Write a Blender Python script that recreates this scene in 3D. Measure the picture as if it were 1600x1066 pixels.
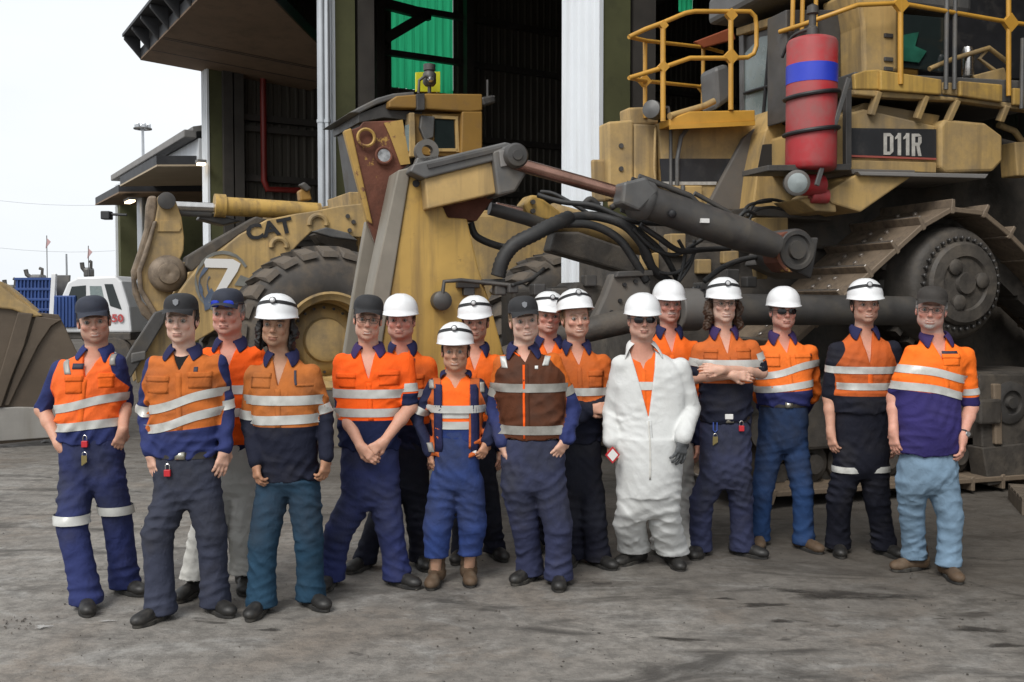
import bpy, bmesh, math, random
import numpy as np
from mathutils import Vector, Matrix
for o in list(bpy.data.objects): bpy.data.objects.remove(o)
SC = bpy.context.scene
COL = SC.collection
R = math.radians
# ------------------------------------------------------------------ camera
cd = bpy.data.cameras.new('camera'); cam = bpy.data.objects.new('camera', cd); COL.objects.link(cam)
cd.sensor_width = 36; cd.lens = 35; cd.clip_end = 3000; cd.clip_start = .05
PITCH = R(2.32); CH = 1.72; FPX = 1600*35/36
cam.location = (0, 0, CH); cam.rotation_euler = (R(90)-PITCH, 0, 0)
SC.camera = cam
# ------------------------------------------------------------------ world: overcast sky
w = bpy.data.worlds.new('World'); SC.world = w; w.use_nodes = True
nt = w.node_tree; nt.nodes.clear()
def N(nt, t, **kw):
    n = nt.nodes.new(t)
    for k, v in kw.items():
        if k.startswith('i_'):
            n.inputs[k[2:].replace('_', ' ')].default_value = v
        else: setattr(n, k, v)
    return n
SUN_EL, SUN_ROT = R(46), R(200)
sky = N(nt, 'ShaderNodeTexSky', sky_type='NISHITA', sun_disc=False, sun_elevation=SUN_EL, sun_rotation=SUN_ROT, dust_density=3.0)
tc = N(nt, 'ShaderNodeTexCoord'); mp = N(nt, 'ShaderNodeMapping'); mp.inputs['Scale'].default_value = (1, 1, 3)
nz = N(nt, 'ShaderNodeTexNoise'); nz.inputs['Scale'].default_value = 1.6; nz.inputs['Detail'].default_value = 5
cr = N(nt, 'ShaderNodeValToRGB')
cr.color_ramp.elements[0].position = .3; cr.color_ramp.elements[0].color = (8.2, 8.7, 9.2, 1)
cr.color_ramp.elements[1].position = .7; cr.color_ramp.elements[1].color = (9.6, 9.8, 10.0, 1)
mx = N(nt, 'ShaderNodeMix', data_type='RGBA'); mx.inputs[0].default_value = .93
bg = N(nt, 'ShaderNodeBackground'); bg.inputs['Strength'].default_value = .070
out = N(nt, 'ShaderNodeOutputWorld')
L = nt.links.new
L(tc.outputs['Generated'], mp.inputs[0]); L(mp.outputs[0], nz.inputs[0]); L(nz.outputs[0], cr.inputs[0])
L(sky.outputs[0], mx.inputs[6]); L(cr.outputs[0], mx.inputs[7]); L(mx.outputs[2], bg.inputs[0]); L(bg.outputs[0], out.inputs[0])
sd = bpy.data.lights.new('sun', 'SUN'); sd.energy = 1.5; sd.angle = R(26); sd.color = (1, .97, .92)
sun = bpy.data.objects.new('sun', sd); COL.objects.link(sun)
_az = R(205)   # direction the light comes from, measured from +Y clockwise
_d = Vector((math.sin(_az)*math.cos(SUN_EL), math.cos(_az)*math.cos(SUN_EL), math.sin(SUN_EL)))
sun.rotation_euler = _d.to_track_quat('Z', 'Y').to_euler(); sun.location = (0, -5, 20)
vs = SC.view_settings; vs.view_transform = 'Standard'; vs.look = 'None'; vs.exposure = 0.68; vs.gamma = 1; vs.use_curve_mapping = False
SC.cycles.max_bounces = 6; SC.cycles.diffuse_bounces = 3; SC.cycles.glossy_bounces = 3; SC.cycles.transmission_bounces = 4; SC.cycles.caustics_reflective = False; SC.cycles.caustics_refractive = False
# ------------------------------------------------------------------ surveying: photograph pixel -> place
def ray(px, py):
    dx = (px-800)/FPX; dy = (533-py)/FPX
    return Vector((dx, math.cos(PITCH)+dy*math.sin(PITCH), -math.sin(PITCH)+dy*math.cos(PITCH)))
CAM = Vector((0, 0, CH))
def P(px, py, Y):
    r = ray(px, py); return CAM + r*(Y/r.y)
def G(px, py, z=0.0):
    r = ray(px, py); return CAM + r*((z-CH)/r.z)
class Frame:
    """upright frame: u along heading, v to the side, w up"""
    def __init__(s, origin, deg):
        s.o = Vector(origin); a = R(deg)
        s.U = Vector((-math.cos(a), -math.sin(a), 0)); s.V = Vector((math.sin(a), -math.cos(a), 0)); s.a = a
    def px(s, px, py, v):          # point seen at a pixel on the plane v = const -> (u, v, w)
        r = ray(px, py); t = (v - (CAM-s.o).dot(s.V)) / r.dot(s.V)
        p = CAM + r*t - s.o
        return Vector((p.dot(s.U), v, p.z))
    def pxu(s, px, py, u):
        r = ray(px, py); t = (u - (CAM-s.o).dot(s.U)) / r.dot(s.U)
        p = CAM + r*t - s.o
        return Vector((u, p.dot(s.V), p.z))
    def matrix(s):
        m = Matrix.Identity(4)
        for i, a in enumerate((s.U, s.V, Vector((0, 0, 1)))):
            for j in range(3): m[j][i] = a[j]
        m.translation = s.o; return m
# ------------------------------------------------------------------ scene helpers
def link(o, parent=None):
    COL.objects.link(o)
    if parent: o.parent = parent
    return o
def tag(o, label=None, cat=None, group=None, kind=None):
    for k, v in (('label', label), ('category', cat), ('group', group), ('kind', kind)):
        if v: o[k] = v
    return o
def empty(name, loc=(0, 0, 0), rz=0, matrix=None, **kw):
    o = bpy.data.objects.new(name, None); o.empty_display_size = .1; link(o)
    if matrix is not None: o.matrix_world = matrix
    else: o.location = loc; o.rotation_euler = (0, 0, rz)
    return tag(o, **kw)
def copy_tree(o, parent=None):
    c = o.copy(); COL.objects.link(c); c.parent = parent
    for ch in list(o.children): copy_tree(ch, c)
    return c
class MB:
    def __init__(s): s.v = []; s.f = []; s.uvs = None
    def add(s, verts, faces):
        n = len(s.v); s.v += [tuple(q) for q in verts]; s.f += [tuple(i+n for i in f) for f in faces]; return s
    def box(s, a, b):
        (x0, y0, z0), (x1, y1, z1) = [[min(a[i], b[i]) for i in range(3)], [max(a[i], b[i]) for i in range(3)]]
        return s.add([(x0,y0,z0),(x1,y0,z0),(x1,y1,z0),(x0,y1,z0),(x0,y0,z1),(x1,y0,z1),(x1,y1,z1),(x0,y1,z1)],
                     [(3,2,1,0),(4,5,6,7),(0,1,5,4),(1,2,6,5),(2,3,7,6),(3,0,4,7)])
    def prism(s, poly, axis, a, b):
        """poly: 2-D points in the other two axes (in cyclic xyz order), extruded along axis from a to b"""
        n = len(poly)
        def mk(p, t):
            if axis == 'y': return (p[0], t, p[1])
            if axis == 'x': return (t, p[0], p[1])
            return (p[0], p[1], t)
        vs = [mk(p, a) for p in poly]+[mk(p, b) for p in poly]
        fs = [tuple(range(n)), tuple(range(2*n-1, n-1, -1))]+[(i, (i+1) % n, n+(i+1) % n, n+i) for i in range(n)]
        return s.add(vs, fs)
    def tube(s, pts, r, seg=10, closed=False, caps=True):
        pts = [Vector(p) for p in pts]; n = len(pts); rings = []
        rr = r if isinstance(r, (list, tuple)) else [r]*n
        up = None
        for i in range(n):
            if closed: t = (pts[(i+1) % n]-pts[i-1])
            elif i == 0: t = pts[1]-pts[0]
            elif i == n-1: t = pts[-1]-pts[-2]
            else: t = (pts[i+1]-pts[i]).normalized()+(pts[i]-pts[i-1]).normalized()
            t = t.normalized() if t.length > 1e-9 else Vector((0, 0, 1))
            if up is None:
                up = Vector((0, 0, 1)) if abs(t.z) < .9 else Vector((1, 0, 0))
            a = t.cross(up); a.normalize(); b = a.cross(t); up = b
            rings.append([pts[i]+(a*math.cos(2*math.pi*k/seg)+b*math.sin(2*math.pi*k/seg))*rr[i] for k in range(seg)])
        vs = [q for ring in rings for q in ring]; fs = []
        m = n if closed else n-1
        for i in range(m):
            j = (i+1) % n
            for k in range(seg):
                k2 = (k+1) % seg
                fs.append((i*seg+k, j*seg+k, j*seg+k2, i*seg+k2))
        if caps and not closed:
            fs.append(tuple(range(seg))); fs.append(tuple((n-1)*seg+k for k in reversed(range(seg))))
        return s.add(vs, fs)
    def lathe(s, prof, c, axis, seg=32, caps=True):
        """prof: (radius, t along axis) list; c: centre; axis vector"""
        ax = Vector(axis).normalized(); up = Vector((0, 0, 1)) if abs(ax.z) < .9 else Vector((1, 0, 0))
        a = ax.cross(up).normalized(); b = a.cross(ax); c = Vector(c); n = len(prof)
        vs = [c+ax*t+(a*math.cos(2*math.pi*k/seg)+b*math.sin(2*math.pi*k/seg))*r for r, t in prof for k in range(seg)]
        fs = [(i*seg+k, (i+1)*seg+k, (i+1)*seg+(k+1) % seg, i*seg+(k+1) % seg) for i in range(n-1) for k in range(seg)]
        if caps: fs += [tuple(range(seg)), tuple((n-1)*seg+k for k in reversed(range(seg)))]
        return s.add(vs, fs)
    def bar(s, a, b, wdt, hgt, up=(0, 0, 1)):
        a = Vector(a); b = Vector(b); t = (b-a).normalized(); up = Vector(up)
        if abs(t.dot(up)) > .98: up = Vector((1, 0, 0))
        x = t.cross(up).normalized()*wdt/2; y = x.cross(t).normalized()*hgt/2
        return s.add([a-x-y, a+x-y, a+x+y, a-x+y, b-x-y, b+x-y, b+x+y, b-x+y],
                     [(3,2,1,0),(4,5,6,7),(0,1,5,4),(1,2,6,5),(2,3,7,6),(3,0,4,7)])
    def mesh(s, name):
        me = bpy.data.meshes.new(name); me.from_pydata(s.v, [], s.f); me.validate(); 
        bm = bmesh.new(); bm.from_mesh(me); bmesh.ops.recalc_face_normals(bm, faces=bm.faces); bm.to_mesh(me); bm.free()
        return me
    def build(s, name, mat, parent=None, smooth=False, bevel=0, seg=2, **kw):
        me = s.mesh(name); o = bpy.data.objects.new(name, me); link(o, parent)
        mats = mat if isinstance(mat, (list, tuple)) else [mat]
        for m in mats: me.materials.append(m)
        if smooth:
            me.shade_smooth()
            if smooth != 'all':
                me.set_sharp_from_angle(angle=R(38)) if hasattr(me, 'set_sharp_from_angle') else None
        if bevel:
            b = o.modifiers.new('bevel', 'BEVEL'); b.width = bevel; b.segments = seg; b.limit_method = 'ANGLE'; b.angle_limit = R(35)
        return tag(o, **kw)
def share(o, parent, M=None, loc=None):
    """another object on the same mesh"""
    c = o.copy(); COL.objects.link(c); c.parent = parent
    for k in ('label', 'category', 'group'):
        if k in c.keys() and parent: del c[k]
    if M is not None: c.matrix_local = M
    elif loc is not None: c.location = loc
    return c
def text_mesh(txt, size, ext=.003, bold=0.0, sx=1.0, name='lettering'):
    cu = bpy.data.curves.new(name, 'FONT'); cu.body = txt; cu.size = size; cu.extrude = ext; cu.offset = bold
    cu.align_x = 'CENTER'; cu.align_y = 'CENTER'; cu.resolution_u = 3
    o = bpy.data.objects.new(name, cu); COL.objects.link(o)
    dg = bpy.context.evaluated_depsgraph_get(); dg.update()
    me = bpy.data.meshes.new_from_object(o.evaluated_get(dg)); bpy.data.objects.remove(o)
    for v in me.vertices: v.co.x *= sx
    me.name = name; return me
def put_text(txt, size, mat, parent, M, name='lettering', **kw):
    me = text_mesh(txt, size, name=name, **kw); me.materials.clear(); me.materials.append(mat)
    o = bpy.data.objects.new(name, me); link(o, parent); o.matrix_local = M; return o
# ------------------------------------------------------------------ materials
MATS = {}
def srgb(r, g, b):
    f = lambda c: (c/255/12.92) if c/255 <= .04045 else ((c/255+.055)/1.055)**2.4
    return (f(r), f(g), f(b), 1)
def mat(name, col, rough=.6, metal=0.0, noise=None, bump=None, dirt=None, spec=None, streak=None, wear=None):
    """noise=(scale, amount); bump=(scale, strength, dist); dirt=(scale, threshold 0..1, colour, max); streak=(colour, amount, xscale); wear=(scale, thr, colour)"""
    if name in MATS: return MATS[name]
    m = bpy.data.materials.new(name); m.use_nodes = True; MATS[name] = m
    nt = m.node_tree; b = nt.nodes['Principled BSDF']; L = nt.links.new
    if len(col) == 3: col = (*col, 1)
    b.inputs['Base Color'].default_value = col; b.inputs['Roughness'].default_value = rough; b.inputs['Metallic'].default_value = metal
    if spec is not None: b.inputs['Specular IOR Level'].default_value = spec
    tc = N(nt, 'ShaderNodeTexCoord'); co = tc.outputs['Object']
    cur = None
    def rgb(c):
        n = N(nt, 'ShaderNodeRGB'); n.outputs[0].default_value = c; return n.outputs[0]
    def mixc(fac, a, c, mode='MIX'):
        n = N(nt, 'ShaderNodeMix', data_type='RGBA', blend_type=mode); 
        if isinstance(fac, float): n.inputs[0].default_value = fac
        else: L(fac, n.inputs[0])
        L(a, n.inputs[6]); L(c, n.inputs[7]); return n.outputs[2]
    def tex(scale, detail=6, rough_=.6, mapping=None):
        src = co
        if mapping:
            mp = N(nt, 'ShaderNodeMapping'); mp.inputs['Scale'].default_value = mapping; L(co, mp.inputs[0]); src = mp.outputs[0]
        n = N(nt, 'ShaderNodeTexNoise'); n.inputs['Scale'].default_value = scale; n.inputs['Detail'].default_value = detail; n.inputs['Roughness'].default_value = rough_
        L(src, n.inputs['Vector']); return n.outputs[0]
    def ramp(fac, lo, hi, a=0.0, z=1.0):
        n = N(nt, 'ShaderNodeMapRange'); n.inputs['From Min'].default_value = lo; n.inputs['From Max'].default_value = hi
        n.inputs['To Min'].default_value = a; n.inputs['To Max'].default_value = z; n.clamp = True; L(fac, n.inputs[0]); return n.outputs[0]
    cur = rgb(col)
    if noise:
        dk = tuple(c*(1-noise[1]) for c in col[:3])+(1,); lt = tuple(min(1, c*(1+noise[1]*.6)) for c in col[:3])+(1,)
        t = ramp(tex(noise[0]), .3, .7); cur = mixc(t, rgb(dk), rgb(lt))
    if streak:
        t = tex(streak[2] if len(streak) > 2 else 9.0, mapping=(1, 1, .06)); t2 = ramp(t, .48, .72, 0, streak[1]); cur = mixc(t2, cur, rgb(streak[0]))
    if dirt:
        t = ramp(tex(dirt[0], 8, .68), dirt[1], dirt[1]+.22, 0, dirt[3]); cur = mixc(t, cur, rgb(dirt[2]))
        r2 = ramp(tex(dirt[0], 8, .68), dirt[1], dirt[1]+.22, rough, min(1, rough+.3)); L(r2, b.inputs['Roughness'])
    if wear:
        t = ramp(tex(wear[0], 10, .75), wear[1], wear[1]+.05); cur = mixc(t, cur, rgb(wear[2]))
    L(cur, b.inputs['Base Color'])
    if bump:
        bp = N(nt, 'ShaderNodeBump'); bp.inputs['Strength'].default_value = bump[1]; bp.inputs['Distance'].default_value = bump[2] if len(bump) > 2 else .01
        L(tex(bump[0], 6), bp.inputs['Height']); L(bp.outputs[0], b.inputs['Normal'])
    return m
DUST = srgb(128, 112, 88); GRIME = srgb(46, 40, 34)
M_YEL = mat('machine_yellow', (.50, .335, .13), .58, noise=(1.3, .22), dirt=(1.7, .44, (.215, .168, .108, 1), .85), streak=((.11, .08, .05, 1), .7, 7.0), wear=(13, .655, (.07, .045, .03, 1)), bump=(30, .2, .004))
M_YELC = mat('machine_yellow_clean', (.50, .315, .08), .5, noise=(1.6, .2), dirt=(2.2, .5, (.17, .12, .065, 1), .75), streak=((.15, .095, .045, 1), .85, 9.0), wear=(10, .645, (.09, .05, .03, 1)), bump=(30, .1, .003))
M_YELB = mat('handrail_yellow', (.55, .29, .045), .4, noise=(5, .15), dirt=(6, .6, (.16, .11, .06, 1), .8))
M_YELR = mat('bright_yellow_sheet', (.62, .62, .03), .5, noise=(4, .1))
M_OCH = mat('ochre_cab_paint', (.30, .165, .035), .55, noise=(1.5, .18), dirt=(2.5, .5, (.14, .09, .05, 1), .6))
M_STL = mat('dark_steel', (.078, .074, .071), .5, .25, noise=(4, .35), dirt=(3, .5, (.11, .095, .075, 1), .8), bump=(40, .2, .004))
M_STLG = mat('grey_steel', (.13, .128, .125), .5, .3, noise=(4, .25), dirt=(3, .5, (.2, .17, .13, 1), .6), bump=(35, .2, .004))
M_GUARD = mat('grey_guard_paint', (.12, .113, .105), .6, 0, noise=(3, .2), dirt=(2, .45, (.17, .14, .11, 1), .7), bump=(35, .2, .004))
M_DUSTY = mat('dusty_track_steel', (.225, .172, .122), .62, .1, noise=(5, .35), dirt=(6, .48, (.07, .055, .045, 1), .8), bump=(45, .35, .005))
M_BRIGHT = mat('polished_grouser', (.55, .5, .45), .32, .85, noise=(12, .4))
M_MUD = mat('oily_dark_iron', (.07, .062, .054), .62, .1, noise=(6, .4), dirt=(4, .46, (.125, .105, .083, 1), .85), bump=(30, .5, .01))
M_RUB = mat('tyre_rubber', (.075, .068, .062), .85, 0, noise=(3, .3), dirt=(2.0, .44, (.165, .13, .095, 1), .85), bump=(40, .3, .005))
M_HOSE = mat('hose_rubber', (.028, .028, .028), .6, 0, noise=(6, .3), dirt=(7, .52, (.09, .08, .07, 1), .7))
M_BLK = mat('black_paint', (.018, .018, .02), .5, 0, noise=(5, .3), dirt=(4, .55, (.07, .06, .05, 1), .6))
M_CHR = mat('chrome_rod', (.62, .6, .58), .22, .95, noise=(9, .2))
M_CHRR = mat('ruddy_cylinder_rod', (.30, .17, .13), .25, .8, noise=(9, .3))
M_RUST = mat('rusted_plate', (.13, .045, .026), .85, 0, noise=(5, .4), dirt=(4, .55, (.06, .03, .022, 1), .8), wear=(3.2, .60, (.42, .25, .06, 1)), bump=(25, .6, .01))
M_RUSTY = mat('flaking_yellow', (.40, .245, .06), .6, 0, noise=(5, .2), wear=(6, .56, (.13, .05, .03, 1)), bump=(25, .4, .006))
M_DGLASS = mat('dark_cab_glass', (.02, .028, .028), .08, 0, noise=(2, .3))
M_PGLASS = mat('pale_dusty_glass', (.20, .25, .25), .25, 0, noise=(2.5, .2), dirt=(4, .5, (.3, .3, .27, 1), .4))
M_RED = mat('cylinder_red', (.42, .024, .03), .5, 0, noise=(2, .2), dirt=(2.2, .40, (.26, .10, .095, 1), .85), wear=(12, .66, (.08, .04, .04, 1)))
M_BLUE = mat('blue_band', (.03, .055, .52), .4, 0, noise=(3, .15))
M_WHT = mat('white_sheet_metal', (.72, .75, .78), .45, 0, noise=(.8, .06), streak=((.45, .44, .42, 1), .4, 5.0), dirt=(1.5, .6, (.4, .38, .35, 1), .4))
M_PIPE = mat('galvanised_pipe', (.48, .5, .52), .32, .55, noise=(2, .12))
M_OLV = mat('olive_concrete', (.082, .084, .034), .8, 0, noise=(1.2, .2), dirt=(1.6, .52, (.04, .04, .02, 1), .6), bump=(20, .15, .005))
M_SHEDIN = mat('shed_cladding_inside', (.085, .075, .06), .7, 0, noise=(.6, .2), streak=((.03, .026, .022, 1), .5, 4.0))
M_SHEDST = mat('shed_steelwork', (.05, .044, .038), .7, 0, noise=(2, .3))
M_BROWN = mat('brown_soffit', (.22, .15, .098), .8, 0, noise=(.9, .15), streak=((.09, .065, .045, 1), .4, 3.0))
M_TAN = mat('tan_soffit', (.42, .34, .24), .8, 0, noise=(.9, .12))
M_GUT = mat('grey_gutter', (.22, .21, .2), .6, 0, noise=(2, .15))
M_FASC = mat('charcoal_fascia', (.035, .036, .04), .6, 0, noise=(2, .3))
M_REDP = mat('red_fire_main', (.20, .02, .015), .45, 0, noise=(3, .2))
M_TWHT = mat('truck_white', (.72, .73, .74), .3, 0, noise=(2, .05), dirt=(3, .6, (.4, .36, .3, 1), .4))
M_TBLU = mat('tray_blue', (.02, .06, .22), .5, 0, noise=(3, .25))
M_WOOD = mat('weathered_timber', (.15, .12, .09), .85, 0, noise=(6, .3), streak=((.06, .05, .04, 1), .6, 14.0))
M_PAPER = mat('white_paper', (.75, .74, .72), .7)
M_FLAG = mat('flag_cloth', (.55, .35, .35), .8)
def emit(name, col, s):
    m = bpy.data.materials.new(name); m.use_nodes = True; nt = m.node_tree; b = nt.nodes['Principled BSDF']
    b.inputs['Emission Color'].default_value = (*col, 1); b.inputs['Emission Strength'].default_value = s; b.inputs['Base Color'].default_value = (*col, 1); return m
M_LAMP = emit('lit_lamp', (1, .78, .5), 3.0)
def translucent(name, col):
    m = bpy.data.materials.new(name); m.use_nodes = True; nt = m.node_tree; nt.nodes.clear()
    t = N(nt, 'ShaderNodeBsdfTranslucent'); d = N(nt, 'ShaderNodeBsdfDiffuse'); mx = N(nt, 'ShaderNodeMixShader'); o = N(nt, 'ShaderNodeOutputMaterial')
    tc = N(nt, 'ShaderNodeTexCoord'); mp = N(nt, 'ShaderNodeMapping'); mp.inputs['Scale'].default_value = (5, 5, .3)
    n = N(nt, 'ShaderNodeTexNoise'); n.inputs['Scale'].default_value = 2; r = N(nt, 'ShaderNodeMix', data_type='RGBA')
    r.inputs[6].default_value = (*[c*.55 for c in col], 1); r.inputs[7].default_value = (*[min(1, c*1.25) for c in col], 1)
    nt.links.new(tc.outputs['Object'], mp.inputs[0]); nt.links.new(mp.outputs[0], n.inputs[0]); nt.links.new(n.outputs[0], r.inputs[0])
    nt.links.new(r.outputs[2], t.inputs[0]); d.inputs[0].default_value = (*[c*.3 for c in col], 1)
    mx.inputs[0].default_value = .2; nt.links.new(t.outputs[0], mx.inputs[1]); nt.links.new(d.outputs[0], mx.inputs[2]); nt.links.new(mx.outputs[0], o.inputs[0]); return m
M_GREEN = translucent('green_translucent_sheet', (.045, .62, .27))
# ================================================================== GROUND
def ground():
    m = bpy.data.materials.new('yard_ground'); m.use_nodes = True; nt = m.node_tree; b = nt.nodes['Principled BSDF']; L = nt.links.new
    tc = N(nt, 'ShaderNodeTexCoord'); co = tc.outputs['Object']
    def tex(s, d=8, r=.6, mp=None, dist=0):
        src = co
        if mp:
            q = N(nt, 'ShaderNodeMapping'); q.inputs['Scale'].default_value = mp; q.inputs['Rotation'].default_value = (0, 0, R(12)); L(co, q.inputs[0]); src = q.outputs[0]
        n = N(nt, 'ShaderNodeTexNoise'); n.inputs['Scale'].default_value = s; n.inputs['Detail'].default_value = d; n.inputs['Roughness'].default_value = r; n.inputs['Distortion'].default_value = dist
        L(src, n.inputs['Vector']); return n.outputs[0]
    def rng(f, a, z, lo=0.0, hi=1.0):
        n = N(nt, 'ShaderNodeMapRange'); n.inputs[1].default_value = a; n.inputs[2].default_value = z; n.inputs[3].default_value = lo; n.inputs[4].default_value = hi; L(f, n.inputs[0]); return n.outputs[0]
    def mix(f, a, c, mode='MIX'):
        n = N(nt, 'ShaderNodeMix', data_type='RGBA', blend_type=mode)
        for i, q in ((0, f), (6, a), (7, c)):
            if isinstance(q, (tuple, float)): n.inputs[i].default_value = q
            else: L(q, n.inputs[i])
        return n.outputs[2]
    base = mix(rng(tex(.55, 6, .6), .35, .65), (.175, .16, .142, 1), (.30, .28, .252, 1))
    warm = mix(rng(tex(.8, 5, .6, dist=.6), .5, .68, 0, .6), base, (.21, .165, .125, 1))
    pale = mix(rng(tex(1.6, 9, .72, (1, 1.8, 1), .8), .5, .64, 0, .7), warm, (.33, .32, .30, 1))
    fine = mix(rng(tex(9, 8, .75), .42, .60, 0, .6), pale, (.10, .093, .084, 1))
    oil = mix(rng(tex(1.1, 7, .66, (.8, 1.9, 1), 1.2), .52, .66, 0, .85), fine, (.06, .055, .05, 1))
    spots = mix(rng(tex(3.6, 5, .6, (.7, 1.6, 1), .7), .655, .70, 0, .75), oil, (.045, .04, .036, 1))
    # darker brown tone towards the shed
    sp = N(nt, 'ShaderNodeSeparateXYZ'); L(co, sp.inputs[0])
    ad = N(nt, 'ShaderNodeMath', operation='MULTIPLY_ADD'); L(sp.outputs[0], ad.inputs[0]); ad.inputs[1].default_value = .75; L(sp.outputs[1], ad.inputs[2])
    ad2 = N(nt, 'ShaderNodeMath', operation='MULTIPLY_ADD'); L(tex(1.0, 4), ad2.inputs[0]); ad2.inputs[1].default_value = 2.5; L(ad.outputs[0], ad2.inputs[2])
    ap = mix(rng(ad2.outputs[0], 7.3, 9.6, 0, .72), spots, (.065, .054, .043, 1))
    L(ap, b.inputs['Base Color'])
    b.inputs['Specular IOR Level'].default_value = .3
    L(rng(tex(1.1, 7, .66, (.7, 2.6, 1), 1.2), .54, .68, .88, .6), b.inputs['Roughness'])
    bp = N(nt, 'ShaderNodeBump'); bp.inputs['Strength'].default_value = .8; bp.inputs['Distance'].default_value = .018
    ad3 = N(nt, 'ShaderNodeMath', operation='MULTIPLY_ADD'); L(tex(42, 6, .7), ad3.inputs[0]); ad3.inputs[1].default_value = .5; L(tex(4, 8, .7, (1, 2, 1)), ad3.inputs[2])
    L(ad3.outputs[0], bp.inputs['Height']); L(bp.outputs[0], b.inputs['Normal'])
    # sheet: finely undulating near, plain far
    xs = list(np.concatenate([[-900, -300, -100, -50, -30, -20, -14], np.arange(-10, 10.01, .25), [14, 20, 30, 50, 100, 300, 900]]))
    ys = list(np.concatenate([[-60, -20, -8, -3, 0], np.arange(1, 14.01, .25), [17, 22, 30, 45, 70, 120, 300, 1500]]))
    rs = np.random.RandomState(3); ph = rs.rand(6)*6
    def hz(x, y):
        if abs(x) > 12 or y < 1 or y > 14: return 0.0
        return .004*(math.sin(x*1.3+ph[0])*math.sin(y*1.1+ph[1])+math.sin(x*3.1+ph[2]+y)*math.sin(y*2.3+ph[3])*.6)
    mb = MB(); nx = len(xs)
    mb.v = [(x, y, hz(x, y)) for y in ys for x in xs]
    mb.f = [(j*nx+i, j*nx+i+1, (j+1)*nx+i+1, (j+1)*nx+i) for j in range(len(ys)-1) for i in range(nx-1)]
    mb.build('ground', m, smooth='all', kind='structure')
ground()
rnd = random.Random(5)
def splat(name, px, py, sx, sy, matr, label, cat, rot=0, seed=0, z=.008):
    """a low irregular pad of spilt stuff lying on the ground"""
    c = G(px, py); rr = random.Random(seed); n = 26; mb = MB()
    ring = []
    for k in range(n):
        a = 2*math.pi*k/n; q = 1+.28*math.sin(a*3+seed)+.22*rr.uniform(-1, 1)
        x, y = math.cos(a)*sx*q, math.sin(a)*sy*q
        ring.append((x*math.cos(rot)-y*math.sin(rot), x*math.sin(rot)+y*math.cos(rot)))
    fr_ = (1.0, .8, .6, .4, .2)
    mb.v = [(x*q, y*q, z-(.003 if q == 1.0 else 0)) for q in fr_ for x, y in ring]+[(0, 0, z)]
    mb.f = [(i*n+k, i*n+(k+1) % n, (i+1)*n+(k+1) % n, (i+1)*n+k) for i in range(4) for k in range(n)]+[(4*n+k, 4*n+(k+1) % n, 5*n) for k in range(n)]
    o = mb.build(name, matr, smooth='all'); t = o.data.attributes.new('edge', 'FLOAT', 'POINT')
    ev = [1-q for q in fr_ for _ in range(n)]+[1.0]; t.data.foreach_set('value', ev[:len(o.data.vertices)]); o.location = (c.x, c.y, 0); tag(o, label=label, cat=cat); return o
def soft(m, sc):
    nt = m.node_tree; b = nt.nodes['Principled BSDF']; a = N(nt, 'ShaderNodeAttribute', attribute_name='edge'); tc = N(nt, 'ShaderNodeTexCoord'); n = N(nt, 'ShaderNodeTexNoise'); n.inputs['Scale'].default_value = sc; n.inputs['Detail'].default_value = 8; n.inputs['Roughness'].default_value = .7
    nt.links.new(tc.outputs['Object'], n.inputs['Vector']); ad = N(nt, 'ShaderNodeMath', operation='ADD'); nt.links.new(a.outputs['Fac'], ad.inputs[0]); nt.links.new(n.outputs[0], ad.inputs[1])
    r = N(nt, 'ShaderNodeMapRange'); r.inputs[1].default_value = .58; r.inputs[2].default_value = 1.15; r.inputs[4].default_value = .9; nt.links.new(ad.outputs[0], r.inputs[0]); nt.links.new(r.outputs[0], b.inputs['Alpha']); return m
M_OIL = mat('oil_stain', (.042, .036, .03), .75, 0, noise=(9, .4), dirt=(7, .5, (.12, .11, .095, 1), .75), bump=(60, .3, .003)); soft(M_OIL, 14)
splat('oil_stain', 1320, 931, .50, .11, M_OIL, 'long dark oil stain on the ground in front of the men at right', 'stain', -.12, 1)
splat('oil_stain', 1190, 947, .15, .045, M_OIL, 'short dark oil spot left of the long stain', 'stain', .1, 2)
splat('oil_stain', 1220, 972, .08, .03, M_OIL, 'small oval oil spot nearer than the long stain', 'stain', 0, 3)
splat('oil_stain', 1132, 937, .07, .02, M_OIL, 'thin oil smear right of the white coverall boots', 'stain', 0, 4)
M_SPILL = mat('chalky_spill', (.42, .41, .39), .8, 0, noise=(12, .2), bump=(50, .3, .003)); soft(M_SPILL, 30)
splat('pale_spill', 66, 981, .055, .04, M_SPILL, 'small pale chalky spill at the left edge of the ground', 'spill', .3, 8)
splat('pale_spill', 166, 972, .06, .018, M_SPILL, 'thin pale splash by the toe of the leftmost boots', 'spill', .2, 9)
rr = random.Random(21)
SPOTS = [(1530, 985, .16, .05, 'broad dark oily patch near the right edge'), (1570, 1010, .12, .035, 'oily smear at the right edge nearest the camera'), (420, 985, .09, .02, 'thin dark smear below the ochre shirted man'), (1240, 925, .07, .02, 'small oily dab in front of the jeans'), (1060, 1000, .14, .03, 'brownish smear in the right foreground')]
for k, (px, py, sx, sy, lb) in enumerate(SPOTS): splat('oil_stain', px, py, sx, sy, M_OIL, lb, 'stain', rr.uniform(-.25, .25), 40+k, z=.006)
M_CRACK = mat('ground_crack', (.03, .027, .024), .9)
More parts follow.
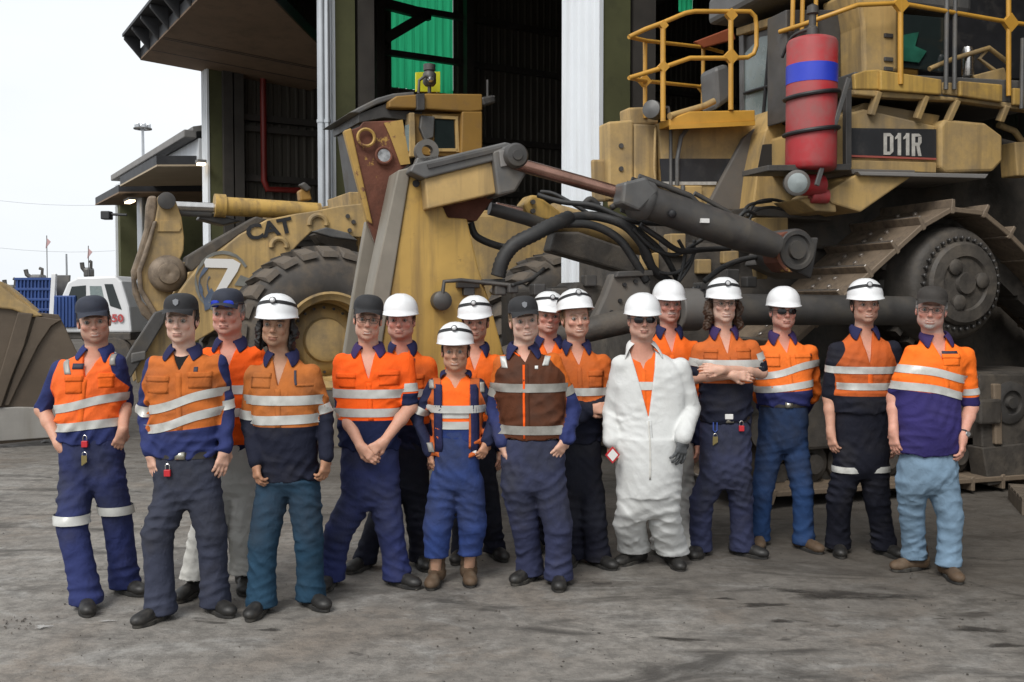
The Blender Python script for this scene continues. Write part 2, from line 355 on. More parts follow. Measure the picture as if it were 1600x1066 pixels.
def crack(pts, label, seed):
    rr = random.Random(seed); P_ = [G(*p) for p in pts]; L_, R_ = [], []
    for a, b in zip(P_, P_[1:]):
        n = 9
        for k in range(n): q = a.lerp(b, k/n)+Vector((rr.uniform(-.012, .012), rr.uniform(-.02, .02), 0)); w_ = rr.uniform(.002, .006); L_.append((q.x, q.y-w_, .0065)); R_.append((q.x, q.y+w_, .0065))
    m = MB(); n = len(L_); m.v = L_+R_; m.f = [(k, k+1, n+k+1, n+k) for k in range(n-1)]; m.build('crack', M_CRACK, label=label, cat='crack')
crack([(1432, 893), (1500, 905), (1560, 925), (1640, 940)], 'hairline crack running off the right edge behind the rightmost man', 1)
crack([(1480, 870), (1560, 876), (1650, 872)], 'short hairline crack nearer the pallet at the right edge', 2)
mb = MB(); rr = random.Random(11)
def pebble(mb, c, s, rr):
    vs = [(c[0]+x*s*rr.uniform(.6, 1.2), c[1]+y*s*rr.uniform(.6, 1.2), max(0.0, c[2]+(z+.8)*s*.6*rr.uniform(.6, 1.1))) for x, y, z in [(1,0,0),(-1,0,0),(0,1,0),(0,-1,0),(0,0,1),(0,0,-1)]]
    mb.add(vs, [(0,2,4),(2,1,4),(1,3,4),(3,0,4),(2,0,5),(1,2,5),(3,1,5),(0,3,5)])
for k in range(2600):
    y = 3.4+5.5*rr.random()**1.6; x = rr.uniform(-.55, .55)*y
    pebble(mb, (x, y, .002), rr.choice([.002, .0025, .003, .004, .004, .006, .009 if k % 5 == 0 else .003]), rr)
for k in range(26):
    g = G(rr.uniform(5, 60), rr.uniform(963, 985)); pebble(mb, (g.x, g.y, .003), rr.choice([.005, .008]), rr)
mb.build('grit', M_MUD, label='scattered grit and crumbs on the yard', cat='grit', kind='stuff')

# ================================================================== SHED
S_ANG = None
SO = Vector(P(935, 470, 12.0)); SO.z = 0
sU = Vector((-.517, .856, 0)).normalized(); sV = Vector((sU.y, -sU.x, 0))        # U along the front to the far left, V into the building
class SF:      # frame with V pointing in
    @staticmethod
    def m():
        M = Matrix.Identity(4)
        for i, a in enumerate((sU, sV, Vector((0, 0, 1)))):
            for j in range(3): M[j][i] = a[j]
        M.translation = SO; return M
    @staticmethod
    def px(px, py, v):
        r = ray(px, py); t = (v-(CAM-SO).dot(sV))/r.dot(sV); p = CAM+r*t-SO
        return Vector((p.dot(sU), v, p.z))
    @staticmethod
    def pxu(px, py, u):
        r = ray(px, py); t = (u-(CAM-SO).dot(sU))/r.dot(sU); p = CAM+r*t-SO
        return Vector((u, p.dot(sV), p.z))
SM = SF.m()
uC, uB, uA = SF.px(935, 470, 0).x, SF.px(522, 470, 0).x, SF.px(327, 470, 0).x
BAY = uB-uC
def corr_v(mb, u0, u1, v, z0, z1, pitch=.19, dep=.03, side=-1):
    """vertical-ribbed sheet in the plane v, along u"""
    n = max(1, round((u1-u0)/pitch)); p = (u1-u0)/n; prof = []
    for k in range(n):
        a = u0+k*p; prof += [(a, 0), (a+p*.62, 0), (a+p*.72, dep), (a+p*.9, dep)]
    prof.append((u1, 0))
    vs = [(a, v+side*d, z) for z in (z0, z1) for a, d in prof]; m = len(prof)
    return mb.add(vs, [(i, i+1, m+i+1, m+i) for i in range(m-1)])
def corr_u(mb, v0, v1, u, z0, z1, pitch=.25, dep=.04, side=-1):
    n = max(1, round((v1-v0)/pitch)); p = (v1-v0)/n; prof = []
    for k in range(n):
        a = v0+k*p; prof += [(a, 0), (a+p*.55, 0), (a+p*.68, dep), (a+p*.87, dep)]
    prof.append((v1, 0))
    vs = [(u+side*d, a, z) for z in (z0, z1) for a, d in prof]; m = len(prof)
    return mb.add(vs, [(i, i+1, m+i+1, m+i) for i in range(m-1)])
HT = 13.0; DEP = 34.0
shed = empty('workshop_shed', matrix=SM, label='tall steel workshop shed with open bays behind the machines', cat='shed')
uE = uA+.35       # end wall
# columns: white ribbed front, olive side
for k, u in enumerate((uC-BAY, uC, uB, uA)):
    w_ = .77 if k < 3 else .5
    MB().box((u+.02, .02, 0), (u+w_, .48, HT)).build('column', M_OLV, shed)
    mb = MB(); corr_v(mb, u, u+w_, .0, 0.02, HT, pitch=.155, dep=.03); mb.add([(u, 0, .02), (u, .06, .02), (u, .06, HT), (u, 0, HT)], [(0, 1, 2, 3)])
    mb.add([(u+w_, 0, .02), (u+w_, .06, .02), (u+w_, .06, HT), (u+w_, 0, HT)], [(0, 1, 2, 3)])
    mb.build('column_cladding', M_WHT, shed)
    MB().box((u+.05, .56, 0), (u+.45, .9, HT)).build('steel_post', M_SHEDST, shed)
# down pipes on the second column
for a, r_ in ((503, .085), (512, .05)):
    q = SF.px(a, 300, -.16); MB().tube([(q.x, -.15, .3), (q.x, -.15, 9.2)], r_, 14).build('down_pipe', M_PIPE, shed, smooth=True)
    MB().lathe([(r_+.015, 0), (r_+.015, .06)], (q.x, -.15, SF.px(a, 192, -.15).z), (0, 0, 1), 14).build('pipe_collar', M_PIPE, shed, smooth=True)
q = SF.px(518, 300, -.03)
MB().tube([(q.x, -.1, .3), (q.x, -.1, 9.2)], .045, 12).build('down_pipe', M_PIPE, shed, smooth=True)
# roof, back and end walls
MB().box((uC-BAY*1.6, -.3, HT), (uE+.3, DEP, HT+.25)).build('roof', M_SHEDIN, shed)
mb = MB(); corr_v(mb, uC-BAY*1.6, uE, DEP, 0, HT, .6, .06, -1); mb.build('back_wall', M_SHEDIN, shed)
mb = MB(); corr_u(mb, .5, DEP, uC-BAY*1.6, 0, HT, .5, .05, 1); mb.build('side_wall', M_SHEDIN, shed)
MB().box((uC-BAY*1.6, -.05, 9.3), (uE, .0, HT)).build('front_gable', M_WHT, shed)
# end wall with green translucent panels: sheets are cut round them
greens = []
def gspan(pxa, pxb, ya, yb):
    a = SF.pxu(pxa, ya, uE); b = SF.pxu(pxb, ya, uE); za = SF.pxu((pxa+pxb)/2, ya, uE).z; zb = SF.pxu((pxa+pxb)/2, yb, uE).z
    return (a.y, b.y, min(za, zb), max(za, zb))
g1 = gspan(612, 708, 142, -60); g2 = gspan(529, 545, 155, 75); g3 = gspan(1060, 1082, 20, -60)
g4 = gspan(1415, 1520, 108, 10)
spans = sorted([g1, g2, g3, g4])
mb = MB(); v = .5
for (a, b_, z0, z1) in spans:
    corr_u(mb, v, a, uE, 0, HT); corr_u(mb, a, b_, uE, 0, z0)
    if z1 < HT-.2: corr_u(mb, a, b_, uE, z1, HT)
    v = b_
corr_u(mb, v, DEP, uE, 0, HT)
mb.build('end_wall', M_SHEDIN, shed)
for (a, b_, z0, z1) in spans:
    n = max(1, round((b_-a)/.95))
    for i in range(n):
        m2 = MB(); corr_u(m2, a+(b_-a)*i/n, a+(b_-a)*(i+1)/n, uE+.01, z0, min(z1, HT), .24, .04); m2.build('skylight_sheet', M_GREEN, shed)
# girts and posts on the end wall
for z in [SF.pxu(660, y, uE).z for y in (92, 20)]+[1.6, 3.4, 5.2, 6.9]:
    MB().box((uE-.24, .55, z-.09), (uE-.06, DEP-.1, z+.09)).build('girt', M_SHEDST, shed)
for px in (355, 372, 558, 592, 731, 1000, 1240):
    q = SF.pxu(px, 300, uE-.3); MB().box((uE-.5, q.y-.13, 0), (uE-.25, q.y+.13, HT)).build('steel_post', M_SHEDST, shed)
# diagonal brace over the green panels
a = SF.pxu(600, 62, uE-.3); b_ = SF.pxu(668, 22, uE-.3); MB().bar(a, b_, .2, .3).build('brace', M_SHEDST, shed)
a = SF.pxu(596, 5, uE-.3); b_ = SF.pxu(672, 25, uE-.3); MB().bar(a, b_, .2, .3).build('brace', M_SHEDST, shed)
# red fire main
a = SF.pxu(411, 120, uE-.35); c1 = SF.pxu(411, 282, uE-.35); c2 = SF.pxu(418, 296, uE-.35); d_ = SF.pxu(470, 298, uE-.35)
MB().tube([a, (a.x, a.y, c1.z), (c2.x, c2.y, c2.z), d_], .09, 12).build('fire_main', M_REDP, shed, smooth=True)
for zz in (.35, .65):
    MB().box((uE-.3, .6, zz*10), (uE-.22, 3.4, zz*10+.16)).build('cable_tray', M_SHEDST, shed)
# roof trusses deep inside (dark)
for k in range(6):
    vv = 3+k*5.5
    MB().box((uC-BAY*1.5, vv-.1, 11.4), (uE-.1, vv+.1, 11.7)).build('truss', M_SHEDST, shed)
# tilt-up doors standing out like canopies
dn = SF.px(222, 91, -1.65)
def tilt_door(u0, u1, parent, mat_s, vo, vi, zo, zi, ribs=True, thick=.3):
    d = MB(); d.prism([(vo, zo), (vi, zi), (vi, zi+.05), (vo, zo+.05)], 'x', u0, u1).build('tilt_door_skin', mat_s, parent)
    MB().prism([(vo, zo+.05), (vi, zi+.05), (vi, zi+thick), (vo, zo+thick)], 'x', u0+.05, u1-.05).build('tilt_door_frame', M_FASC, parent)
    if ribs:
        n = int((u1-u0)/1.1)
        for i in range(n+1):
            uu = u0+(u1-u0-.12)*i/n
            MB().prism([(vo-.42, zo+thick+.18), (vo+.06, zo+.02), (vo+.06, zo+thick+.25), (vo-.42, zo+thick+.26)], 'x', uu, uu+.1).build('bracket', M_FASC, parent)
        MB().prism([(vo-.45, zo+thick+.2), (vo+1.2, zo+thick+.02), (vo+1.2, zo+thick+.1), (vo-.45, zo+thick+.28)], 'x', u0, u1).build('awning_sheet', M_FASC, parent)
di = SF.px(432, 133, 2.9)
for k in range(3):
    u0 = uC+.77+BAY*(k-1); u1 = u0+BAY-.77
    if k == 2: u1 = uE+.1
    if k < 2: continue
    zi_ = SF.pxu(430, 133, uA+.1).z; un_ = SF.px(540, 60, 3.1).x
    def slab(name, m, lo_, hi_):
        c_ = [(u0+.05, -1.65, dn.z), (u1-.02, -1.65, dn.z), (u1-.02, 3.1, zi_), (un_, 3.1, zi_)]
        MB().add([(x, y, z+lo_) for x, y, z in c_]+[(x, y, z+hi_) for x, y, z in c_], [(3, 2, 1, 0), (4, 5, 6, 7), (0, 1, 5, 4), (1, 2, 6, 5), (2, 3, 7, 6), (3, 0, 4, 7)]).build(name, m, shed)
    slab('tilt_door_skin', M_BROWN, 0, .05); slab('tilt_door_frame', M_FASC, .052, .3)
    for i in range(9):
        uu = u0+.05+(u1-u0-.2)*i/8; MB().prism([(-2.07, dn.z+.48), (-1.66, dn.z+.02), (-1.66, dn.z+.55), (-2.07, dn.z+.56)], 'x', uu, uu+.1).build('bracket', M_FASC, shed)
    MB().prism([(-2.1, dn.z+.565), (-.5, dn.z+.56), (-.5, dn.z+.64), (-2.1, dn.z+.64)], 'x', u0, u1).build('awning_sheet', M_FASC, shed)
    for j in range(1, 7):
        uu = max(un_+.1, u0+(u1-u0)*j/7); zz0, zz1 = dn.z, SF.pxu(430, 133, uA+.1).z
        MB().prism([(-1.62, zz0-.006), (3.05, zz1-.006), (3.05, zz1-.001), (-1.62, zz0-.001)], 'x', uu-.02, uu+.02).build('door_seam', M_FASC, shed)
# ---- the lower shed further along
low = empty('workshop_shed', matrix=SM, label='lower far shed with pale gutter and tan door canopies at left', cat='shed')
zr = SF.px(178, 275, -.3).z; uF = SF.px(183, 400, 0).x; uF2 = SF.px(175, 275, -.4).x
u_n = uE+.4
MB().box((u_n, -.45, zr-.22), (uF2, -.1, zr)).build('gutter', M_GUT, low, bevel=.03)
MB().prism([(-.2, zr-.05), (9, zr+2.0), (9, zr+2.2), (-.2, zr+.1)], 'x', u_n, uF2).build('roof', M_GUT, low)
MB().box((u_n, -.05, zr-.95), (uF, .05, zr-.22)).build('front_wall', M_WHT, low)
MB().box((uF-.5, .05, 0), (uF, 12, zr-.25)).build('end_wall', M_OLV, low)
MB().box((uF-.02, -.04, 0), (uF+.12, .5, zr-.3)).build('corner_flashing', M_WHT, low)
MB().box((u_n, 11.8, 0), (uF-.5, 12, zr+1)).build('back_wall', M_SHEDIN, low)
q = SF.px(222, 380, -.1); MB().tube([(q.x, -.1, .2), (q.x, -.1, zr-.9)], .16, 12).build('down_pipe', M_PIPE, low, smooth=True)
MB().box((q.x-.5, .1, 0), (q.x-.1, .9, zr-.9)).build('column', M_OLV, low)
def canopy(pa, pb, pc, name_mat, vo):
    """pa: outer far lower corner pixel, pb: outer near lower corner pixel"""
    a = SF.px(*pa, vo); b2 = SF.px(*pb, vo)
    tilt_door(max(u_n+.15, min(a.x, b2.x)), max(a.x, b2.x), low, name_mat, vo, 3.0, a.z, pc, True, .16)
tilt_door(u_n+.2, 24.9, low, M_TAN, -1.15, 3.0, 5.45, 5.75, False, .3)
tilt_door(25.1, 30.0, low, M_BROWN, -1.15, 3.0, 5.25, 5.5, False, .28)
def strip_lamp(px, py, vv, label, sx=.5):
    q = SM @ SF.px(px, py, vv); o = empty('strip_lamp', q, math.atan2(sU.y, sU.x), label=label, cat='lamp')
    MB().box((-sx, -.12, .02), (sx, .12, .1)).build('housing', M_GUT, o); MB().box((-sx*.9, -.09, -.04), (sx*.9, .09, .02)).build('diffuser', M_LAMP, o)
strip_lamp(203, 315, -.7, 'lit strip lamp under the far brown door canopy')
strip_lamp(314, 256, -.2, 'lit lamp by the corner column of the tall shed', .14)
# bracket light on the far corner
q = SM @ SF.px(178, 336, -.3); o = empty('flood_lamp', q, 0, label='dark flood lamp bracketed off the far shed corner', cat='lamp')
MB().tube([(.5, 0, 0), (-.1, 0, .02)], .05, 8).build('bracket', M_FASC, o); MB().box((-.45, -.2, -.18), (-.1, .2, .14)).build('head', M_FASC, o, bevel=.04)
# ================================================================== FAR THINGS at left
# floodlight mast
b0 = P(227, 470, 70); b0.z = 0; o = empty('light_mast', b0, 0, label='tall light mast with a ring of lamps beyond the far shed roof', cat='light mast')
ztop = P(227, 196, 70).z
MB().tube([(0, 0, 0), (0, 0, ztop-.1)], [.2, .09], 8).build('pole', M_PIPE, o)
for k in range(6):
    a = k*math.pi/3; MB().box((math.cos(a)*.42-.13, math.sin(a)*.42-.12, ztop-.3), (math.cos(a)*.42+.13, math.sin(a)*.42+.12, ztop+.1)).build('floodlight', M_PIPE, o, bevel=.05)
MB().lathe([(.5, 0), (.62, .02), (.62, .1), (.5, .12)], (0, 0, ztop-.3), (0, 0, 1), 16, False).build('lamp_ring', M_STLG, o)
# wires
for k, (ya, yb) in enumerate(((297, 305), (372, 376))):
    a, b2 = P(-120, ya, 60), P(320, yb, 66); pts = [a.lerp(b2, t/12)-Vector((0, 0, .8*math.sin(math.pi*t/12))) for t in range(13)]
    MB().tube(pts, .010, 5).build('power_line', M_PIPE, label=('upper' if k == 0 else 'lower')+' faint power line crossing the sky at left', cat='power line')
# flags on whips
for k, (px, py, pb) in enumerate(((73, 372, 425), (138, 388, 425))):
    a = P(px, py, 40); b2 = P(px+1, pb+30, 40); o = empty('whip_flag', (b2.x, 40, 0), 0, label=('tall' if k == 0 else 'short')+' safety flag on a thin whip beyond the truck', cat='flag')
    MB().tube([(0, 0, b2.z-.4), (a.x-b2.x, 0, a.z+.1)], .018, 5).build('whip', M_STLG, o)
    MB().prism([(a.x-b2.x, a.z), (a.x-b2.x+.16, a.z-.15), (a.x-b2.x-.05, a.z-.42)], 'y', -.01, .01).build('flag', M_FLAG, o)
p = P(105, 470, 42); p.z = 0; o = MB().tube([(0, 0, 0), (0, 0, P(105, 397, 42).z)], .04, 6).build('aerial_pole', M_PIPE, label='thin pale aerial pole behind the white truck', cat='pole'); o.location = p
# low dark clutter along the yard's far side
clut = [(20, 441, 12, 45, 'rusty iron scrap heap beyond the blue tray'), (60, 425, 18, 44, 'dark pump engine standing beyond the blue tray'), (139, 414, 10, 43, 'dark exhaust stack of a parked machine beyond the cab')]
for k, (px, py, wpx, Y, lb) in enumerate(clut):
    p = P(px, py, Y); rr = random.Random(k); o = empty('scrap_machine', (p.x, Y, 0), 0, label=lb, cat='machine')
    s = wpx/FPX*Y
    MB().box((-s*.7, -.5, 0), (s*.7, .8, p.z-.55)).build('base', M_MUD, o, bevel=.1)
    MB().box((-s*.55, -.3, p.z-.56), (s*.5, .3, p.z-.12)).build('housing', M_STLG, o, bevel=.1)
    MB().tube([(s*.3, 0, p.z-.15), (s*.35, 0, p.z+.12), (s*.1, 0, p.z+.16)], .07, 8).build('stack', M_STL, o, smooth=True)
    MB().tube([(-s*.5, 0, p.z-.3), (-s*1.0, 0, p.z-.12), (-s*1.1, 0, p.z+.1)], .1, 8).build('pipe', M_STL, o, smooth=True)
# long low rubble bund on the horizon
mb = MB(); rr = random.Random(2); n = 60; x0, x1 = -75, -20
for i in range(n+1):
    x = x0+(x1-x0)*i/n; h = 1.9+rr.uniform(-.25, .25)
    mb.v += [(x, 70+rr.uniform(-1, 1), 0), (x, 74, h), (x, 80, 0)]
mb.f = [(3*i+j, 3*i+3+j, 3*i+4+j, 3*i+1+j) for i in range(n) for j in (0, 1)]
mb.build('earth_bund', mat('bund_earth', (.12, .11, .09), .9, noise=(.5, .3)), label='long low earth bund across the far end of the yard', cat='bund', kind='structure')
# ================================================================== TRACK DOZER
DY = 8.7
D = Frame(Vector((P(1505, 445, DY).x, DY, 0)), 18)
dz = empty('bulldozer', matrix=D.matrix(), label='huge yellow track dozer facing left behind the men, D11R on its side', cat='bulldozer')
def q2(fr, pts, v): return [(p.x, p.z) for p in (fr.px(a, b, v) for a, b in pts)]
def pr(fr, parent, name, m, pts, v, thick, bevel=.012, **kw):
    o = MB().prism(q2(fr, pts, v), 'y', v, v-thick).build(name, m, parent, bevel=bevel, **kw); return o
def dpr(name, m, pts, v, thick, bevel=.012, parent=None, **kw): return pr(D, parent or dz, name, m, pts, v, thick, bevel, **kw)
def dtube(name, m, pts, r, seg=12, parent=None, smooth=True):
    """pts: (px, py, v)"""
    return MB().tube([D.px(*p) for p in pts], r, seg).build(name, m, parent or dz, smooth=smooth)
def spline(pts, n=8):
    pts = [Vector(p) for p in pts]; out = []
    for i in range(len(pts)-1):
        p0 = pts[max(0, i-1)]; p1 = pts[i]; p2 = pts[i+1]; p3 = pts[min(len(pts)-1, i+2)]
        for k in range(n):
            t = k/n; out.append(.5*((2*p1)+(p2-p0)*t+(2*p0-5*p1+4*p2-p3)*t*t+(3*p1-p0-3*p2+p3)*t**3))
    out.append(pts[-1]); return out
def dhose(name, m, pts, r, parent=None, ribs=False, fr=None, seg=10):
    fr = fr or D; c = spline([fr.px(*p) for p in pts], 8)
    if ribs:
        d = [c[0]]; 
        for a, b in zip(c, c[1:]):
            n = max(1, int((b-a).length/.022)); d += [a.lerp(b, (k+1)/n) for k in range(n)]
        rr = [r*(1+.11*(i % 2)) for i in range(len(d))]; return MB().tube(d, rr, seg).build(name, m, parent or dz, smooth='all')
    return MB().tube(c, r, seg).build(name, m, parent or dz, smooth='all')
M_STRIPE = mat('black_stripe', (.03, .031, .034), .45, 0, noise=(3, .2), dirt=(3, .5, (.10, .09, .08, 1), .6))
M_PIN = mat('red_pinstripe', (.35, .09, .07), .5)
M_LET = mat('silver_lettering', (.50, .48, .44), .5, 0, noise=(20, .25))
# ---- tracks
SPR = (0.0, 1.87); RS = .63; FI = (1.86, .62); RI = (-1.9, .62); RR = .47
def tang(c1, r1, c2, r2):      # outer tangent on the upper side going from circle 1 to circle 2
    d = math.atan2(c2[1]-c1[1], c2[0]-c1[0]); L_ = math.hypot(c2[0]-c1[0], c2[1]-c1[1]); a = math.acos((r1-r2)/L_)
    return d, a
d, a = tang(SPR, RS, FI, RR); aF = d+a            # normal angle of the front run
d, a = tang(SPR, RS, RI, RR); aR = d-a
loop = []
def arc(c, r, a0, a1):
    n = max(2, int(abs(a1-a0)*r/.02)); loop.extend([(c[0]+r*math.cos(a0+(a1-a0)*k/n), c[1]+r*math.sin(a0+(a1-a0)*k/n)) for k in range(n+1)])
aRn = aR if aR > 0 else aR+2*math.pi
arc(SPR, RS, aRn, aF)          # over the sprocket from rear to front
arc(FI, RR, aF, -math.pi/2)
arc(RI, RR, -math.pi/2, -(2*math.pi-aRn) if aRn > math.pi else aRn-2*math.pi)
LP = [Vector((x, 0, y)) for x, y in loop]; LP.append(LP[0])
cum = [0]
for p0, p1 in zip(LP, LP[1:]): cum.append(cum[-1]+(p1-p0).length)
def at_len(s):
    s %= cum[-1]; lo = np.searchsorted(cum, s)-1; lo = max(0, min(lo, len(LP)-2))
    t = (s-cum[lo])/max(1e-6, cum[lo+1]-cum[lo]); return LP[lo].lerp(LP[lo+1], t)
NSH = round(cum[-1]/.335); PITCHL = cum[-1]/NSH; SW = .95
shoe = MB().prism([(-PITCHL/2+.004, 0), (-PITCHL/2+.004, .045), (PITCHL/2-.03, .045), (PITCHL/2-.022, .115), (PITCHL/2+.01, .115), (PITCHL/2+.012, -.015), (PITCHL/2-.02, -.015), (PITCHL/2-.03, 0)], 'y', -SW, 0)
shoe_me = shoe.mesh('track_shoe'); shoe_me.materials.append(M_DUSTY); shoe_me.materials.append(M_BRIGHT)
for f in shoe_me.polygons:
    cz = sum((shoe_me.vertices[i].co.z for i in f.vertices))/len(f.vertices)
    if cz > .11: f.material_index = 1
bolt_mb = MB().lathe([(.022, 0), (.022, .016), (.014, .022)], (0, 0, .045), (0, 0, 1), 8); bolt_me = bolt_mb.mesh('bolt'); bolt_me.materials.append(M_BRIGHT)
link_me = MB().prism([(-PITCHL/2+.02, -.16), (-PITCHL/2-.05, -.09), (-PITCHL/2+.02, -.005), (PITCHL/2-.02, -.005), (PITCHL/2+.03, -.09), (PITCHL/2-.04, -.16)], 'y', -.60, -.35).mesh('track_link'); link_me.materials.append(M_MUD)
for side, v0 in ((0, 0.0), (1, -2.95)):
    trk = empty('track', label=None); trk.parent = dz
    for k in range(NSH):
        s = (k+.1)*PITCHL; p = at_len(s); e = at_len(s+PITCHL/2); b_ = at_len(s-PITCHL/2); t = (e-b_).normalized()
        n = Vector((-t.z, 0, t.x)); 
        if n.dot(p-Vector((0, 0, 1.1))) < 0: n = -n
        mid = (e+b_)/2
        # local x runs backwards along travel so the grouser leads
        yv = Vector((0, 1, 0)); xv = yv.cross(n)
        M = Matrix.Identity(4)
        for i, ax in enumerate((xv, yv, n)):
            for j in range(3): M[j][i] = ax[j]
        M.translation = mid+Vector((0, v0, 0))+n*0.0
        so = bpy.data.objects.new('track_shoe', shoe_me); link(so, trk); so.matrix_local = M
        bv = so.modifiers.new('bevel', 'BEVEL'); bv.width = .006; bv.segments = 1
        lo = bpy.data.objects.new('track_link', link_me); link(lo, trk); lo.matrix_local = M
        if mid.z > .5 and mid.x > -.7 and side == 0:
            for bx in (-.085, .03):
                for by in (-.36, -.59):
                    bo = bpy.data.objects.new('bolt', bolt_me); link(bo, so); bo.location = (bx, by+(.04 if bx > 0 else 0), 0)
# ---- sprocket and idlers
spk = MB().lathe([(.54, -.62), (.54, -.30), (.50, -.24), (.50, -.12), (.46, -.06), (.40, -.04), (.36, -.05)], (0, 0, SPR[1]), (0, 1, 0), 48).build('sprocket', M_MUD, dz, smooth=True)
MB().lathe([(.365, -.06), (.365, .0), (.34, .03), (.24, .035), (.225, .01), (.10, .015), (.09, .05), (.0, .05)], (0, 0, SPR[1]), (0, 1, 0), 40).build('hub_cover', M_MUD, spk, smooth=True)
st_me = MB().lathe([(.017, 0), (.017, .035), (.01, .04)], (0, 0, 0), (0, 1, 0), 6).mesh('stud'); st_me.materials.append(M_STL)
for k in range(36):
    a = 2*math.pi*k/36; o = bpy.data.objects.new('stud', st_me); link(o, spk); o.location = (.40*math.cos(a), -.045, SPR[1]+.40*math.sin(a))
for k in range(3):
    a = 2*math.pi*k/3+.9; MB().lathe([(.07, 0), (.07, .03), (.05, .045)], (.18*math.cos(a), .01, SPR[1]+.18*math.sin(a)), (0, 1, 0), 14).build('drain_boss', M_MUD, spk, smooth=True)
for k in range(22):
    a = 2*math.pi*k/22; MB().bar((.50*math.cos(a), -.42, SPR[1]+.50*math.sin(a)), (.59*math.cos(a), -.42, SPR[1]+.59*math.sin(a)), .07, .12, (0, 1, 0)).build('sprocket_tooth', M_MUD, spk)
for (cx, cz) in (FI, RI):
    idl = MB().lathe([(.40, -.60), (.42, -.58), (.42, -.36), (.38, -.33), (.30, -.30), (.16, -.26), (.15, -.14), (.0, -.13)], (cx, 0, cz), (0, 1, 0), 32).build('idler', M_MUD, dz, smooth=True)
# roller frame
MB().prism([(-1.75, .5), (-1.9, .85), (-1.2, 1.08), (1.3, 1.08), (1.75, .85), (1.6, .45)], 'y', -.14, -.8).build('roller_frame', M_MUD, dz, bevel=.03)
for k in range(8):
    MB().lathe([(.17, -.66), (.19, -.64), (.19, -.3), (.17, -.28), (.09, -.27), (.085, -.2)], (-1.35+k*.385, 0, .32), (0, 1, 0), 20).build('track_roller', M_MUD, dz, smooth=True)
for (px, py, r_) in ((1585, 630, .14), (1540, 640, .0)):
    if r_:
        c = D.px(px, py, .02); cap = MB().lathe([(r_+.05, -.22), (r_+.05, -.02), (r_, 0), (r_*.8, 0), (r_*.75, -.03), (.06, -.03), (.05, .01), (0, .01)], (c.x, 0.0, c.z), (0, 1, 0), 28).build('pivot_cap', M_STL, dz, smooth=True)
dpr('guard_plate', M_MUD, [(1530, 585), (1625, 585), (1630, 680), (1590, 700), (1535, 700)], -.04, .12)
c = D.px(1545, 645, .0); MB().box((c.x-.12, -.05, c.z-.1), (c.x+.12, .03, c.z+.12)).build('bracket', M_MUD, dz, bevel=.02)
dpr('guard_rib', M_DUSTY, [(1553, 600), (1565, 600), (1567, 695), (1556, 695)], .0, .05)
dpr('step_plate', M_MUD, [(1535, 700), (1630, 690), (1640, 740), (1545, 760)], -.02, .2)
# ---- hull between the tracks
MB().box((-2.2, -1.06, .6), (2.5, -2.8, 2.25)).build('hull', M_MUD, dz, bevel=.05)
MB().prism([(-2.3, 2.2), (-2.3, 3.2), (-1.0, 3.4), (1.2, 3.0), (1.6, 2.2)], 'y', -.95, -2.9).build('rear_body', M_MUD, dz, bevel=.04)
# ---- hood
hv = -1.15
dpr('hood', M_YEL, [(1028, 192), (1200, 192), (1190, 335), (1040, 335)], hv, .75)
dpr('hood_lower', M_MUD, [(1020, 330), (1230, 330), (1230, 440), (1030, 440)], hv-.05, .9)
dpr('hood_stripe', M_STRIPE, [(1031, 248), (1172, 248), (1162, 284), (1034, 284)], hv+.012, .01, 0)
dpr('pin_stripe', M_LET, [(1034, 284), (1120, 284), (1119, 289), (1034, 289)], hv+.014, .012, 0)
dpr('hood_side_guard', M_GUARD, [(1215, 165), (1192, 191), (1162, 216), (1103, 327), (1176, 330), (1186, 280), (1205, 195)], hv+.07, .06)
dpr('engine_panel', M_YEL, [(1044, 290), (1098, 290), (1098, 345), (1050, 345)], hv+.05, .06)
dpr('engine_panel', M_YEL, [(1118, 332), (1178, 332), (1172, 362), (1124, 356)], hv+.1, .1)
for (x0, x1, y0, y1) in ((1048, 1072, 365, 400), (1090, 1112, 405, 428), (1130, 1155, 392, 412), (1010, 1030, 395, 422)):
    dpr('engine_bracket', M_YEL, [(x0, y0), (x1, y0), (x1, y1), (x0, y1)], hv+.15, .15)
# radiator guard at the nose
dpr('radiator_guard', M_YEL, [(950, 190), (990, 187), (990, 312), (952, 312)], hv, .22, .02)
dpr('radiator_guard_cheek', M_YEL, [(990, 193), (1027, 195), (1027, 315), (990, 315)], hv-.02, .6, .02)
dpr('nose_box', M_YEL, [(925, 249), (950, 249), (950, 315), (927, 315)], hv-.1, .05, .02)
dpr('nose_cap', M_YEL, [(981, 168), (1026, 166), (1030, 194), (983, 196)], hv-.1, .2, .02)
for (x, y) in ((970, 228), (970, 264)):
    c = D.px(x, y, hv); MB().lathe([(.022, 0), (.022, .015)], (c.x, hv, c.z), (0, 1, 0), 10).build('bolt', M_STL, dz)
# headlamp at hood front and grab loops
c = D.px(1020, 172, hv+.1); MB().lathe([(.075, -.1), (.085, 0), (.08, .05), (.02, .07)], c, (.7, .7, 0), 18).build('work_lamp', M_STLG, dz, smooth=True)
dtube('lamp_bracket', M_STLG, [(1030, 168, hv), (1044, 168, hv), (1048, 190, hv), (1048, 330, hv+.03)], .016)
dtube('hood_rail', M_STLG, [(1076, 198, hv+.03), (1064, 215, hv+.06), (1058, 250, hv+.06), (1058, 290, hv+.03)], .02)
dtube('hood_rail', M_YEL, [(1024, 200, hv+.05), (1022, 262, hv+.07), (1026, 305, hv+.05)], .012)
dtube('exhaust_pipe', M_STLG, [(1067, 290, hv+.06), (1066, 345, hv+.06)], .02)
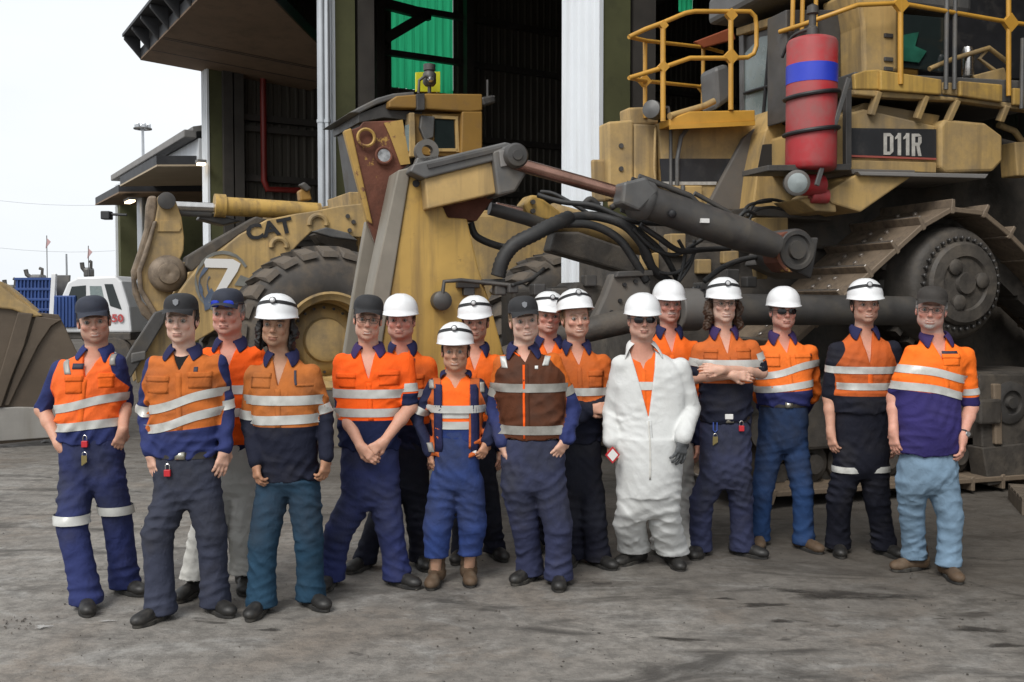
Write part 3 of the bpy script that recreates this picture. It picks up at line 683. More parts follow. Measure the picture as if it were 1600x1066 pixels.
# platform and its hand rails
dpr('platform', M_YELB, [(1046, 186), (1078, 174), (1180, 172), (1180, 190), (1046, 197)], hv+.2, .35, .01)
dpr('platform_toe_board', M_YELB, [(1048, 195), (1180, 189), (1180, 196), (1048, 202)], hv+.22, .03, 0)
vf, vb = hv+.2, hv-1.0
rail = lambda pts, r=.021: dtube('hand_rail', M_YELB, pts, r, 10)
# front (near) run: top rail, mid rail, loop
rail([(983, 58, vf), (1008, 46, vf), (1035, 36, vf), (1070, 21, vf), (1085, 18, vf), (1140, 18, vf), (1172, 18, vf), (1180, 26, vf), (1182, 40, vf), (1182, 72, vf), (1178, 84, vf), (1168, 90, vf), (1143, 91, vf), (1078, 91, vf), (1032, 107, vf), (983, 122, vf)])
rail([(1142, 20, vf), (1142, 172, vf)], .024); rail([(1036, 38, vf), (1036, 190, vf)], .024)
# far run
rail([(983, 58, vf), (1010, 64, vf-.3), (1100, 74, vb), (1130, 82, vb)], .018); rail([(983, 122, vf), (1010, 127, vf-.3), (1098, 136, vb), (1120, 138, vb)], .018)
rail([(1008, 64, vf-.3), (1008, 185, vf-.3)], .02); rail([(1099, 76, vb), (1098, 172, vb)], .02)
def knot(px, py, v, s=.075):
    c = D.px(px, py, v); MB().prism([(c.x-s, c.z), (c.x, c.z-s), (c.x+s, c.z), (c.x, c.z+s)], 'y', v-.022, v+.022).build('rail_gusset', M_YELB, dz)
knot(1142, 89, vf); knot(1142, 24, vf, .06); knot(1036, 105, vf, .055); knot(1007, 127, vf-.3, .065); knot(1099, 138, vb, .065); knot(1036, 40, vf, .045)
dpr('air_cleaner', M_STLG, [(1116, 105), (1138, 98), (1150, 150), (1120, 172)], hv-.2, .3, .04)
dpr('orange_hood_shade', mat('orange_cover', (.25, .06, .02), .7, noise=(3, .2)), [(1085, 65), (1145, 42), (1150, 62), (1100, 75)], hv-.9, .05)
dtube('hose_guard', M_YEL, [(1046, 182, vf), (1100, 166, hv), (1116, 158, hv)], .03)
# ---- cab
cv = -1.0
uc = D.px(1228, 120, -.8).x; cfar = D.pxu(1160, 120, uc).y; zr_ = D.pxu(1228, 30, uc).z
def upr(name, m, pts, u, th, bevel=.01):       # polygon on a plane facing forward
    q = [D.pxu(a, b, u) for a, b in pts]; return MB().prism([(p.y, p.z) for p in q], 'x', u-th, u).build(name, m, dz, bevel=bevel)
zb_ = D.px(1228, 200, -.8).z
MB().box((uc-1.5, -.85, zb_), (uc-.04, cfar, zr_+.1)).build('cab', M_OCH, dz, bevel=.03)
MB().box((uc-1.9, -.62, zr_+.16), (uc+.28, cfar-.2, zr_+.42)).build('cab_roof', M_STLG, dz, bevel=.05)
upr('roof_beam', M_YEL, [(1150, 44), (1236, 16), (1236, 30), (1150, 56)], uc+.06, .08)
upr('window_frame', M_STL, [(1158, 60), (1228, 34), (1228, 196), (1158, 190)], uc, .06, .01)
upr('window_pane', M_PGLASS, [(1163, 84), (1188, 58), (1218, 52), (1218, 176), (1186, 188), (1163, 182)], uc+.012, .01, 0)
for a_, b_ in (((1203, 58), (1192, 184)), ((1163, 146), (1217, 130))):
    MB().tube([D.pxu(*a_, uc+.03), D.pxu(*b_, uc+.03)], .016, 8).build('wiper_frame', M_BLK, dz, smooth=True)
upr('cab_pillar', M_STLG, [(1154, 52), (1161, 50), (1161, 190), (1155, 190)], uc+.03, .06)
for pts in ([(1212, 60), (1206, 95), (1216, 130), (1210, 170)], [(1222, 50), (1218, 90), (1226, 128), (1220, 165)], [(1232, 38), (1212, 45), (1204, 70), (1212, 110)]):
    dhose('cab_hose', M_HOSE, [(x, y, cv+.14) for x, y in pts], .016)
# letters on the roof side, cut by the top of the frame
# wide sloping pillar & door opening & window with green reflections
dpr('door_opening', M_BLK, [(1312, 28), (1345, 22), (1345, 118), (1312, 122)], cv+.2, .1, 0)
dpr('cab_column', M_YEL, [(1338, -20), (1404, -20), (1404, 112), (1350, 118), (1348, 40)], -.25, .5, .03)
for y in (56, 93, 108):
    c = D.px(1388, y, -.245); MB().box((c.x-.045, c.y-.01, c.z-.018), (c.x+.045, c.y+.012, c.z+.018)).build('slot_cover', M_STL, dz, bevel=.005)
dpr('rear_window', M_DGLASS, [(1408, 22), (1476, 28), (1474, 112), (1408, 105)], -.5, .05, 0)
dpr('window_reflection', mat('green_reflection_paint', (.02, .12, .08), .4, noise=(5, .5)), [(1410, 55), (1436, 50), (1430, 72), (1448, 80), (1436, 98), (1410, 95)], -.62+.14, .01, 0)  # reflection in the glass painted as a thin green patch over the pane
dpr('cab_rear_wall', M_BLK, [(1404, -20), (1640, -20), (1640, 125), (1404, 118)], -1.2, .2)
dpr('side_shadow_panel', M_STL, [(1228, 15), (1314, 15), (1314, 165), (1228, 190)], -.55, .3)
# walkway deck with fascia panels
dpr('walkway_deck', M_STLG, [(1335, 112), (1640, 128), (1640, 166), (1400, 146), (1338, 138)], -.16, 1.0)
dpr('walkway_fascia', M_YELC, [(1334, 116), (1352, 110), (1376, 108), (1376, 140), (1336, 140)], -.13, .04)
dpr('walkway_fascia', M_YELC, [(1376, 109), (1472, 124), (1472, 148), (1376, 141)], -.1, .04)
dpr('walkway_fascia', M_YELC, [(1500, 126), (1567, 132), (1567, 160), (1500, 150)], -.1, .04)
dpr('walkway_fascia', M_YELC, [(1584, 137), (1640, 142), (1640, 168), (1584, 164)], -.1, .04)
dpr('walkway_panel', M_YEL, [(1474, 128), (1499, 130), (1499, 150), (1474, 147)], -.14, .03)
dpr('kick_plate', M_YEL, [(1335, 139), (1376, 141), (1640, 166), (1640, 178), (1500, 158), (1376, 152), (1336, 148)], -.14, .1)
for a_, b_ in (((1372, 143), (1360, 180)), ((1446, 150), (1432, 186)), ((1495, 157), (1480, 190)), ((1572, 165), (1562, 190))):
    A_, B_ = D.px(*a_, -.15), D.px(*b_, -.2); MB().bar(A_, B_, .05, .07, (0, 1, 0)).build('deck_strut', M_YEL, dz, bevel=.008)
for x in (1385, 1463, 1518):
    pass
# D11R box, its dusty top and the tank behind
dpr('battery_box', M_YEL, [(1270, 200), (1330, 176), (1350, 170), (1462, 196), (1464, 270), (1330, 264), (1270, 262)], -.22, .8, .02)
dpr('box_top_plate', M_YEL, [(1330, 176), (1352, 160), (1470, 180), (1464, 198)], -.3, .7, .015)
bp_ = dpr('name_panel', M_STRIPE, [(1322, 200), (1463, 202), (1463, 248), (1322, 246)], -.20, .02, 0)
dpr('pin_stripe', M_PIN, [(1322, 242), (1463, 247), (1463, 250), (1322, 245)], -.196, .01, 0)
dpr('lower_strip', M_YEL, [(1322, 250), (1463, 254), (1463, 270), (1322, 264)], -.19, .03, .006)
def dz_text(txt, px, py, v, size, m, rot=0, sx=1.0, bold=.0, parent=None, ext=.004, frame=D, par=None):
    c = frame.px(px, py, v)
    # text plane: x to the viewer's right = -u, y up, normal +v
    M = Matrix.Identity(4)
    for i, ax in enumerate((Vector((-1, 0, 0)), Vector((0, 0, 1)), Vector((0, 1, 0)))):
        for j in range(3): M[j][i] = ax[j]
    M = Matrix.Translation(c) @ M @ Matrix.Rotation(R(rot), 4, 'Z')
    return put_text(txt, size, m, parent or dz, M, bold=bold, sx=sx, ext=ext)
def letter(pieces):
    mb = MB()
    for q in pieces: mb.prism(q2(D, q, -.19), 'y', -.19, -.195)
    mb.build('letter', M_LET, dz)
def rc_(x0, x1, y0, y1): return [(x0, y0), (x1, y0), (x1, y1), (x0, y1)]
letter([rc_(1381, 1386, 208, 242), [(1386, 208), (1391, 208), (1396, 213), (1386, 213)], [(1386, 237), (1396, 237), (1391, 242), (1386, 242)], rc_(1391, 1396, 213, 237)])
letter([[(1403, 208), (1408, 208), (1408, 243), (1403, 243)], [(1399, 215), (1403, 210), (1403, 216), (1399, 218)]])
letter([[(1416, 208), (1421, 208), (1421, 243), (1416, 243)], [(1412, 215), (1416, 210), (1416, 216), (1412, 218)]])
letter([rc_(1425, 1430, 209, 244), [(1430, 209), (1436, 209), (1440, 213), (1430, 214)], rc_(1435, 1440, 214, 223), [(1430, 223), (1440, 223), (1437, 228), (1430, 228)], [(1432, 228), (1437, 228), (1440, 244), (1435, 244)]])
dpr('fluid_tank', M_YEL, [(1469, 196), (1478, 186), (1540, 192), (1567, 212), (1567, 252), (1552, 268), (1478, 270), (1470, 262)], -.16, .8, .025)
dpr('tank_bracket', M_YEL, [(1586, 222), (1620, 222), (1620, 275), (1590, 275)], -.3, .2)
dpr('fender_shelf', M_GUT, [(1340, 268), (1545, 272), (1540, 279), (1345, 274)], -.05, .8, .006)
dpr('fender_shelf', M_GUARD, [(1330, 264), (1430, 266), (1430, 273), (1332, 272)], -.1, .6, .006)
dpr('fender_wedge', M_YEL, [(1288, 303), (1345, 268), (1428, 274), (1345, 332), (1300, 318)], -.1, .5, .015)
dpr('fender_wedge', M_YEL, [(1248, 311), (1305, 307), (1308, 332), (1275, 330)], -.12, .4, .015)
# panel with stripe ahead of the red cylinder
pv = -.85
dpr('side_panel', M_YEL, [(1216, 168), (1290, 160), (1290, 330), (1176, 328), (1184, 262), (1196, 205)], pv, .4)
dpr('side_stripe', M_STRIPE, [(1192, 226), (1245, 222), (1245, 264), (1184, 266)], pv+.01, .01, 0)
dpr('pin_stripe', M_PIN, [(1184, 266), (1245, 263), (1245, 266), (1183, 269)], pv+.013, .01, 0)
dpr('step_box', M_YEL, [(1180, 340), (1232, 340), (1232, 366), (1182, 364)], -.55, .4)
dpr('step_box', M_STL, [(1178, 322), (1300, 330), (1300, 345), (1180, 338)], -.6, .4)
for y in (318, 330): dhose('hose', M_HOSE, [(1168, y+20, -.5), (1180, y, -.5), (1205, y-6, -.5), (1232, y, -.5)], .014)
# ---- red fire-suppression cylinder
rc = D.px(1268, 160, -.05); zt = D.px(1268, 62, -.05).z; zb = D.px(1268, 262, -.05).z; rr_ = .205
cyl = empty('fire_cylinder'); cyl.parent = dz; 
def ring(z0, z1, r, m, n, par): return MB().lathe([(r, z0), (r, z1)], (rc.x, rc.y, 0), (0, 0, 1), 36, False).build(n, m, par, smooth='all')
tank = MB().lathe([(.06, zb-.03), (.185, zb-.025), (rr_, zb-.005), (rr_, zb+.04), (rr_, zt-.035), (.19, zt-.008), (.15, zt+.008), (.05, zt+.02)], (rc.x, rc.y, 0), (0, 0, 1), 40).build('tank', M_RED, cyl, smooth='all')
zy = lambda y: D.px(1268, y, -.05).z
ring(zy(133), zy(104), rr_+.003, M_BLUE, 'blue_band', cyl)
for y in (150, 206):
    z = zy(y); MB().tube([(rc.x+(rr_+.012)*math.cos(a), rc.y+(rr_+.012)*math.sin(a), z-.03*math.cos(a)) for a in [2*math.pi*k/32 for k in range(32)]], .018, 8, closed=True).build('clamp_strap', M_BLK, cyl, smooth=True)
MB().lathe([(.05, 0), (.05, .06), (.03, .08), (.03, .17), (.05, .18), (.045, .24), (.01, .26)], (rc.x, rc.y, zt+.03), (0, 0, 1), 16).build('valve', M_STL, cyl, smooth=True)
dhose('hose', M_HOSE, [(1268, 45, -.05), (1250, 50, -.1), (1235, 62, -.2), (1222, 90, -.3)], .014, cyl)
c = D.px(1280, 290, -.1); MB().lathe([(.07, -.2), (.09, -.18), (.09, .02), (.04, .06)], c, (-1, 0, 0), 18).build('valve_body', M_RED, cyl, smooth=True)
c = D.px(1284, 307, -.1); MB().lathe([(.05, -.1), (.06, -.09), (.06, .05), (.03, .06)], c, (-1, .2, 0), 14).build('valve_body', M_RED, cyl, smooth=True)
MB().bar(D.px(1326, 122, .12), D.px(1276, 290, .12), .04, .02, (0, 1, 0)).build('support_stay', M_STLG, dz, bevel=.004)
dpr('support_post', M_STL, [(1322, 140), (1331, 140), (1331, 262), (1322, 262)], -.05, .05, .005)
dpr('support_shelf', M_STL, [(1200, 258), (1330, 256), (1330, 266), (1200, 267)], .02, .4, .005)
# work lamp under the cylinder
c = D.px(1244, 286, .0); lmp = MB().lathe([(.04, -.14), (.09, -.1), (.105, .0), (.105, .04), (.09, .05)], c, (.35, .9, -.1), 22).build('work_lamp', M_GUARD, dz, smooth=True)
MB().lathe([(.09, .045), (.06, .06), (.0, .065)], c, (.35, .9, -.1), 22).build('lens', mat('lamp_glass', (.3, .34, .34), .15, 0, noise=(10, .2)), lmp, smooth=True)
# ---- rails around the walkway
rv = -.1
rail2 = lambda pts, r=.02: dtube('hand_rail', M_YELB, pts, r, 10)
rail2([(1218, 50, -.6), (1250, 40, -.4), (1290, 26, -.2), (1340, 8, rv), (1405, 5, rv), (1480, 18, rv), (1560, 32, rv), (1640, 44, rv)])
rail2([(1407, -30, rv), (1407, 132, rv)], .024); rail2([(1576, -40, rv), (1576, 150, rv)], .022)
for x in (1240, 1255, 1276): rail2([(x, -40, -.5), (x-2, 48, -.5)], .02)
for x in (1480, 1493): dtube('ladder_post', M_STLG, [(x, -30, rv), (x-2, 140, rv)], .02)
knot(1407, 7, rv, .08); knot(1578, 36, rv, .085)
dtube('folded_arm', M_YEL, [(1452, 108, -.3), (1490, 92, -.3), (1545, 75, -.3), (1575, 98, -.3)], .022)
dtube('folded_arm', M_YEL, [(1545, 75, -.32), (1530, 92, -.32), (1560, 115, -.32)], .02)
dpr('folded_step', M_YEL, [(1520, 118), (1570, 105), (1578, 130), (1530, 132)], -.3, .05)
c = D.px(1512, 97, -.35); MB().lathe([(.05, -.13), (.055, -.12), (.055, .1), (.045, .13), (.02, .14)], c, (0, 0, 1), 18).build('bright_canister', M_CHR, dz, smooth=True)
dtube('side_pipe', M_STLG, [(1598, 60, -.1), (1596, 170, -.1)], .02)
# the sloping steel rail on the underside right
dtube('lower_pipe', M_YEL, [(1560, 195, -.4), (1585, 205, -.4), (1605, 232, -.4)], .03)

# ================================================================== blade end, cylinder and push arm
bv_ = 0.02
dpr('blade_side_plate', M_YELC, [(641, 270), (664, 263), (700, 340), (730, 342), (748, 420), (765, 470), (800, 600), (806, 700), (575, 700), (600, 520), (612, 450)], bv_, .30, .012)
# front edge of the plate (light grey worn steel)
dpr('cutting_strip', mat('worn_pale_steel', (.24, .215, .175), .6, .1, noise=(3, .2), streak=((.15, .12, .09, 1), .5, 6.0)), [(622, 266), (640, 262), (641, 270), (612, 450), (600, 520), (575, 700), (548, 700), (583, 450)], bv_+.02, .34, .01)
dpr('moldboard_edge', mat('worn_pale_steel', (.24, .215, .175)), [(572, 345), (583, 375), (592, 395), (585, 440), (560, 700), (515, 700), (552, 460)], bv_-.45, .10, .01)
pp = MB()
cu = [D.px(x, y, bv_-.3) for x, y in ((634, 275), (606, 360), (592, 440), (586, 520), (590, 620), (600, 690))]
pp.v = [(p.x, bv_-.34, p.z) for p in cu]+[(p.x, -1.25, p.z) for p in cu]+[(p.x-.1, bv_-.34, p.z) for p in cu]+[(p.x-.1, -1.25, p.z) for p in cu]
n = len(cu); pp.f = [(i, i+1, n+i+1, n+i) for i in range(n-1)]+[(2*n+i, 3*n+i, 3*n+i+1, 2*n+i+1) for i in range(n-1)]+[(0, n, 3*n, 2*n), (n-1, 3*n-1, 4*n-1, 2*n-1), tuple(range(n))+tuple(range(3*n-1, 2*n-1, -1)), tuple(range(n, 2*n))+tuple(range(4*n-1, 3*n-1, -1))]
pp.build('moldboard', M_DUSTY, dz)
dpr('rust_spill_plate', M_RUST, [(540, 206), (562, 198), (568, 190), (628, 188), (640, 256), (622, 270), (606, 345), (592, 392), (574, 345)], bv_-.36, .06, .008)
dpr('flaked_edge', M_RUSTY, [(537, 204), (549, 200), (583, 352), (574, 345)], bv_-.34, .08, .01)
dpr('flaked_patch', M_RUSTY, [(600, 192), (629, 187), (641, 256), (626, 258), (610, 214)], bv_-.345, .01, .0)
for (x, y, r_) in ((572, 215, .062), (600, 243, .058)):
    c = D.px(x, y, bv_-.33); MB().tube([(c.x+r_*math.cos(a), c.y, c.z+r_*math.sin(a)) for a in [2*math.pi*k/20 for k in range(20)]], .012, 6, closed=True).build('weld_ring', M_RUSTY if r_ > .06 else M_RUST, dz, smooth=True)
c = D.px(600, 243, bv_-.335); MB().lathe([(.05, 0), (.05, .01)], c, (0, 1, 0), 20).build('lifting_hole', mat('hole_paint', (.35, .36, .37), .6, noise=(20, .6)), dz)
# box rib on top of the plate
dpr('top_box', M_YEL, [(664, 278), (769, 252), (776, 302), (668, 327)], bv_+.14, .42, .012)
dpr('top_cap', M_STLG, [(640, 268), (646, 256), (790, 222), (806, 226), (806, 240), (770, 252), (664, 279)], bv_+.17, .48, .012)
dpr('top_rail', M_STL, [(668, 256), (785, 229), (785, 236), (670, 264)], bv_+.185, .02, .004)
dpr('end_block', M_STLG, [(769, 236), (800, 224), (824, 234), (826, 266), (806, 300), (778, 306)], bv_+.19, .46, .02)
dpr('fitting_plate', M_GUT, [(780, 236), (791, 234), (793, 259), (783, 261)], bv_+.21, .02, .004)
c = D.px(807, 243, bv_+.24)
MB().lathe([(.085, -.3), (.09, -.28), (.09, .0), (.075, .02), (.04, .025), (.035, .035), (0, .035)], c, (0, 1, 0), 26).build('pivot_pin', M_STL, dz, smooth=True)
c = D.px(666, 237, bv_-.05); 
mb = MB(); n = 22; ro, ri = .085, .042
for s_ in (-.04, .04): mb.v += [(c.x+r_*math.cos(2*math.pi*k/n), c.y+s_, c.z+r_*math.sin(2*math.pi*k/n)) for r_ in (ro, ri) for k in range(n)]
for k in range(n):
    k2 = (k+1) % n; mb.f += [(k, k2, n+k2, n+k), (2*n+k, 3*n+k, 3*n+k2, 2*n+k2), (k, 2*n+k, 2*n+k2, k2), (n+k, n+k2, 3*n+k2, 3*n+k)]
mb.build('lifting_eye', M_STLG, dz, smooth=True)
dpr('eye_foot', M_STLG, [(652, 246), (684, 242), (690, 256), (646, 262)], bv_-.01, .08, .01)
c = D.px(650, 287, bv_+.005); MB().lathe([(.026, 0), (.026, .008)], c, (0, 1, 0), 14).build('bolt_hole', M_BLK, dz)
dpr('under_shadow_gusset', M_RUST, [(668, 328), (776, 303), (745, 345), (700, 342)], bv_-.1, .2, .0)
# fittings low on the plate
for (x0, x1, y0, y1) in ((715, 750, 440, 450), (725, 742, 450, 462), (755, 790, 436, 446)):
    dpr('pipe_bracket', M_STL, [(x0, y0), (x1, y0), (x1, y1), (x0, y1)], bv_+.06, .06, .006)
c = D.px(690, 470, bv_+.06); MB().lathe([(.07, -.06), (.07, .03), (.04, .05)], c, (0, 1, 0), 16).build('pipe_flange', M_STL, dz, smooth=True)
dtube('grease_pipe', M_STL, [(690, 470, bv_+.08), (694, 440, bv_+.1), (720, 438, bv_+.1), (760, 442, bv_+.1), (800, 446, bv_+.15)], .016)
# tilt cylinder
A_ = D.px(826, 262, .22); B_ = D.px(990, 308, .34); C_ = D.px(1235, 393, .45)
ax = (C_-B_).normalized()
MB().tube([D.px(800, 254, .2), B_], .048, 18).build('cylinder_rod', M_CHRR, dz, smooth=True)
barrel = MB().tube([B_+ax*.12, C_-ax*.42], .128, 24).build('cylinder_barrel', M_STL, dz, smooth=True)
MB().tube([C_-ax*.43, C_-ax*.30, C_-ax*.12], [.128, .115, .09], 24).build('barrel_end', M_STL, barrel, smooth=True)
MB().tube([B_-ax*.04, B_+ax*.02, B_+ax*.10, B_+ax*.13], [.12, .155, .155, .135], 22).build('gland', M_STLG, barrel, smooth=True)
e1 = ax.cross(Vector((0, 1, 0))).normalized(); e2 = ax.cross(e1)
for k in range(8):
    a = 2*math.pi*k/8+.2; o_ = B_-ax*.06+(e1*math.cos(a)+e2*math.sin(a))*.118; MB().tube([o_, o_+ax*.05], .018, 8).build('bolt', M_BLK, barrel)
dpr('gland_port', M_STLG, [(975, 285), (1010, 276), (1030, 300), (1000, 330), (972, 318)], .5, .18, .02)
for (x, y) in ((1050, 334), (1152, 364)):
    c = D.px(x, y, .5); MB().lathe([(.03, -.02), (.03, .02), (.015, .03)], c, (.2, 1, -.3), 10).build('port_plug', M_BLK, barrel, smooth=True)
c = D.px(1102, 344, .52); MB().box((c.x-.035, c.y-.06, c.z-.02), (c.x+.035, c.y+.0, c.z+.012)).build('paint_mark', M_PAPER, barrel)
dtube('cylinder_pipe', M_STL, [(998, 276, .4), (1040, 291, .42), (1078, 306, .42), (1098, 327, .42)], .022)
dtube('cylinder_pipe', M_STL, [(1085, 302, .42), (1140, 332, .44), (1150, 345, .44)], .018)
# trunnion, its bracket and the push arm
C0 = D.px(1230, 392, .3)
MB().lathe([(.15, -.24), (.165, -.22), (.165, .12), (.15, .14), (.12, .14), (.11, .12), (.075, .12), (.07, .15), (.045, .15), (.0, .15)], C0, (0, 1, 0), 30).build('trunnion_eye', M_STL, dz, smooth=True)
dpr('trunnion_ring', M_RUST, [(1217, 368), (1228, 362), (1236, 362), (1224, 372), (1219, 392), (1224, 412), (1240, 426), (1228, 424), (1216, 410), (1212, 390)], .43, .2, .006)
dpr('arm_bracket', M_STL, [(1232, 372), (1280, 371), (1272, 420), (1268, 436), (1215, 412)], .30, .5, .015)
o1, o2 = D.px(1062, 484, .35), D.px(1420, 486, .15)
MB().tube([o1, D.px(1230, 484, .3), o2], .122, 22).build('push_arm', M_STL, dz, smooth=True)
MB().tube([D.px(1056, 484, .35), D.px(1090, 484, .35)], .16, 20).build('arm_flange', M_GUARD, dz, smooth=True, bevel=.01)
f0 = D.px(1090, 484, .35)
for k in range(7):
    a = 2*math.pi*k/14+.2; c = f0+Vector((0, .162*math.cos(a), .162*math.sin(a))); MB().lathe([(.018, 0), (.018, .02)], c, (0, math.cos(a), math.sin(a)), 8).build('bolt', M_BLK, dz)
MB().tube([D.px(1056, 484, .35), D.px(900, 520, .2), D.px(790, 560, .05)], [.10, .09, .09], 20).build('push_arm', M_MUD, dz, smooth=True)
# bolted plates near the idler
dpr('idler_guard', M_GUARD, [(958, 428), (1012, 424), (1020, 470), (1008, 500), (950, 520), (925, 505), (945, 462)], .1, .12, .02)
for (x, y) in ((975, 445), (992, 440), (1000, 462), (968, 470), (985, 482), (955, 488)):
    c = D.px(x, y, .1); MB().lathe([(.016, 0), (.016, .02)], c, (0, 1, 0), 8).build('bolt', M_BLK, dz)
dpr('idler_cover', M_STL, [(965, 424), (1020, 422), (1022, 431), (962, 434)], .14, .2, .01)
dpr('front_frame', M_MUD, [(900, 440), (965, 450), (945, 520), (890, 560), (880, 470)], -.1, .4, .03)
# lift cylinders and frame ahead of the hood
dpr('yellow_link', M_YELC, [(817, 320), (830, 304), (842, 306), (876, 330), (880, 345), (830, 345)], -.35, .2, .02)
for (x, y) in ((832, 316), (832, 330)):
    c = D.px(x, y, -.34); MB().lathe([(.02, 0), (.02, .02)], c, (0, 1, 0), 8).build('bolt', M_STL, dz)
MB().tube([D.px(860, 340, -.6), D.px(1005, 378, -.75), D.px(1020, 384, -.8)], [.12, .12, .07], 18).build('lift_cylinder', M_YEL, dz, smooth=True)
dpr('dark_frame', M_MUD, [(868, 362), (905, 362), (985, 390), (1000, 420), (985, 428), (860, 392)], -.5, .2, .02)
MB().tube([D.px(765, 326, -.3), D.px(822, 342, -.3), D.px(850, 352, -.3)], .05, 14).build('dark_rod', M_STL, dz, smooth=True)
MB().tube([D.px(775, 322, -.35), D.px(815, 330, -.35)], .03, 14).build('rod', M_CHRR, dz, smooth=True)
dhose('hose_bundle', M_HOSE, [(778, 432, .1), (786, 405, .12), (804, 382, .14), (835, 366, .14), (862, 352, .1), (890, 340, .0)], .052, ribs=True, seg=14)
HS = [([(890, 340, 0), (930, 338, 0), (975, 352, .1), (1005, 385, .15), (1020, 420, .1), (1045, 440, .0)], .045),
      ([(880, 350, 0), (925, 352, .05), (965, 372, .1), (990, 405, .12), (1010, 440, .1)], .04),
      ([(840, 305, -.2), (880, 316, -.1), (930, 322, 0), (985, 345, .1), (1040, 350, .1)], .026),
      ([(905, 320, -.2), (945, 330, 0), (990, 356, .1), (1035, 395, .1), (1060, 440, 0)], .03),
      ([(1000, 352, .2), (1030, 372, .2), (1062, 392, .15), (1100, 390, .1), (1140, 388, 0)], .028),
      ([(990, 358, .2), (1020, 388, .2), (1055, 398, .15), (1085, 382, .1), (1100, 372, .1)], .02),
      ([(1010, 330, .1), (1000, 380, .1), (1018, 420, .1), (1060, 425, .1), (1090, 388, .1)], .018),
      ([(1060, 375, .1), (1070, 400, .1), (1060, 440, .1)], .018), ([(1085, 375, .1), (1080, 410, .1), (1056, 446, .1)], .018),
      ([(1100, 440, .1), (1135, 415, .1), (1180, 402, .1), (1215, 408, .1)], .028),
      ([(735, 348, -.3), (745, 370, -.3), (780, 385, -.25), (800, 386, -.1)], .035),
      ([(920, 334, -.1), (870, 305, -.2), (845, 300, -.3)], .02), ([(1145, 355, -.3), (1160, 335, -.3), (1172, 320, -.4), (1205, 314, -.5)], .018),
      ([(955, 325, -.2), (970, 318, -.2), (985, 330, -.2), (990, 350, -.2)], .03), ([(912, 322, -.3), (922, 312, -.3), (935, 322, -.3)], .035),
      ([(1150, 345, -.2), (1165, 330, -.2), (1180, 335, -.3)], .02), ([(800, 446, .2), (830, 436, .1), (850, 420, 0)], .018)]
for pts, r_ in HS: dhose('hydraulic_hose', M_HOSE, pts, r_*.8)
for (x, y, v, s) in ((840, 452, .1, .05), (870, 462, 0, .07), (800, 450, .15, .04), (780, 452, .1, .045), (920, 438, -.1, .05), (1140, 430, -.2, .06), (1170, 440, -.1, .05), (1100, 452, -.3, .07)):
    c = D.px(x, y, v); MB().box((c.x-s, c.y-s, c.z-s), (c.x+s, c.y+s, c.z+s*.8)).build('valve_block', M_STL, dz, bevel=.012)
dpr('lower_frame', M_MUD, [(800, 452), (905, 446), (900, 520), (800, 560)], -.2, .3, .03)
dpr('amber_marker', M_YEL, [(1180, 418), (1200, 418), (1200, 436), (1182, 436)], -.2, .06)
dpr('pivot_lug', M_RUST, [(1176, 400), (1200, 398), (1205, 420), (1176, 420)], -.15, .06)
# timber the tracks stand on at the right
for k, (x0, x1) in enumerate(((1508, 1640),)):
    a, b2 = G(1510, 800), G(1700, 792)
    o = empty('timber_pallet', (4.75, 8.02, 0), R(-18), label='weathered timber pallet on the ground beside the track at right', cat='pallet')
    for j in range(5): MB().box((-.6, -.3+j*.14, .115), (.9, -.3+j*.14+.11, .14)).build('plank', M_WOOD, o, bevel=.004)
    for j in range(3): MB().box((-.6+j*.7, -.3, 0), (-.5+j*.7, .37, .113)).build('bearer', M_WOOD, o, bevel=.004)
# ================================================================== WHEEL LOADER
EY = 12.9
E = Frame(Vector((P(518, 533, EY).x, EY, 0)), 25)
ld = empty('wheel_loader', matrix=E.matrix(), label='big yellow wheel loader with a white 7 on its arm, behind the left men', cat='wheel loader')
def epr(name, m, pts, v, thick, bevel=.015, parent=None, **kw): return pr(E, parent or ld, name, m, pts, v, thick, bevel, **kw)
def etube(name, m, pts, r, seg=12): return MB().tube([E.px(*p) for p in pts], r, seg).build(name, m, ld, smooth=True)
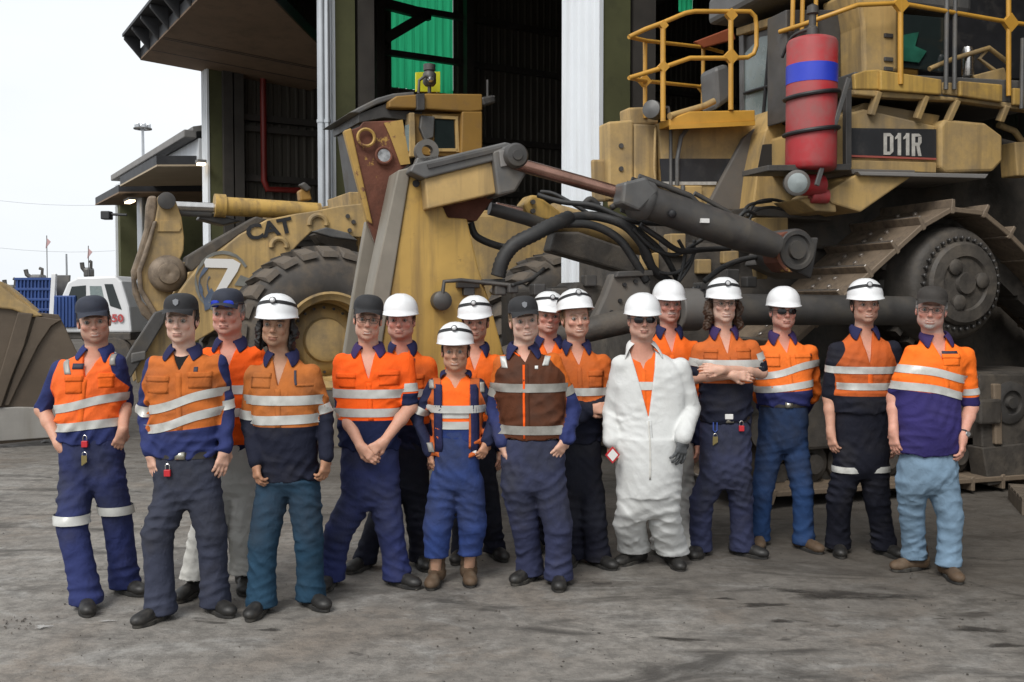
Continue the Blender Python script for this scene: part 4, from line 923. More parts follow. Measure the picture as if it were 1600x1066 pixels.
# wheels
WR, WW = 1.2, 1.1
def wheel(u, v, parent=ld):
    w_ = empty('wheel'); w_.parent = parent; w_.location = (u, v, WR)
    prof = [(.60, -.04), (.68, .0), (.80, .02), (.98, .0), (1.10, -.06), (1.17, -.16)]
    body = prof+[(1.17, -WW+.16), (1.10, -WW+.06), (.98, -WW), (.70, -WW), (.6, -WW+.04)]
    MB().lathe(body, (0, 0, 0), (0, 1, 0), 56, False).build('tyre', M_RUB, w_, smooth='all')
    lug = MB()
    lug.add([(-.10, .0, 1.085), (.10, .0, 1.085), (.16, -.30, 1.17), (-.02, -.30, 1.17), (.26, -.58, 1.17), (.10, -.58, 1.17),
             (-.085, -.03, 1.16), (.085, -.03, 1.16), (.15, -.2, 1.235), (-.01, -.2, 1.235), (.25, -.56, 1.235), (.11, -.56, 1.235)],
            [(6, 7, 8, 9), (9, 8, 10, 11), (0, 1, 7, 6), (1, 2, 8, 7), (2, 4, 10, 8), (4, 5, 11, 10), (5, 3, 9, 11), (3, 0, 6, 9), (0, 3, 2, 1), (3, 5, 4, 2)])
    me = lug.mesh('tread_lug'); me.materials.append(M_RUB)
    for k in range(26):
        a = 2*math.pi*k/26
        for s_ in (0, 1):
            o = bpy.data.objects.new('tread_lug', me); link(o, w_)
            M = Matrix.Rotation(a+s_*math.pi/26, 4, 'Y')
            if s_: M = Matrix.Translation((0, -WW, 0)) @ M @ Matrix.Diagonal((1, -1, 1, 1))
            o.matrix_local = M
    rim = MB().lathe([(.60, -.06), (.64, -.01), (.61, .0), (.58, -.03), (.53, -.05), (.51, -.30), (.49, -.32), (.49, -.44)], (0, 0, 0), (0, 1, 0), 48, False).build('rim', M_YEL, w_, smooth=True)
    MB().lathe([(.49, -.44), (.46, -.42), (.40, -.36), (.36, -.34), (.30, -.33), (.28, -.24), (.24, -.22), (.0, -.22)], (0, 0, 0), (0, 1, 0), 40).build('hub', M_YEL, w_, smooth=True)
    st = MB().lathe([(.02, 0), (.02, .035)], (0, 0, 0), (0, 1, 0), 6).mesh('wheel_nut'); st.materials.append(M_STL)
    for k in range(20):
        a = 2*math.pi*k/20; o = bpy.data.objects.new('wheel_nut', st); link(o, w_); o.location = (.43*math.cos(a), -.4, .43*math.sin(a))
    return w_
wheel(0, 0); wheel(-3.6, 0); wheel(0, -2.25); wheel(-3.6, -2.25)
# frame & axle
MB().box((-4.4, -1.2, .9), (1.0, -2.15, 1.7)).build('chassis', M_MUD, ld, bevel=.05)
MB().box((-.3, -1.0, 1.0), (.3, -2.3, 1.45)).build('axle', M_MUD, ld, bevel=.05)
# near lift arm: one big plate from the tower down to the bucket, and its twin
ARM = [(340, 395), (376, 366), (418, 343), (463, 334), (491, 330), (530, 322), (566, 318), (640, 318), (640, 372), (560, 371), (487, 362), (470, 378), (440, 410), (415, 450), (390, 480), (330, 520), (262, 560), (215, 600), (208, 556), (232, 520), (262, 482), (292, 440), (312, 415)]
epr('lift_arm', M_YEL, ARM, -.55, .16)
epr('lift_arm', M_YEL, [(x-6, y-3) for x, y in ARM], -2.2, .16)
epr('arm_edge', M_MUD, [(292, 401), (340, 372), (400, 338), (418, 343), (376, 366), (340, 392), (300, 425), (290, 415)], -.7, .4, .02)
for (x, y, r_, b_) in ((436, 385, .10, .06), (497, 350, .115, .06)):
    c = E.px(x, y, -.54); MB().tube([(c.x+r_*math.cos(a), -.54, c.z+r_*math.sin(a)) for a in [math.pi*(k/14*1.1-.05) for k in range(15)]], .035, 8).build('arm_boss', M_YEL, ld, smooth=True)
epr('dark_recess', M_MUD, [(490, 366), (512, 358), (560, 368), (562, 400), (530, 392), (500, 380)], -.9, .3)
epr('arm_lip', M_STLG, [(487, 362), (510, 355), (545, 364), (560, 376), (520, 371)], -.50, .12)
epr('tower', M_YEL, [(545, 300), (640, 300), (650, 420), (560, 420)], -.9, 1.2)
for (x, y) in ((543, 338), (552, 347), (546, 360)):
    c = E.px(x, y, -.54); MB().lathe([(.03, 0), (.03, .02)], c, (0, 1, 0), 8).build('bolt', M_STL, ld)
# lower end of the arm: light edge with dark plate
epr('arm_shoe', M_STL, [(242, 488), (262, 482), (256, 505), (205, 590), (176, 600), (205, 545)], -.42, .10)
epr('arm_strip', mat('worn_pale_steel', (.24, .215, .175)), [(262, 483), (267, 487), (216, 572), (209, 568)], -.50, .06, .004)
epr('cross_link', M_STLG, [(205, 552), (228, 548), (228, 562), (205, 568)], -.4, .3)
# z-bar lever: two plates
LEV = [(247, 322), (246, 308), (254, 302), (268, 304), (274, 312), (284, 340), (288, 372), (287, 392), (279, 412), (283, 436), (270, 458), (262, 470), (268, 490), (252, 500), (232, 480), (218, 455), (216, 428), (228, 400), (238, 370), (243, 345)]
epr('tilt_lever', M_YEL, LEV, -.95, .10)
epr('lever_web', M_YEL, [(248, 345), (280, 345), (284, 356), (280, 362), (246, 362)], -.93, .02, .004)
LV2 = [(228, 322), (232, 306), (245, 306), (246, 322), (243, 345), (236, 362), (230, 390), (219, 420), (213, 440), (222, 470), (240, 490), (258, 512), (244, 512), (222, 492), (208, 460), (205, 424), (216, 392), (226, 358)]
epr('tilt_lever', M_DUSTY, LV2, -1.05, .12, .03)
epr('lever_rib', M_DUSTY, [(240, 345), (246, 345), (232, 395), (222, 425), (224, 452), (246, 488), (268, 505), (262, 512), (238, 492), (217, 455), (214, 424), (226, 390)], -.90, .08, .02)
c = E.px(260, 314, -.92)
MB().lathe([(.11, 0), (.11, .05), (.06, .06), (.0, .06)], c, (0, 1, 0), 20).build('lever_pin', M_STL, ld, smooth=True)
c = E.px(262, 428, -.9)
MB().lathe([(.24, -.1), (.24, .06), (.20, .12), (.14, .14), (.13, .2), (.05, .22), (.0, .2)], c, (0, 1, 0), 28).build('lever_pivot', M_DUSTY, ld, smooth=True)
epr('pivot_rod', M_YEL, [(272, 411), (306, 408), (306, 414), (272, 418)], -.85, .05, .01)
MB().box((c.x-.12, -1.16, c.z-.12), (c.x+.12, -2.1, c.z+.12)).build('lever_cross_tube', M_MUD, ld)
# tilt cylinder
etube('cylinder_rod', M_CHR, [(272, 322, -1.05), (345, 325, -1.05)], .062, 16)
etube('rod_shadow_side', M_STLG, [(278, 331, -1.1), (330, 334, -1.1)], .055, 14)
etube('cylinder_barrel', M_YELC, [(336, 322, -1.05), (345, 322, -1.05), (500, 331, -1.05)], [.13, .125, .12], 22)
etube('cylinder_gland', M_YELC, [(335, 321, -1.05), (352, 322, -1.05)], .155, 20)
epr('cylinder_mount', M_STL, [(318, 328), (340, 336), (380, 345), (350, 352), (310, 342)], -1.1, .3, .02)
epr('arm_top_lamp', M_OCH, [(468, 298), (482, 290), (488, 312), (470, 314)], -1.2, .2, .02)
epr('lamp_bracket', M_STL, [(467, 289), (476, 284), (488, 294), (480, 300)], -1.15, .1, .02)
# 7 in a blue spray ring, and the decal letters
def e_text(txt, px, py, v, size, m, rot=0, sx=1.0, bold=0.0, shear=0.0):
    c = E.px(px, py, v)
    M = Matrix.Identity(4)
    for i, ax in enumerate((Vector((-1, 0, 0)), Vector((0, 0, 1)), Vector((0, 1, 0)))):
        for j in range(3): M[j][i] = ax[j]
    M = Matrix.Translation(c) @ M @ Matrix.Rotation(R(rot), 4, 'Z')
    return put_text(txt, size, m, ld, M, bold=bold, sx=sx)
e_text('CAT', 421, 359, -.535, .27, M_BLK, 13, 1.15, .010)
epr('painted_seven', M_PAPER, [(319, 410), (322, 404), (364, 405), (376, 412), (371, 424), (351, 455), (344, 470), (333, 462), (345, 440), (356, 419), (321, 418)], -.535, .005, 0)
def spray(x, y, r0, a0, a1, m, wpx=4):
    outp = [(x+r0*math.cos(a), y+r0*1.1*math.sin(a)) for a in np.linspace(a0, a1, 16)]; inp = [(x+(r0-wpx*(.6+.4*math.sin(7*a)))*math.cos(a), y+(r0-wpx)*1.1*math.sin(a)) for a in np.linspace(a1, a0, 16)]
    epr('spray_ring', m, outp+inp, -.54, .003, 0)
M_SPR = mat('blue_spray', (.10, .13, .19), .7, 0, noise=(8, .3))
M_SPR2 = mat('grey_spray', (.2, .2, .18), .7, 0, noise=(8, .3))
spray(348, 440, 44, R(100), R(330), M_SPR2, 5); spray(346, 444, 36, R(60), R(230), M_SPR, 6); spray(350, 446, 27, R(110), R(210), M_SPR, 3)
epr('spray_stroke', M_SPR, [(318, 470), (330, 450), (338, 462), (328, 482), (320, 486)], -.537, .003, 0)
epr('spray_stroke', M_SPR2, [(376, 430), (392, 436), (384, 448), (366, 446)], -.537, .003, 0)
# cab
cq = -1.25
epr('cab_roof', M_OCH, [(620, 150), (668, 146), (754, 147), (754, 173), (735, 175), (660, 170), (608, 168), (608, 158)], cq, 1.8, .02)
epr('roof_hood', M_STLG, [(546, 176), (560, 168), (590, 153), (615, 146), (648, 143), (648, 150), (612, 156), (590, 163), (562, 177)], cq-.1, 1.6, .02)
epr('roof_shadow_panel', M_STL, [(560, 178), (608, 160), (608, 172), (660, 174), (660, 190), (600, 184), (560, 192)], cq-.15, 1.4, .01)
epr('cab_rear_pillar', M_OCH, [(722, 174), (754, 174), (754, 245), (720, 245)], cq, 1.6, .02)
epr('cab_side', M_OCH, [(640, 178), (722, 178), (722, 245), (640, 240)], cq-.1, .15, .0)
epr('side_window', M_DGLASS, [(679, 186), (709, 188), (711, 232), (679, 233)], cq-.08, .02, 0)
for pts in ([(712, 185), (716, 185), (718, 238), (713, 238)], [(676, 180), (716, 182), (716, 187), (676, 185)], [(672, 232), (716, 232), (716, 237), (672, 237)]):
    epr('window_trim', M_YEL, pts, cq-.06, .05, .005)
epr('cab_front_pillar', M_YEL, [(640, 176), (648, 176), (650, 245), (640, 245)], cq, .2, .01)
epr('front_window', M_PGLASS, [(634, 196), (640, 194), (640, 236), (634, 236)], cq-.02, .04, 0)
epr('seat_back', M_STLG, [(658, 180), (680, 182), (678, 215), (664, 220), (656, 200)], cq-.04, .1, .02)
epr('cab_base', M_STL, [(560, 192), (640, 192), (640, 300), (575, 300)], cq-.3, 1.2, .02)
etube('roof_rail', M_STLG, [(656, 150, cq), (650, 150, cq)], .02)
epr('cab_lamp', M_STL, [(651, 147), (664, 146), (664, 172), (652, 172)], cq+.05, .1, .01)
# yellow square board with beacon on the roof
epr('roof_board', M_YELR, [(650, 113), (688, 112), (688, 144), (650, 143)], cq-.6, .04, .004)
c = E.px(671, 122, cq-.3); cb = E.px(671, 146, cq-.3)
MB().tube([cb, c], .03, 8).build('beacon_stem', M_STL, ld, smooth=True)
MB().lathe([(.07, -.12), (.10, -.08), (.10, .06), (.07, .10), (.09, .11), (.09, .2), (.0, .22)], c, (0, 0, 1), 16).build('beacon', M_STL, ld, smooth=True)
MB().lathe([(.04, 0), (.05, .05), (.03, .09)], (c.x+.03, c.y+.1, c.z-.05), (0, 1, 0), 12).build('beacon_lamp', M_CHR, ld, smooth=True)
etube('roof_hoop', M_STL, [(654, 146, cq-.2), (655, 126, cq-.2), (664, 119, cq-.2), (671, 121, cq-.2)], .022)
for (a_, b_) in (((762, 165), (762, 125)), ((770, 160), (772, 150))):
    etube('aerial', M_STL, [(*a_, cq-.4), (*b_, cq-.4)], .02)
epr('rear_lamp', M_STL, [(752, 152), (772, 148), (776, 160), (756, 166)], cq-.3, .2, .03)
# engine body behind the cab (mostly behind the dozer)
MB().box((-5.6, -.7, 1.6), (-2.2, -2.3, 3.0)).build('engine_hood', M_YEL, ld, bevel=.06)
for pts in ([(742, 330), (790, 326), (792, 440), (742, 440)],): epr('rear_frame', M_YEL, pts, -1.0, .4)
for y in (345, 366, 390): epr('ladder_rung', M_YEL, [(752, y), (792, y-2), (792, y+3), (752, y+4)], -.95, .06, .004)
for x in (757, 788): epr('ladder_rail', M_YEL, [(x, 330), (x+5, 330), (x+5, 430), (x, 430)], -.9, .06, .004)
epr('rear_panel', M_OCH, [(795, 350), (850, 352), (840, 430), (795, 430)], -1.3, .4)
# bucket at far left
bk = empty('bucket'); bk.parent = ld
def bpr(name, m, pts, v, thick, bevel=.01): return epr(name, m, pts, v, thick, bevel, bk)
M_BKT = mat('bucket_steel', (.125, .095, .068), .6, .2, noise=(1.5, .3), dirt=(1.8, .54, (.19, .16, .125, 1), .6), streak=((.09, .07, .05, 1), .5, 5.0), bump=(20, .3, .006))
M_BKE = mat('bucket_worn_edge', (.33, .315, .29), .5, .3, noise=(2, .2), streak=((.2, .18, .15, 1), .5, 6.0))
bpr('bucket_side', M_BKT, [(-60, 470), (30, 485), (92, 492), (102, 512), (125, 560), (170, 640), (172, 672), (60, 688), (-60, 700)], -.35, .08)
bpr('bucket_edge', M_BKE, [(-60, 640), (30, 636), (165, 640), (178, 672), (80, 684), (-60, 694)], -.31, .10)
bpr('bucket_rib', M_BKT, [(28, 488), (52, 490), (38, 540), (18, 590), (2, 636), (-16, 636), (4, 570)], -.28, .12, .01)
bpr('bucket_rib', M_BKT, [(56, 494), (96, 500), (80, 510), (60, 540), (30, 600), (14, 634), (6, 634), (24, 580), (44, 530)], -.31, .05, .01)
bpr('bucket_back', M_YEL, [(-60, 425), (2, 440), (22, 455), (60, 488), (30, 487), (-60, 470)], -.5, 2.6)
bpr('bucket_yellow_rib', M_YEL, [(-60, 440), (0, 445), (28, 468), (68, 494), (50, 496), (20, 484), (-60, 476)], -.3, .2, .02)
bpr('tooth_adapter', M_MUD, [(56, 696), (70, 690), (84, 692), (86, 700), (68, 704)], -.6, .2, .02)
# ================================================================== TRUCKS
T = Frame(Vector((P(150, 520, 24).x, 24, 0)), 0)
def tpr(par, name, m, pts, v, thick, bevel=.02, **kw): return pr(T, par, name, m, pts, v, thick, bevel, **kw)
tr = empty('truck', matrix=T.matrix(), label='white light truck with a blue slatted tray, behind the leftmost man', cat='truck')
tpr(tr, 'cab', M_TWHT, [(92, 472), (105, 441), (122, 433), (180, 431), (190, 440), (202, 480), (206, 520), (92, 520)], 0, 1.6, .05)
tpr(tr, 'side_window', M_DGLASS, [(112, 448), (134, 446), (134, 470), (104, 472)], .01, .02, 0)
tpr(tr, 'windscreen', M_DGLASS, [(163, 444), (176, 444), (190, 484), (172, 478)], .012, .02, 0)
tpr(tr, 'door_window', M_PGLASS, [(140, 447), (158, 447), (164, 474), (142, 474)], .01, .02, 0)
tpr(tr, 'door', M_TWHT, [(136, 476), (166, 478), (168, 515), (137, 515)], .03, .03, .02)
M_TRED = mat('red_decal', (.45, .06, .06), .5)
c = T.px(179, 498, .04); M = Matrix.Identity(4)
for i, ax in enumerate((Vector((-1, 0, 0)), Vector((0, 0, 1)), Vector((0, 1, 0)))):
    for j in range(3): M[j][i] = ax[j]
put_text('350', .26, M_TRED, tr, Matrix.Translation(c) @ M, sx=1.1, bold=.008)
tpr(tr, 'bumper', M_MUD, [(160, 520), (204, 520), (204, 532), (160, 532)], .02, 1.6, .03)
tpr(tr, 'chassis', M_MUD, [(0, 518), (160, 518), (160, 530), (0, 530)], -.1, 1.2)
tpr(tr, 'headboard_post', M_TWHT, [(80, 428), (87, 428), (83, 500), (76, 500)], .05, .1, .01)
tpr(tr, 'headboard', M_STLG, [(88, 430), (108, 430), (106, 462), (88, 464)], -.3, .1, .01)
tpr(tr, 'tray_board', M_TBLU, [(24, 434), (79, 434), (77, 500), (24, 500)], -.02, .06, .01)
for j in range(4): tpr(tr, 'tray_rail', M_TBLU, [(22, 434+j*16), (80, 434+j*16), (80, 438+j*16), (22, 438+j*16)], .03, .05, .006)
for j in range(10): tpr(tr, 'tray_bar', M_TBLU, [(26+j*5.6, 436), (28+j*5.6, 436), (28+j*5.6, 498), (26+j*5.6, 498)], .02, .03, 0)
tpr(tr, 'side_crate', M_TBLU, [(84, 462), (118, 462), (118, 512), (84, 512)], .06, .3, .02)
for j in range(6): tpr(tr, 'crate_bar', M_TBLU, [(87+j*5.4, 464), (89+j*5.4, 464), (89+j*5.4, 510), (87+j*5.4, 510)], .09, .03, 0)
def twheel(par, px, py, rw=.42):
    c = T.px(px, py, .05); t_ = MB().lathe([(rw*.55, -.26), (rw*.95, -.25), (rw, -.2), (rw, -.04), (rw*.94, 0), (rw*.55, 0)], (c.x, .05, rw), (0, 1, 0), 24).build('wheel', M_RUB, par, smooth=True)
    MB().lathe([(rw*.55, -.02), (rw*.5, -.02), (rw*.3, -.05), (rw*.15, -.0), (0, 0)], (c.x, .06, rw), (0, 1, 0), 18).build('rim', M_PIPE, t_, smooth=True)
twheel(tr, 178, 560); twheel(tr, 60, 560)
T.o = T.o+Vector((0, 3, 0))
t2 = empty('truck', matrix=T.matrix(), label='second white truck cab, half hidden behind the loader lever', cat='truck')
tpr(t2, 'cab', M_TWHT, [(188, 448), (214, 448), (226, 480), (228, 515), (188, 515)], -.02, 1.6, .05)
tpr(t2, 'side_window', M_DGLASS, [(197, 456), (209, 456), (218, 480), (197, 481)], -.005, .02, 0)
tpr(t2, 'mirror', M_BLK, [(214, 474), (220, 474), (220, 484), (214, 484)], .1, .05, .01)
tpr(t2, 'bumper', M_MUD, [(150, 515), (230, 515), (230, 527), (150, 527)], .0, 1.6, .03)
twheel(t2, 205, 550)
# ---- a parked rig inside the shed: red and orange rails glimpsed past the blade
rg = empty('service_rig', SM @ Vector((uC+3.4, 4.0, 0)), math.atan2(sU.y, sU.x), label='red service rig with orange rails inside the dark shed bay', cat='rig')
MB().box((-1.4, -.8, .4), (1.4, .8, 1.1)).build('deck', M_MUD, rg, bevel=.03)
MB().box((-.5, -.5, 1.1), (.5, .5, 2.0)).build('red_tank', M_REDP, rg, bevel=.1)
M_ORR = mat('orange_rail', (.30, .09, .02), .6, 0, noise=(5, .3))
for k in range(5): MB().tube([(-1.3+k*.65, -.75, 1.1), (-1.3+k*.65, -.75, 2.5)], .025, 8).build('rail_post', M_ORR, rg, smooth=True)
for z in (1.8, 2.5): MB().tube([(-1.4, -.75, z), (1.4, -.75, z)], .025, 8).build('rail', M_ORR, rg, smooth=True)
for k in range(3): MB().tube([(.1+k*.2, -.3, 2.0), (.1+k*.2, -.3, 2.5), (.25+k*.2, -.3, 2.8)], .05, 8).build('riser_pipe', M_REDP, rg, smooth=True)
# ================================================================== PEOPLE: distance-field modeller
F4 = np.float32
def A(*p): return np.array(p, dtype=F4)
class Sd:
    """a list of rounded solids blended smoothly"""
    def __init__(s): s.it = []
    def seg(s, a, b, ra, rb, k=.03, op='+', sq=None): s.it.append(('seg', A(*a), A(*b), ra, rb, k, op, sq)); return s
    def ell(s, c, r, k=.03, op='+', rot=None): s.it.append(('ell', A(*c), A(*r), rot, 0, k, op, None)); return s
    def loft(s, secs, k=.03, op='+', yaw=0.0, e=2.4):
        """secs: (z, cx, cy, rx, ry) from low to high"""
        S = np.array(secs, dtype=np.float64); zz = np.linspace(S[0, 0], S[-1, 0], 160)
        # monotone-ish cubic through the sections
        tab = [zz]
        for c in range(1, 5):
            x, y = S[:, 0], S[:, c]; d = np.diff(y)/np.diff(x); m = np.concatenate([[d[0]], (d[1:]+d[:-1])/2, [d[-1]]])
            i = np.clip(np.searchsorted(x, zz, side='right')-1, 0, len(x)-2); h = x[i+1]-x[i]; t = (zz-x[i])/h
            tab.append((2*t**3-3*t**2+1)*y[i]+(t**3-2*t**2+t)*h*m[i]+(-2*t**3+3*t**2)*y[i+1]+(t**3-t**2)*h*m[i+1])
        s.it.append(('loft', tab, yaw, e, None, k, op, None)); return s
    def fn(s, f, k=.0, op='+'): s.it.append(('fn', f, None, None, None, k, op, None)); return s
    def __call__(s, p):
        D_ = None
        for (t, a, b, c, d_, k, op, sq) in s.it:
            if t == 'seg':
                ba = b-a; L2 = float(ba@ba)+1e-9; pa = p-a; h = np.clip(pa@ba/L2, 0, 1)
                q = pa-h[:, None]*ba
                if sq is not None: q = q*A(*sq)
                d = np.sqrt((q*q).sum(1))-(c+(d_-c)*h)
            elif t == 'ell':
                q = p-a
                if c is not None: q = q@c
                k0 = np.sqrt(((q/b)**2).sum(1)); k1 = np.sqrt(((q/(b*b))**2).sum(1))+1e-9; d = k0*(k0-1)/k1
            elif t == 'loft':
                zz, cx, cy, rx, ry = a; z = p[:, 2]; f = lambda q: np.interp(z, zz, q).astype(F4)
                X = p[:, 0]-f(cx); Y = p[:, 1]-f(cy); cs, sn = math.cos(b), math.sin(b); X, Y = X*cs+Y*sn, -X*sn+Y*cs
                RX, RY = np.maximum(f(rx), .004), np.maximum(f(ry), .004)
                g = (np.abs(X/RX)**c+np.abs(Y/RY)**c)**(1/c)
                dr = (g-1)*np.minimum(RX, RY)*.9; dz_ = np.maximum(zz[0]-z+(.006*np.sin(X*23+Y*9)+.004*np.sin(X*51+2)), z-zz[-1]); d = np.maximum(dr, dz_).astype(F4)
            else: d = a(p)
            if D_ is None: D_ = d; continue
            if op == '+':
                if k > 0:
                    h = np.clip(.5+.5*(D_-d)/k, 0, 1); D_ = D_*(1-h)+d*h-k*h*(1-h)
                else: D_ = np.minimum(D_, d)
            elif op == '-':
                if k > 0:
                    h = np.clip(.5-.5*(D_+d)/k, 0, 1); D_ = D_*(1-h)-d*h+k*h*(1-h)
                else: D_ = np.maximum(D_, -d)
            elif op == '&': D_ = np.maximum(D_, d)
            elif op == '~': D_ = D_+d            # displacement
        return D_.astype(F4)
def net(f, lo, hi, h, proj=1):
    """surface nets with a coarse pass; returns verts, quads"""
    lo = np.array(lo, float); n = np.maximum(4, np.ceil((np.array(hi)-lo)/h/4).astype(int))*4+1
    nc = (n-1)//4+1; gc = np.stack(np.meshgrid(*[lo[i]+np.arange(nc[i])*h*4 for i in range(3)], indexing='ij'), -1).reshape(-1, 3).astype(F4)
    C = f(gc).reshape(nc)
    mn = np.full(nc-1, 9e9, F4); mxx = np.full(nc-1, -9e9, F4)
    for dx in (0, 1):
        for dy in (0, 1):
            for dz_ in (0, 1):
                c = C[dx:dx+nc[0]-1, dy:dy+nc[1]-1, dz_:dz_+nc[2]-1]; mn = np.minimum(mn, c); mxx = np.maximum(mxx, c)
    act = (mn < h*4.6) & (mxx > -h*4.6)
    V = np.repeat(np.repeat(np.repeat(C[:-1, :-1, :-1], 4, 0), 4, 1), 4, 2); V = np.pad(V, ((0, 1),)*3, mode='edge')
    V = np.where(V > 0, F4(1), F4(-1)); V[V == 0] = 1
    m = np.repeat(np.repeat(np.repeat(act, 4, 0), 4, 1), 4, 2); M_ = np.zeros(n, bool)
    M_[:-1, :-1, :-1] |= m; M_[1:, :-1, :-1] |= m; M_[:-1, 1:, :-1] |= m; M_[:-1, :-1, 1:] |= m; M_[1:, 1:, :-1] |= m; M_[1:, :-1, 1:] |= m; M_[:-1, 1:, 1:] |= m; M_[1:, 1:, 1:] |= m
    idx = np.argwhere(M_); V[M_] = f((lo+idx*h).astype(F4))
    V = np.pad(V, 1, constant_values=1.0); lo = lo-h
    S = V < 0; nn = np.array(V.shape)
    cell = np.zeros(nn-1, int)
    for dx in (0, 1):
        for dy in (0, 1):
            for dz_ in (0, 1): cell += S[dx:dx+nn[0]-1, dy:dy+nn[1]-1, dz_:dz_+nn[2]-1]
    ac = (cell > 0) & (cell < 8); ci = np.argwhere(ac); idm = -np.ones(nn-1, int); idm[ac] = np.arange(len(ci))
    acc = np.zeros((len(ci), 3)); cnt = np.zeros(len(ci))
    cor = [(0,0,0),(1,0,0),(0,1,0),(1,1,0),(0,0,1),(1,0,1),(0,1,1),(1,1,1)]
    vals = [V[ci[:, 0]+a, ci[:, 1]+b, ci[:, 2]+c] for a, b, c in cor]
    for i in range(8):
        for j in range(i+1, 8):
            if sum(abs(cor[i][q]-cor[j][q]) for q in range(3)) != 1: continue
            x = (vals[i] < 0) != (vals[j] < 0); t = vals[i]/(vals[i]-vals[j]+1e-12)
            pt = np.array(cor[i])+(np.array(cor[j])-np.array(cor[i]))*t[:, None]; acc[x] += pt[x]; cnt[x] += 1
    vt = lo+(ci+acc/np.maximum(cnt, 1)[:, None])*h
    fs = []
    for ax in range(3):
        sl0 = [slice(1, -1)]*3; sl0[ax] = slice(0, -1); sl1 = [slice(1, -1)]*3; sl1[ax] = slice(1, None)
        a, b = S[tuple(sl0)], S[tuple(sl1)]; e = np.argwhere(a != b)
        if not len(e): continue
        flip = a[tuple(e.T)]
        o = e.copy()
        for q in range(3):
            if q != ax: o[:, q] += 1
        u, v_ = [(1, 2), (2, 0), (0, 1)][ax]
        def sh(du, dv):
            q = o.copy(); q[:, u] -= du; q[:, v_] -= dv; return idm[tuple(q.T)]
        quad = np.stack([sh(1, 1), sh(0, 1), sh(0, 0), sh(1, 0)], 1); quad[~flip] = quad[~flip][:, ::-1]; fs.append(quad)
    fs = np.concatenate(fs) if fs else np.zeros((0, 4), int)
    vt = vt.astype(F4)
    for _ in range(proj):
        d0 = f(vt); g = grad(f, vt); l2 = (g*g).sum(1)+1e-6; st = np.clip(d0/np.sqrt(l2), -h*.6, h*.6)
        vt = (vt-g*(st/np.sqrt(l2))[:, None]).astype(F4)
    return vt, fs
def grad(f, p, e=.002):
    d0 = f(p); return np.stack([f(p+A(e, 0, 0))-d0, f(p+A(0, e, 0))-d0, f(p+A(0, 0, e))-d0], 1)/e
def march(f, o, d, n=26, tmax=1.0):
    """rays from outside moving along d until they hit"""
    o = np.asarray(o, F4); d = np.asarray(d, F4); d = d/np.sqrt((d*d).sum(1))[:, None]; t = np.zeros(len(o), F4)
    for _ in range(n): t = np.minimum(t+f(o+d*t[:, None])*.8, tmax)
    return o+d*t[:, None]
def np_mesh(name, vt, fs, mats, parent, attrs=None, cols=None, smooth=True, midx=None):
    me = bpy.data.meshes.new(name); me.vertices.add(len(vt)); me.vertices.foreach_set('co', np.asarray(vt, F4).ravel())
    k = fs.shape[1]; me.loops.add(len(fs)*k); me.loops.foreach_set('vertex_index', fs.ravel().astype(np.int32)); me.polygons.add(len(fs))
    me.polygons.foreach_set('loop_start', np.arange(0, len(fs)*k, k, dtype=np.int32)); me.update(calc_edges=True)
    me.polygons.foreach_set('use_smooth', np.ones(len(fs), bool) if smooth else np.zeros(len(fs), bool))
    for m in (mats if isinstance(mats, (list, tuple)) else [mats]): me.materials.append(m)
    if midx is not None: me.polygons.foreach_set('material_index', midx.astype(np.int32))
    for n_, a in (attrs or {}).items():
        t = me.attributes.new(n_, 'FLOAT', 'POINT'); t.data.foreach_set('value', np.asarray(a, F4))
    if cols is not None:
        t = me.color_attributes.new('col', 'FLOAT_COLOR', 'POINT'); t.data.foreach_set('color', np.concatenate([cols, np.ones((len(cols), 1))], 1).astype(F4).ravel())
    o = bpy.data.objects.new(name, me); link(o, parent); return o
def sstep(a, b, x): t = np.clip((x-a)/(b-a), 0, 1); return t*t*(3-2*t)
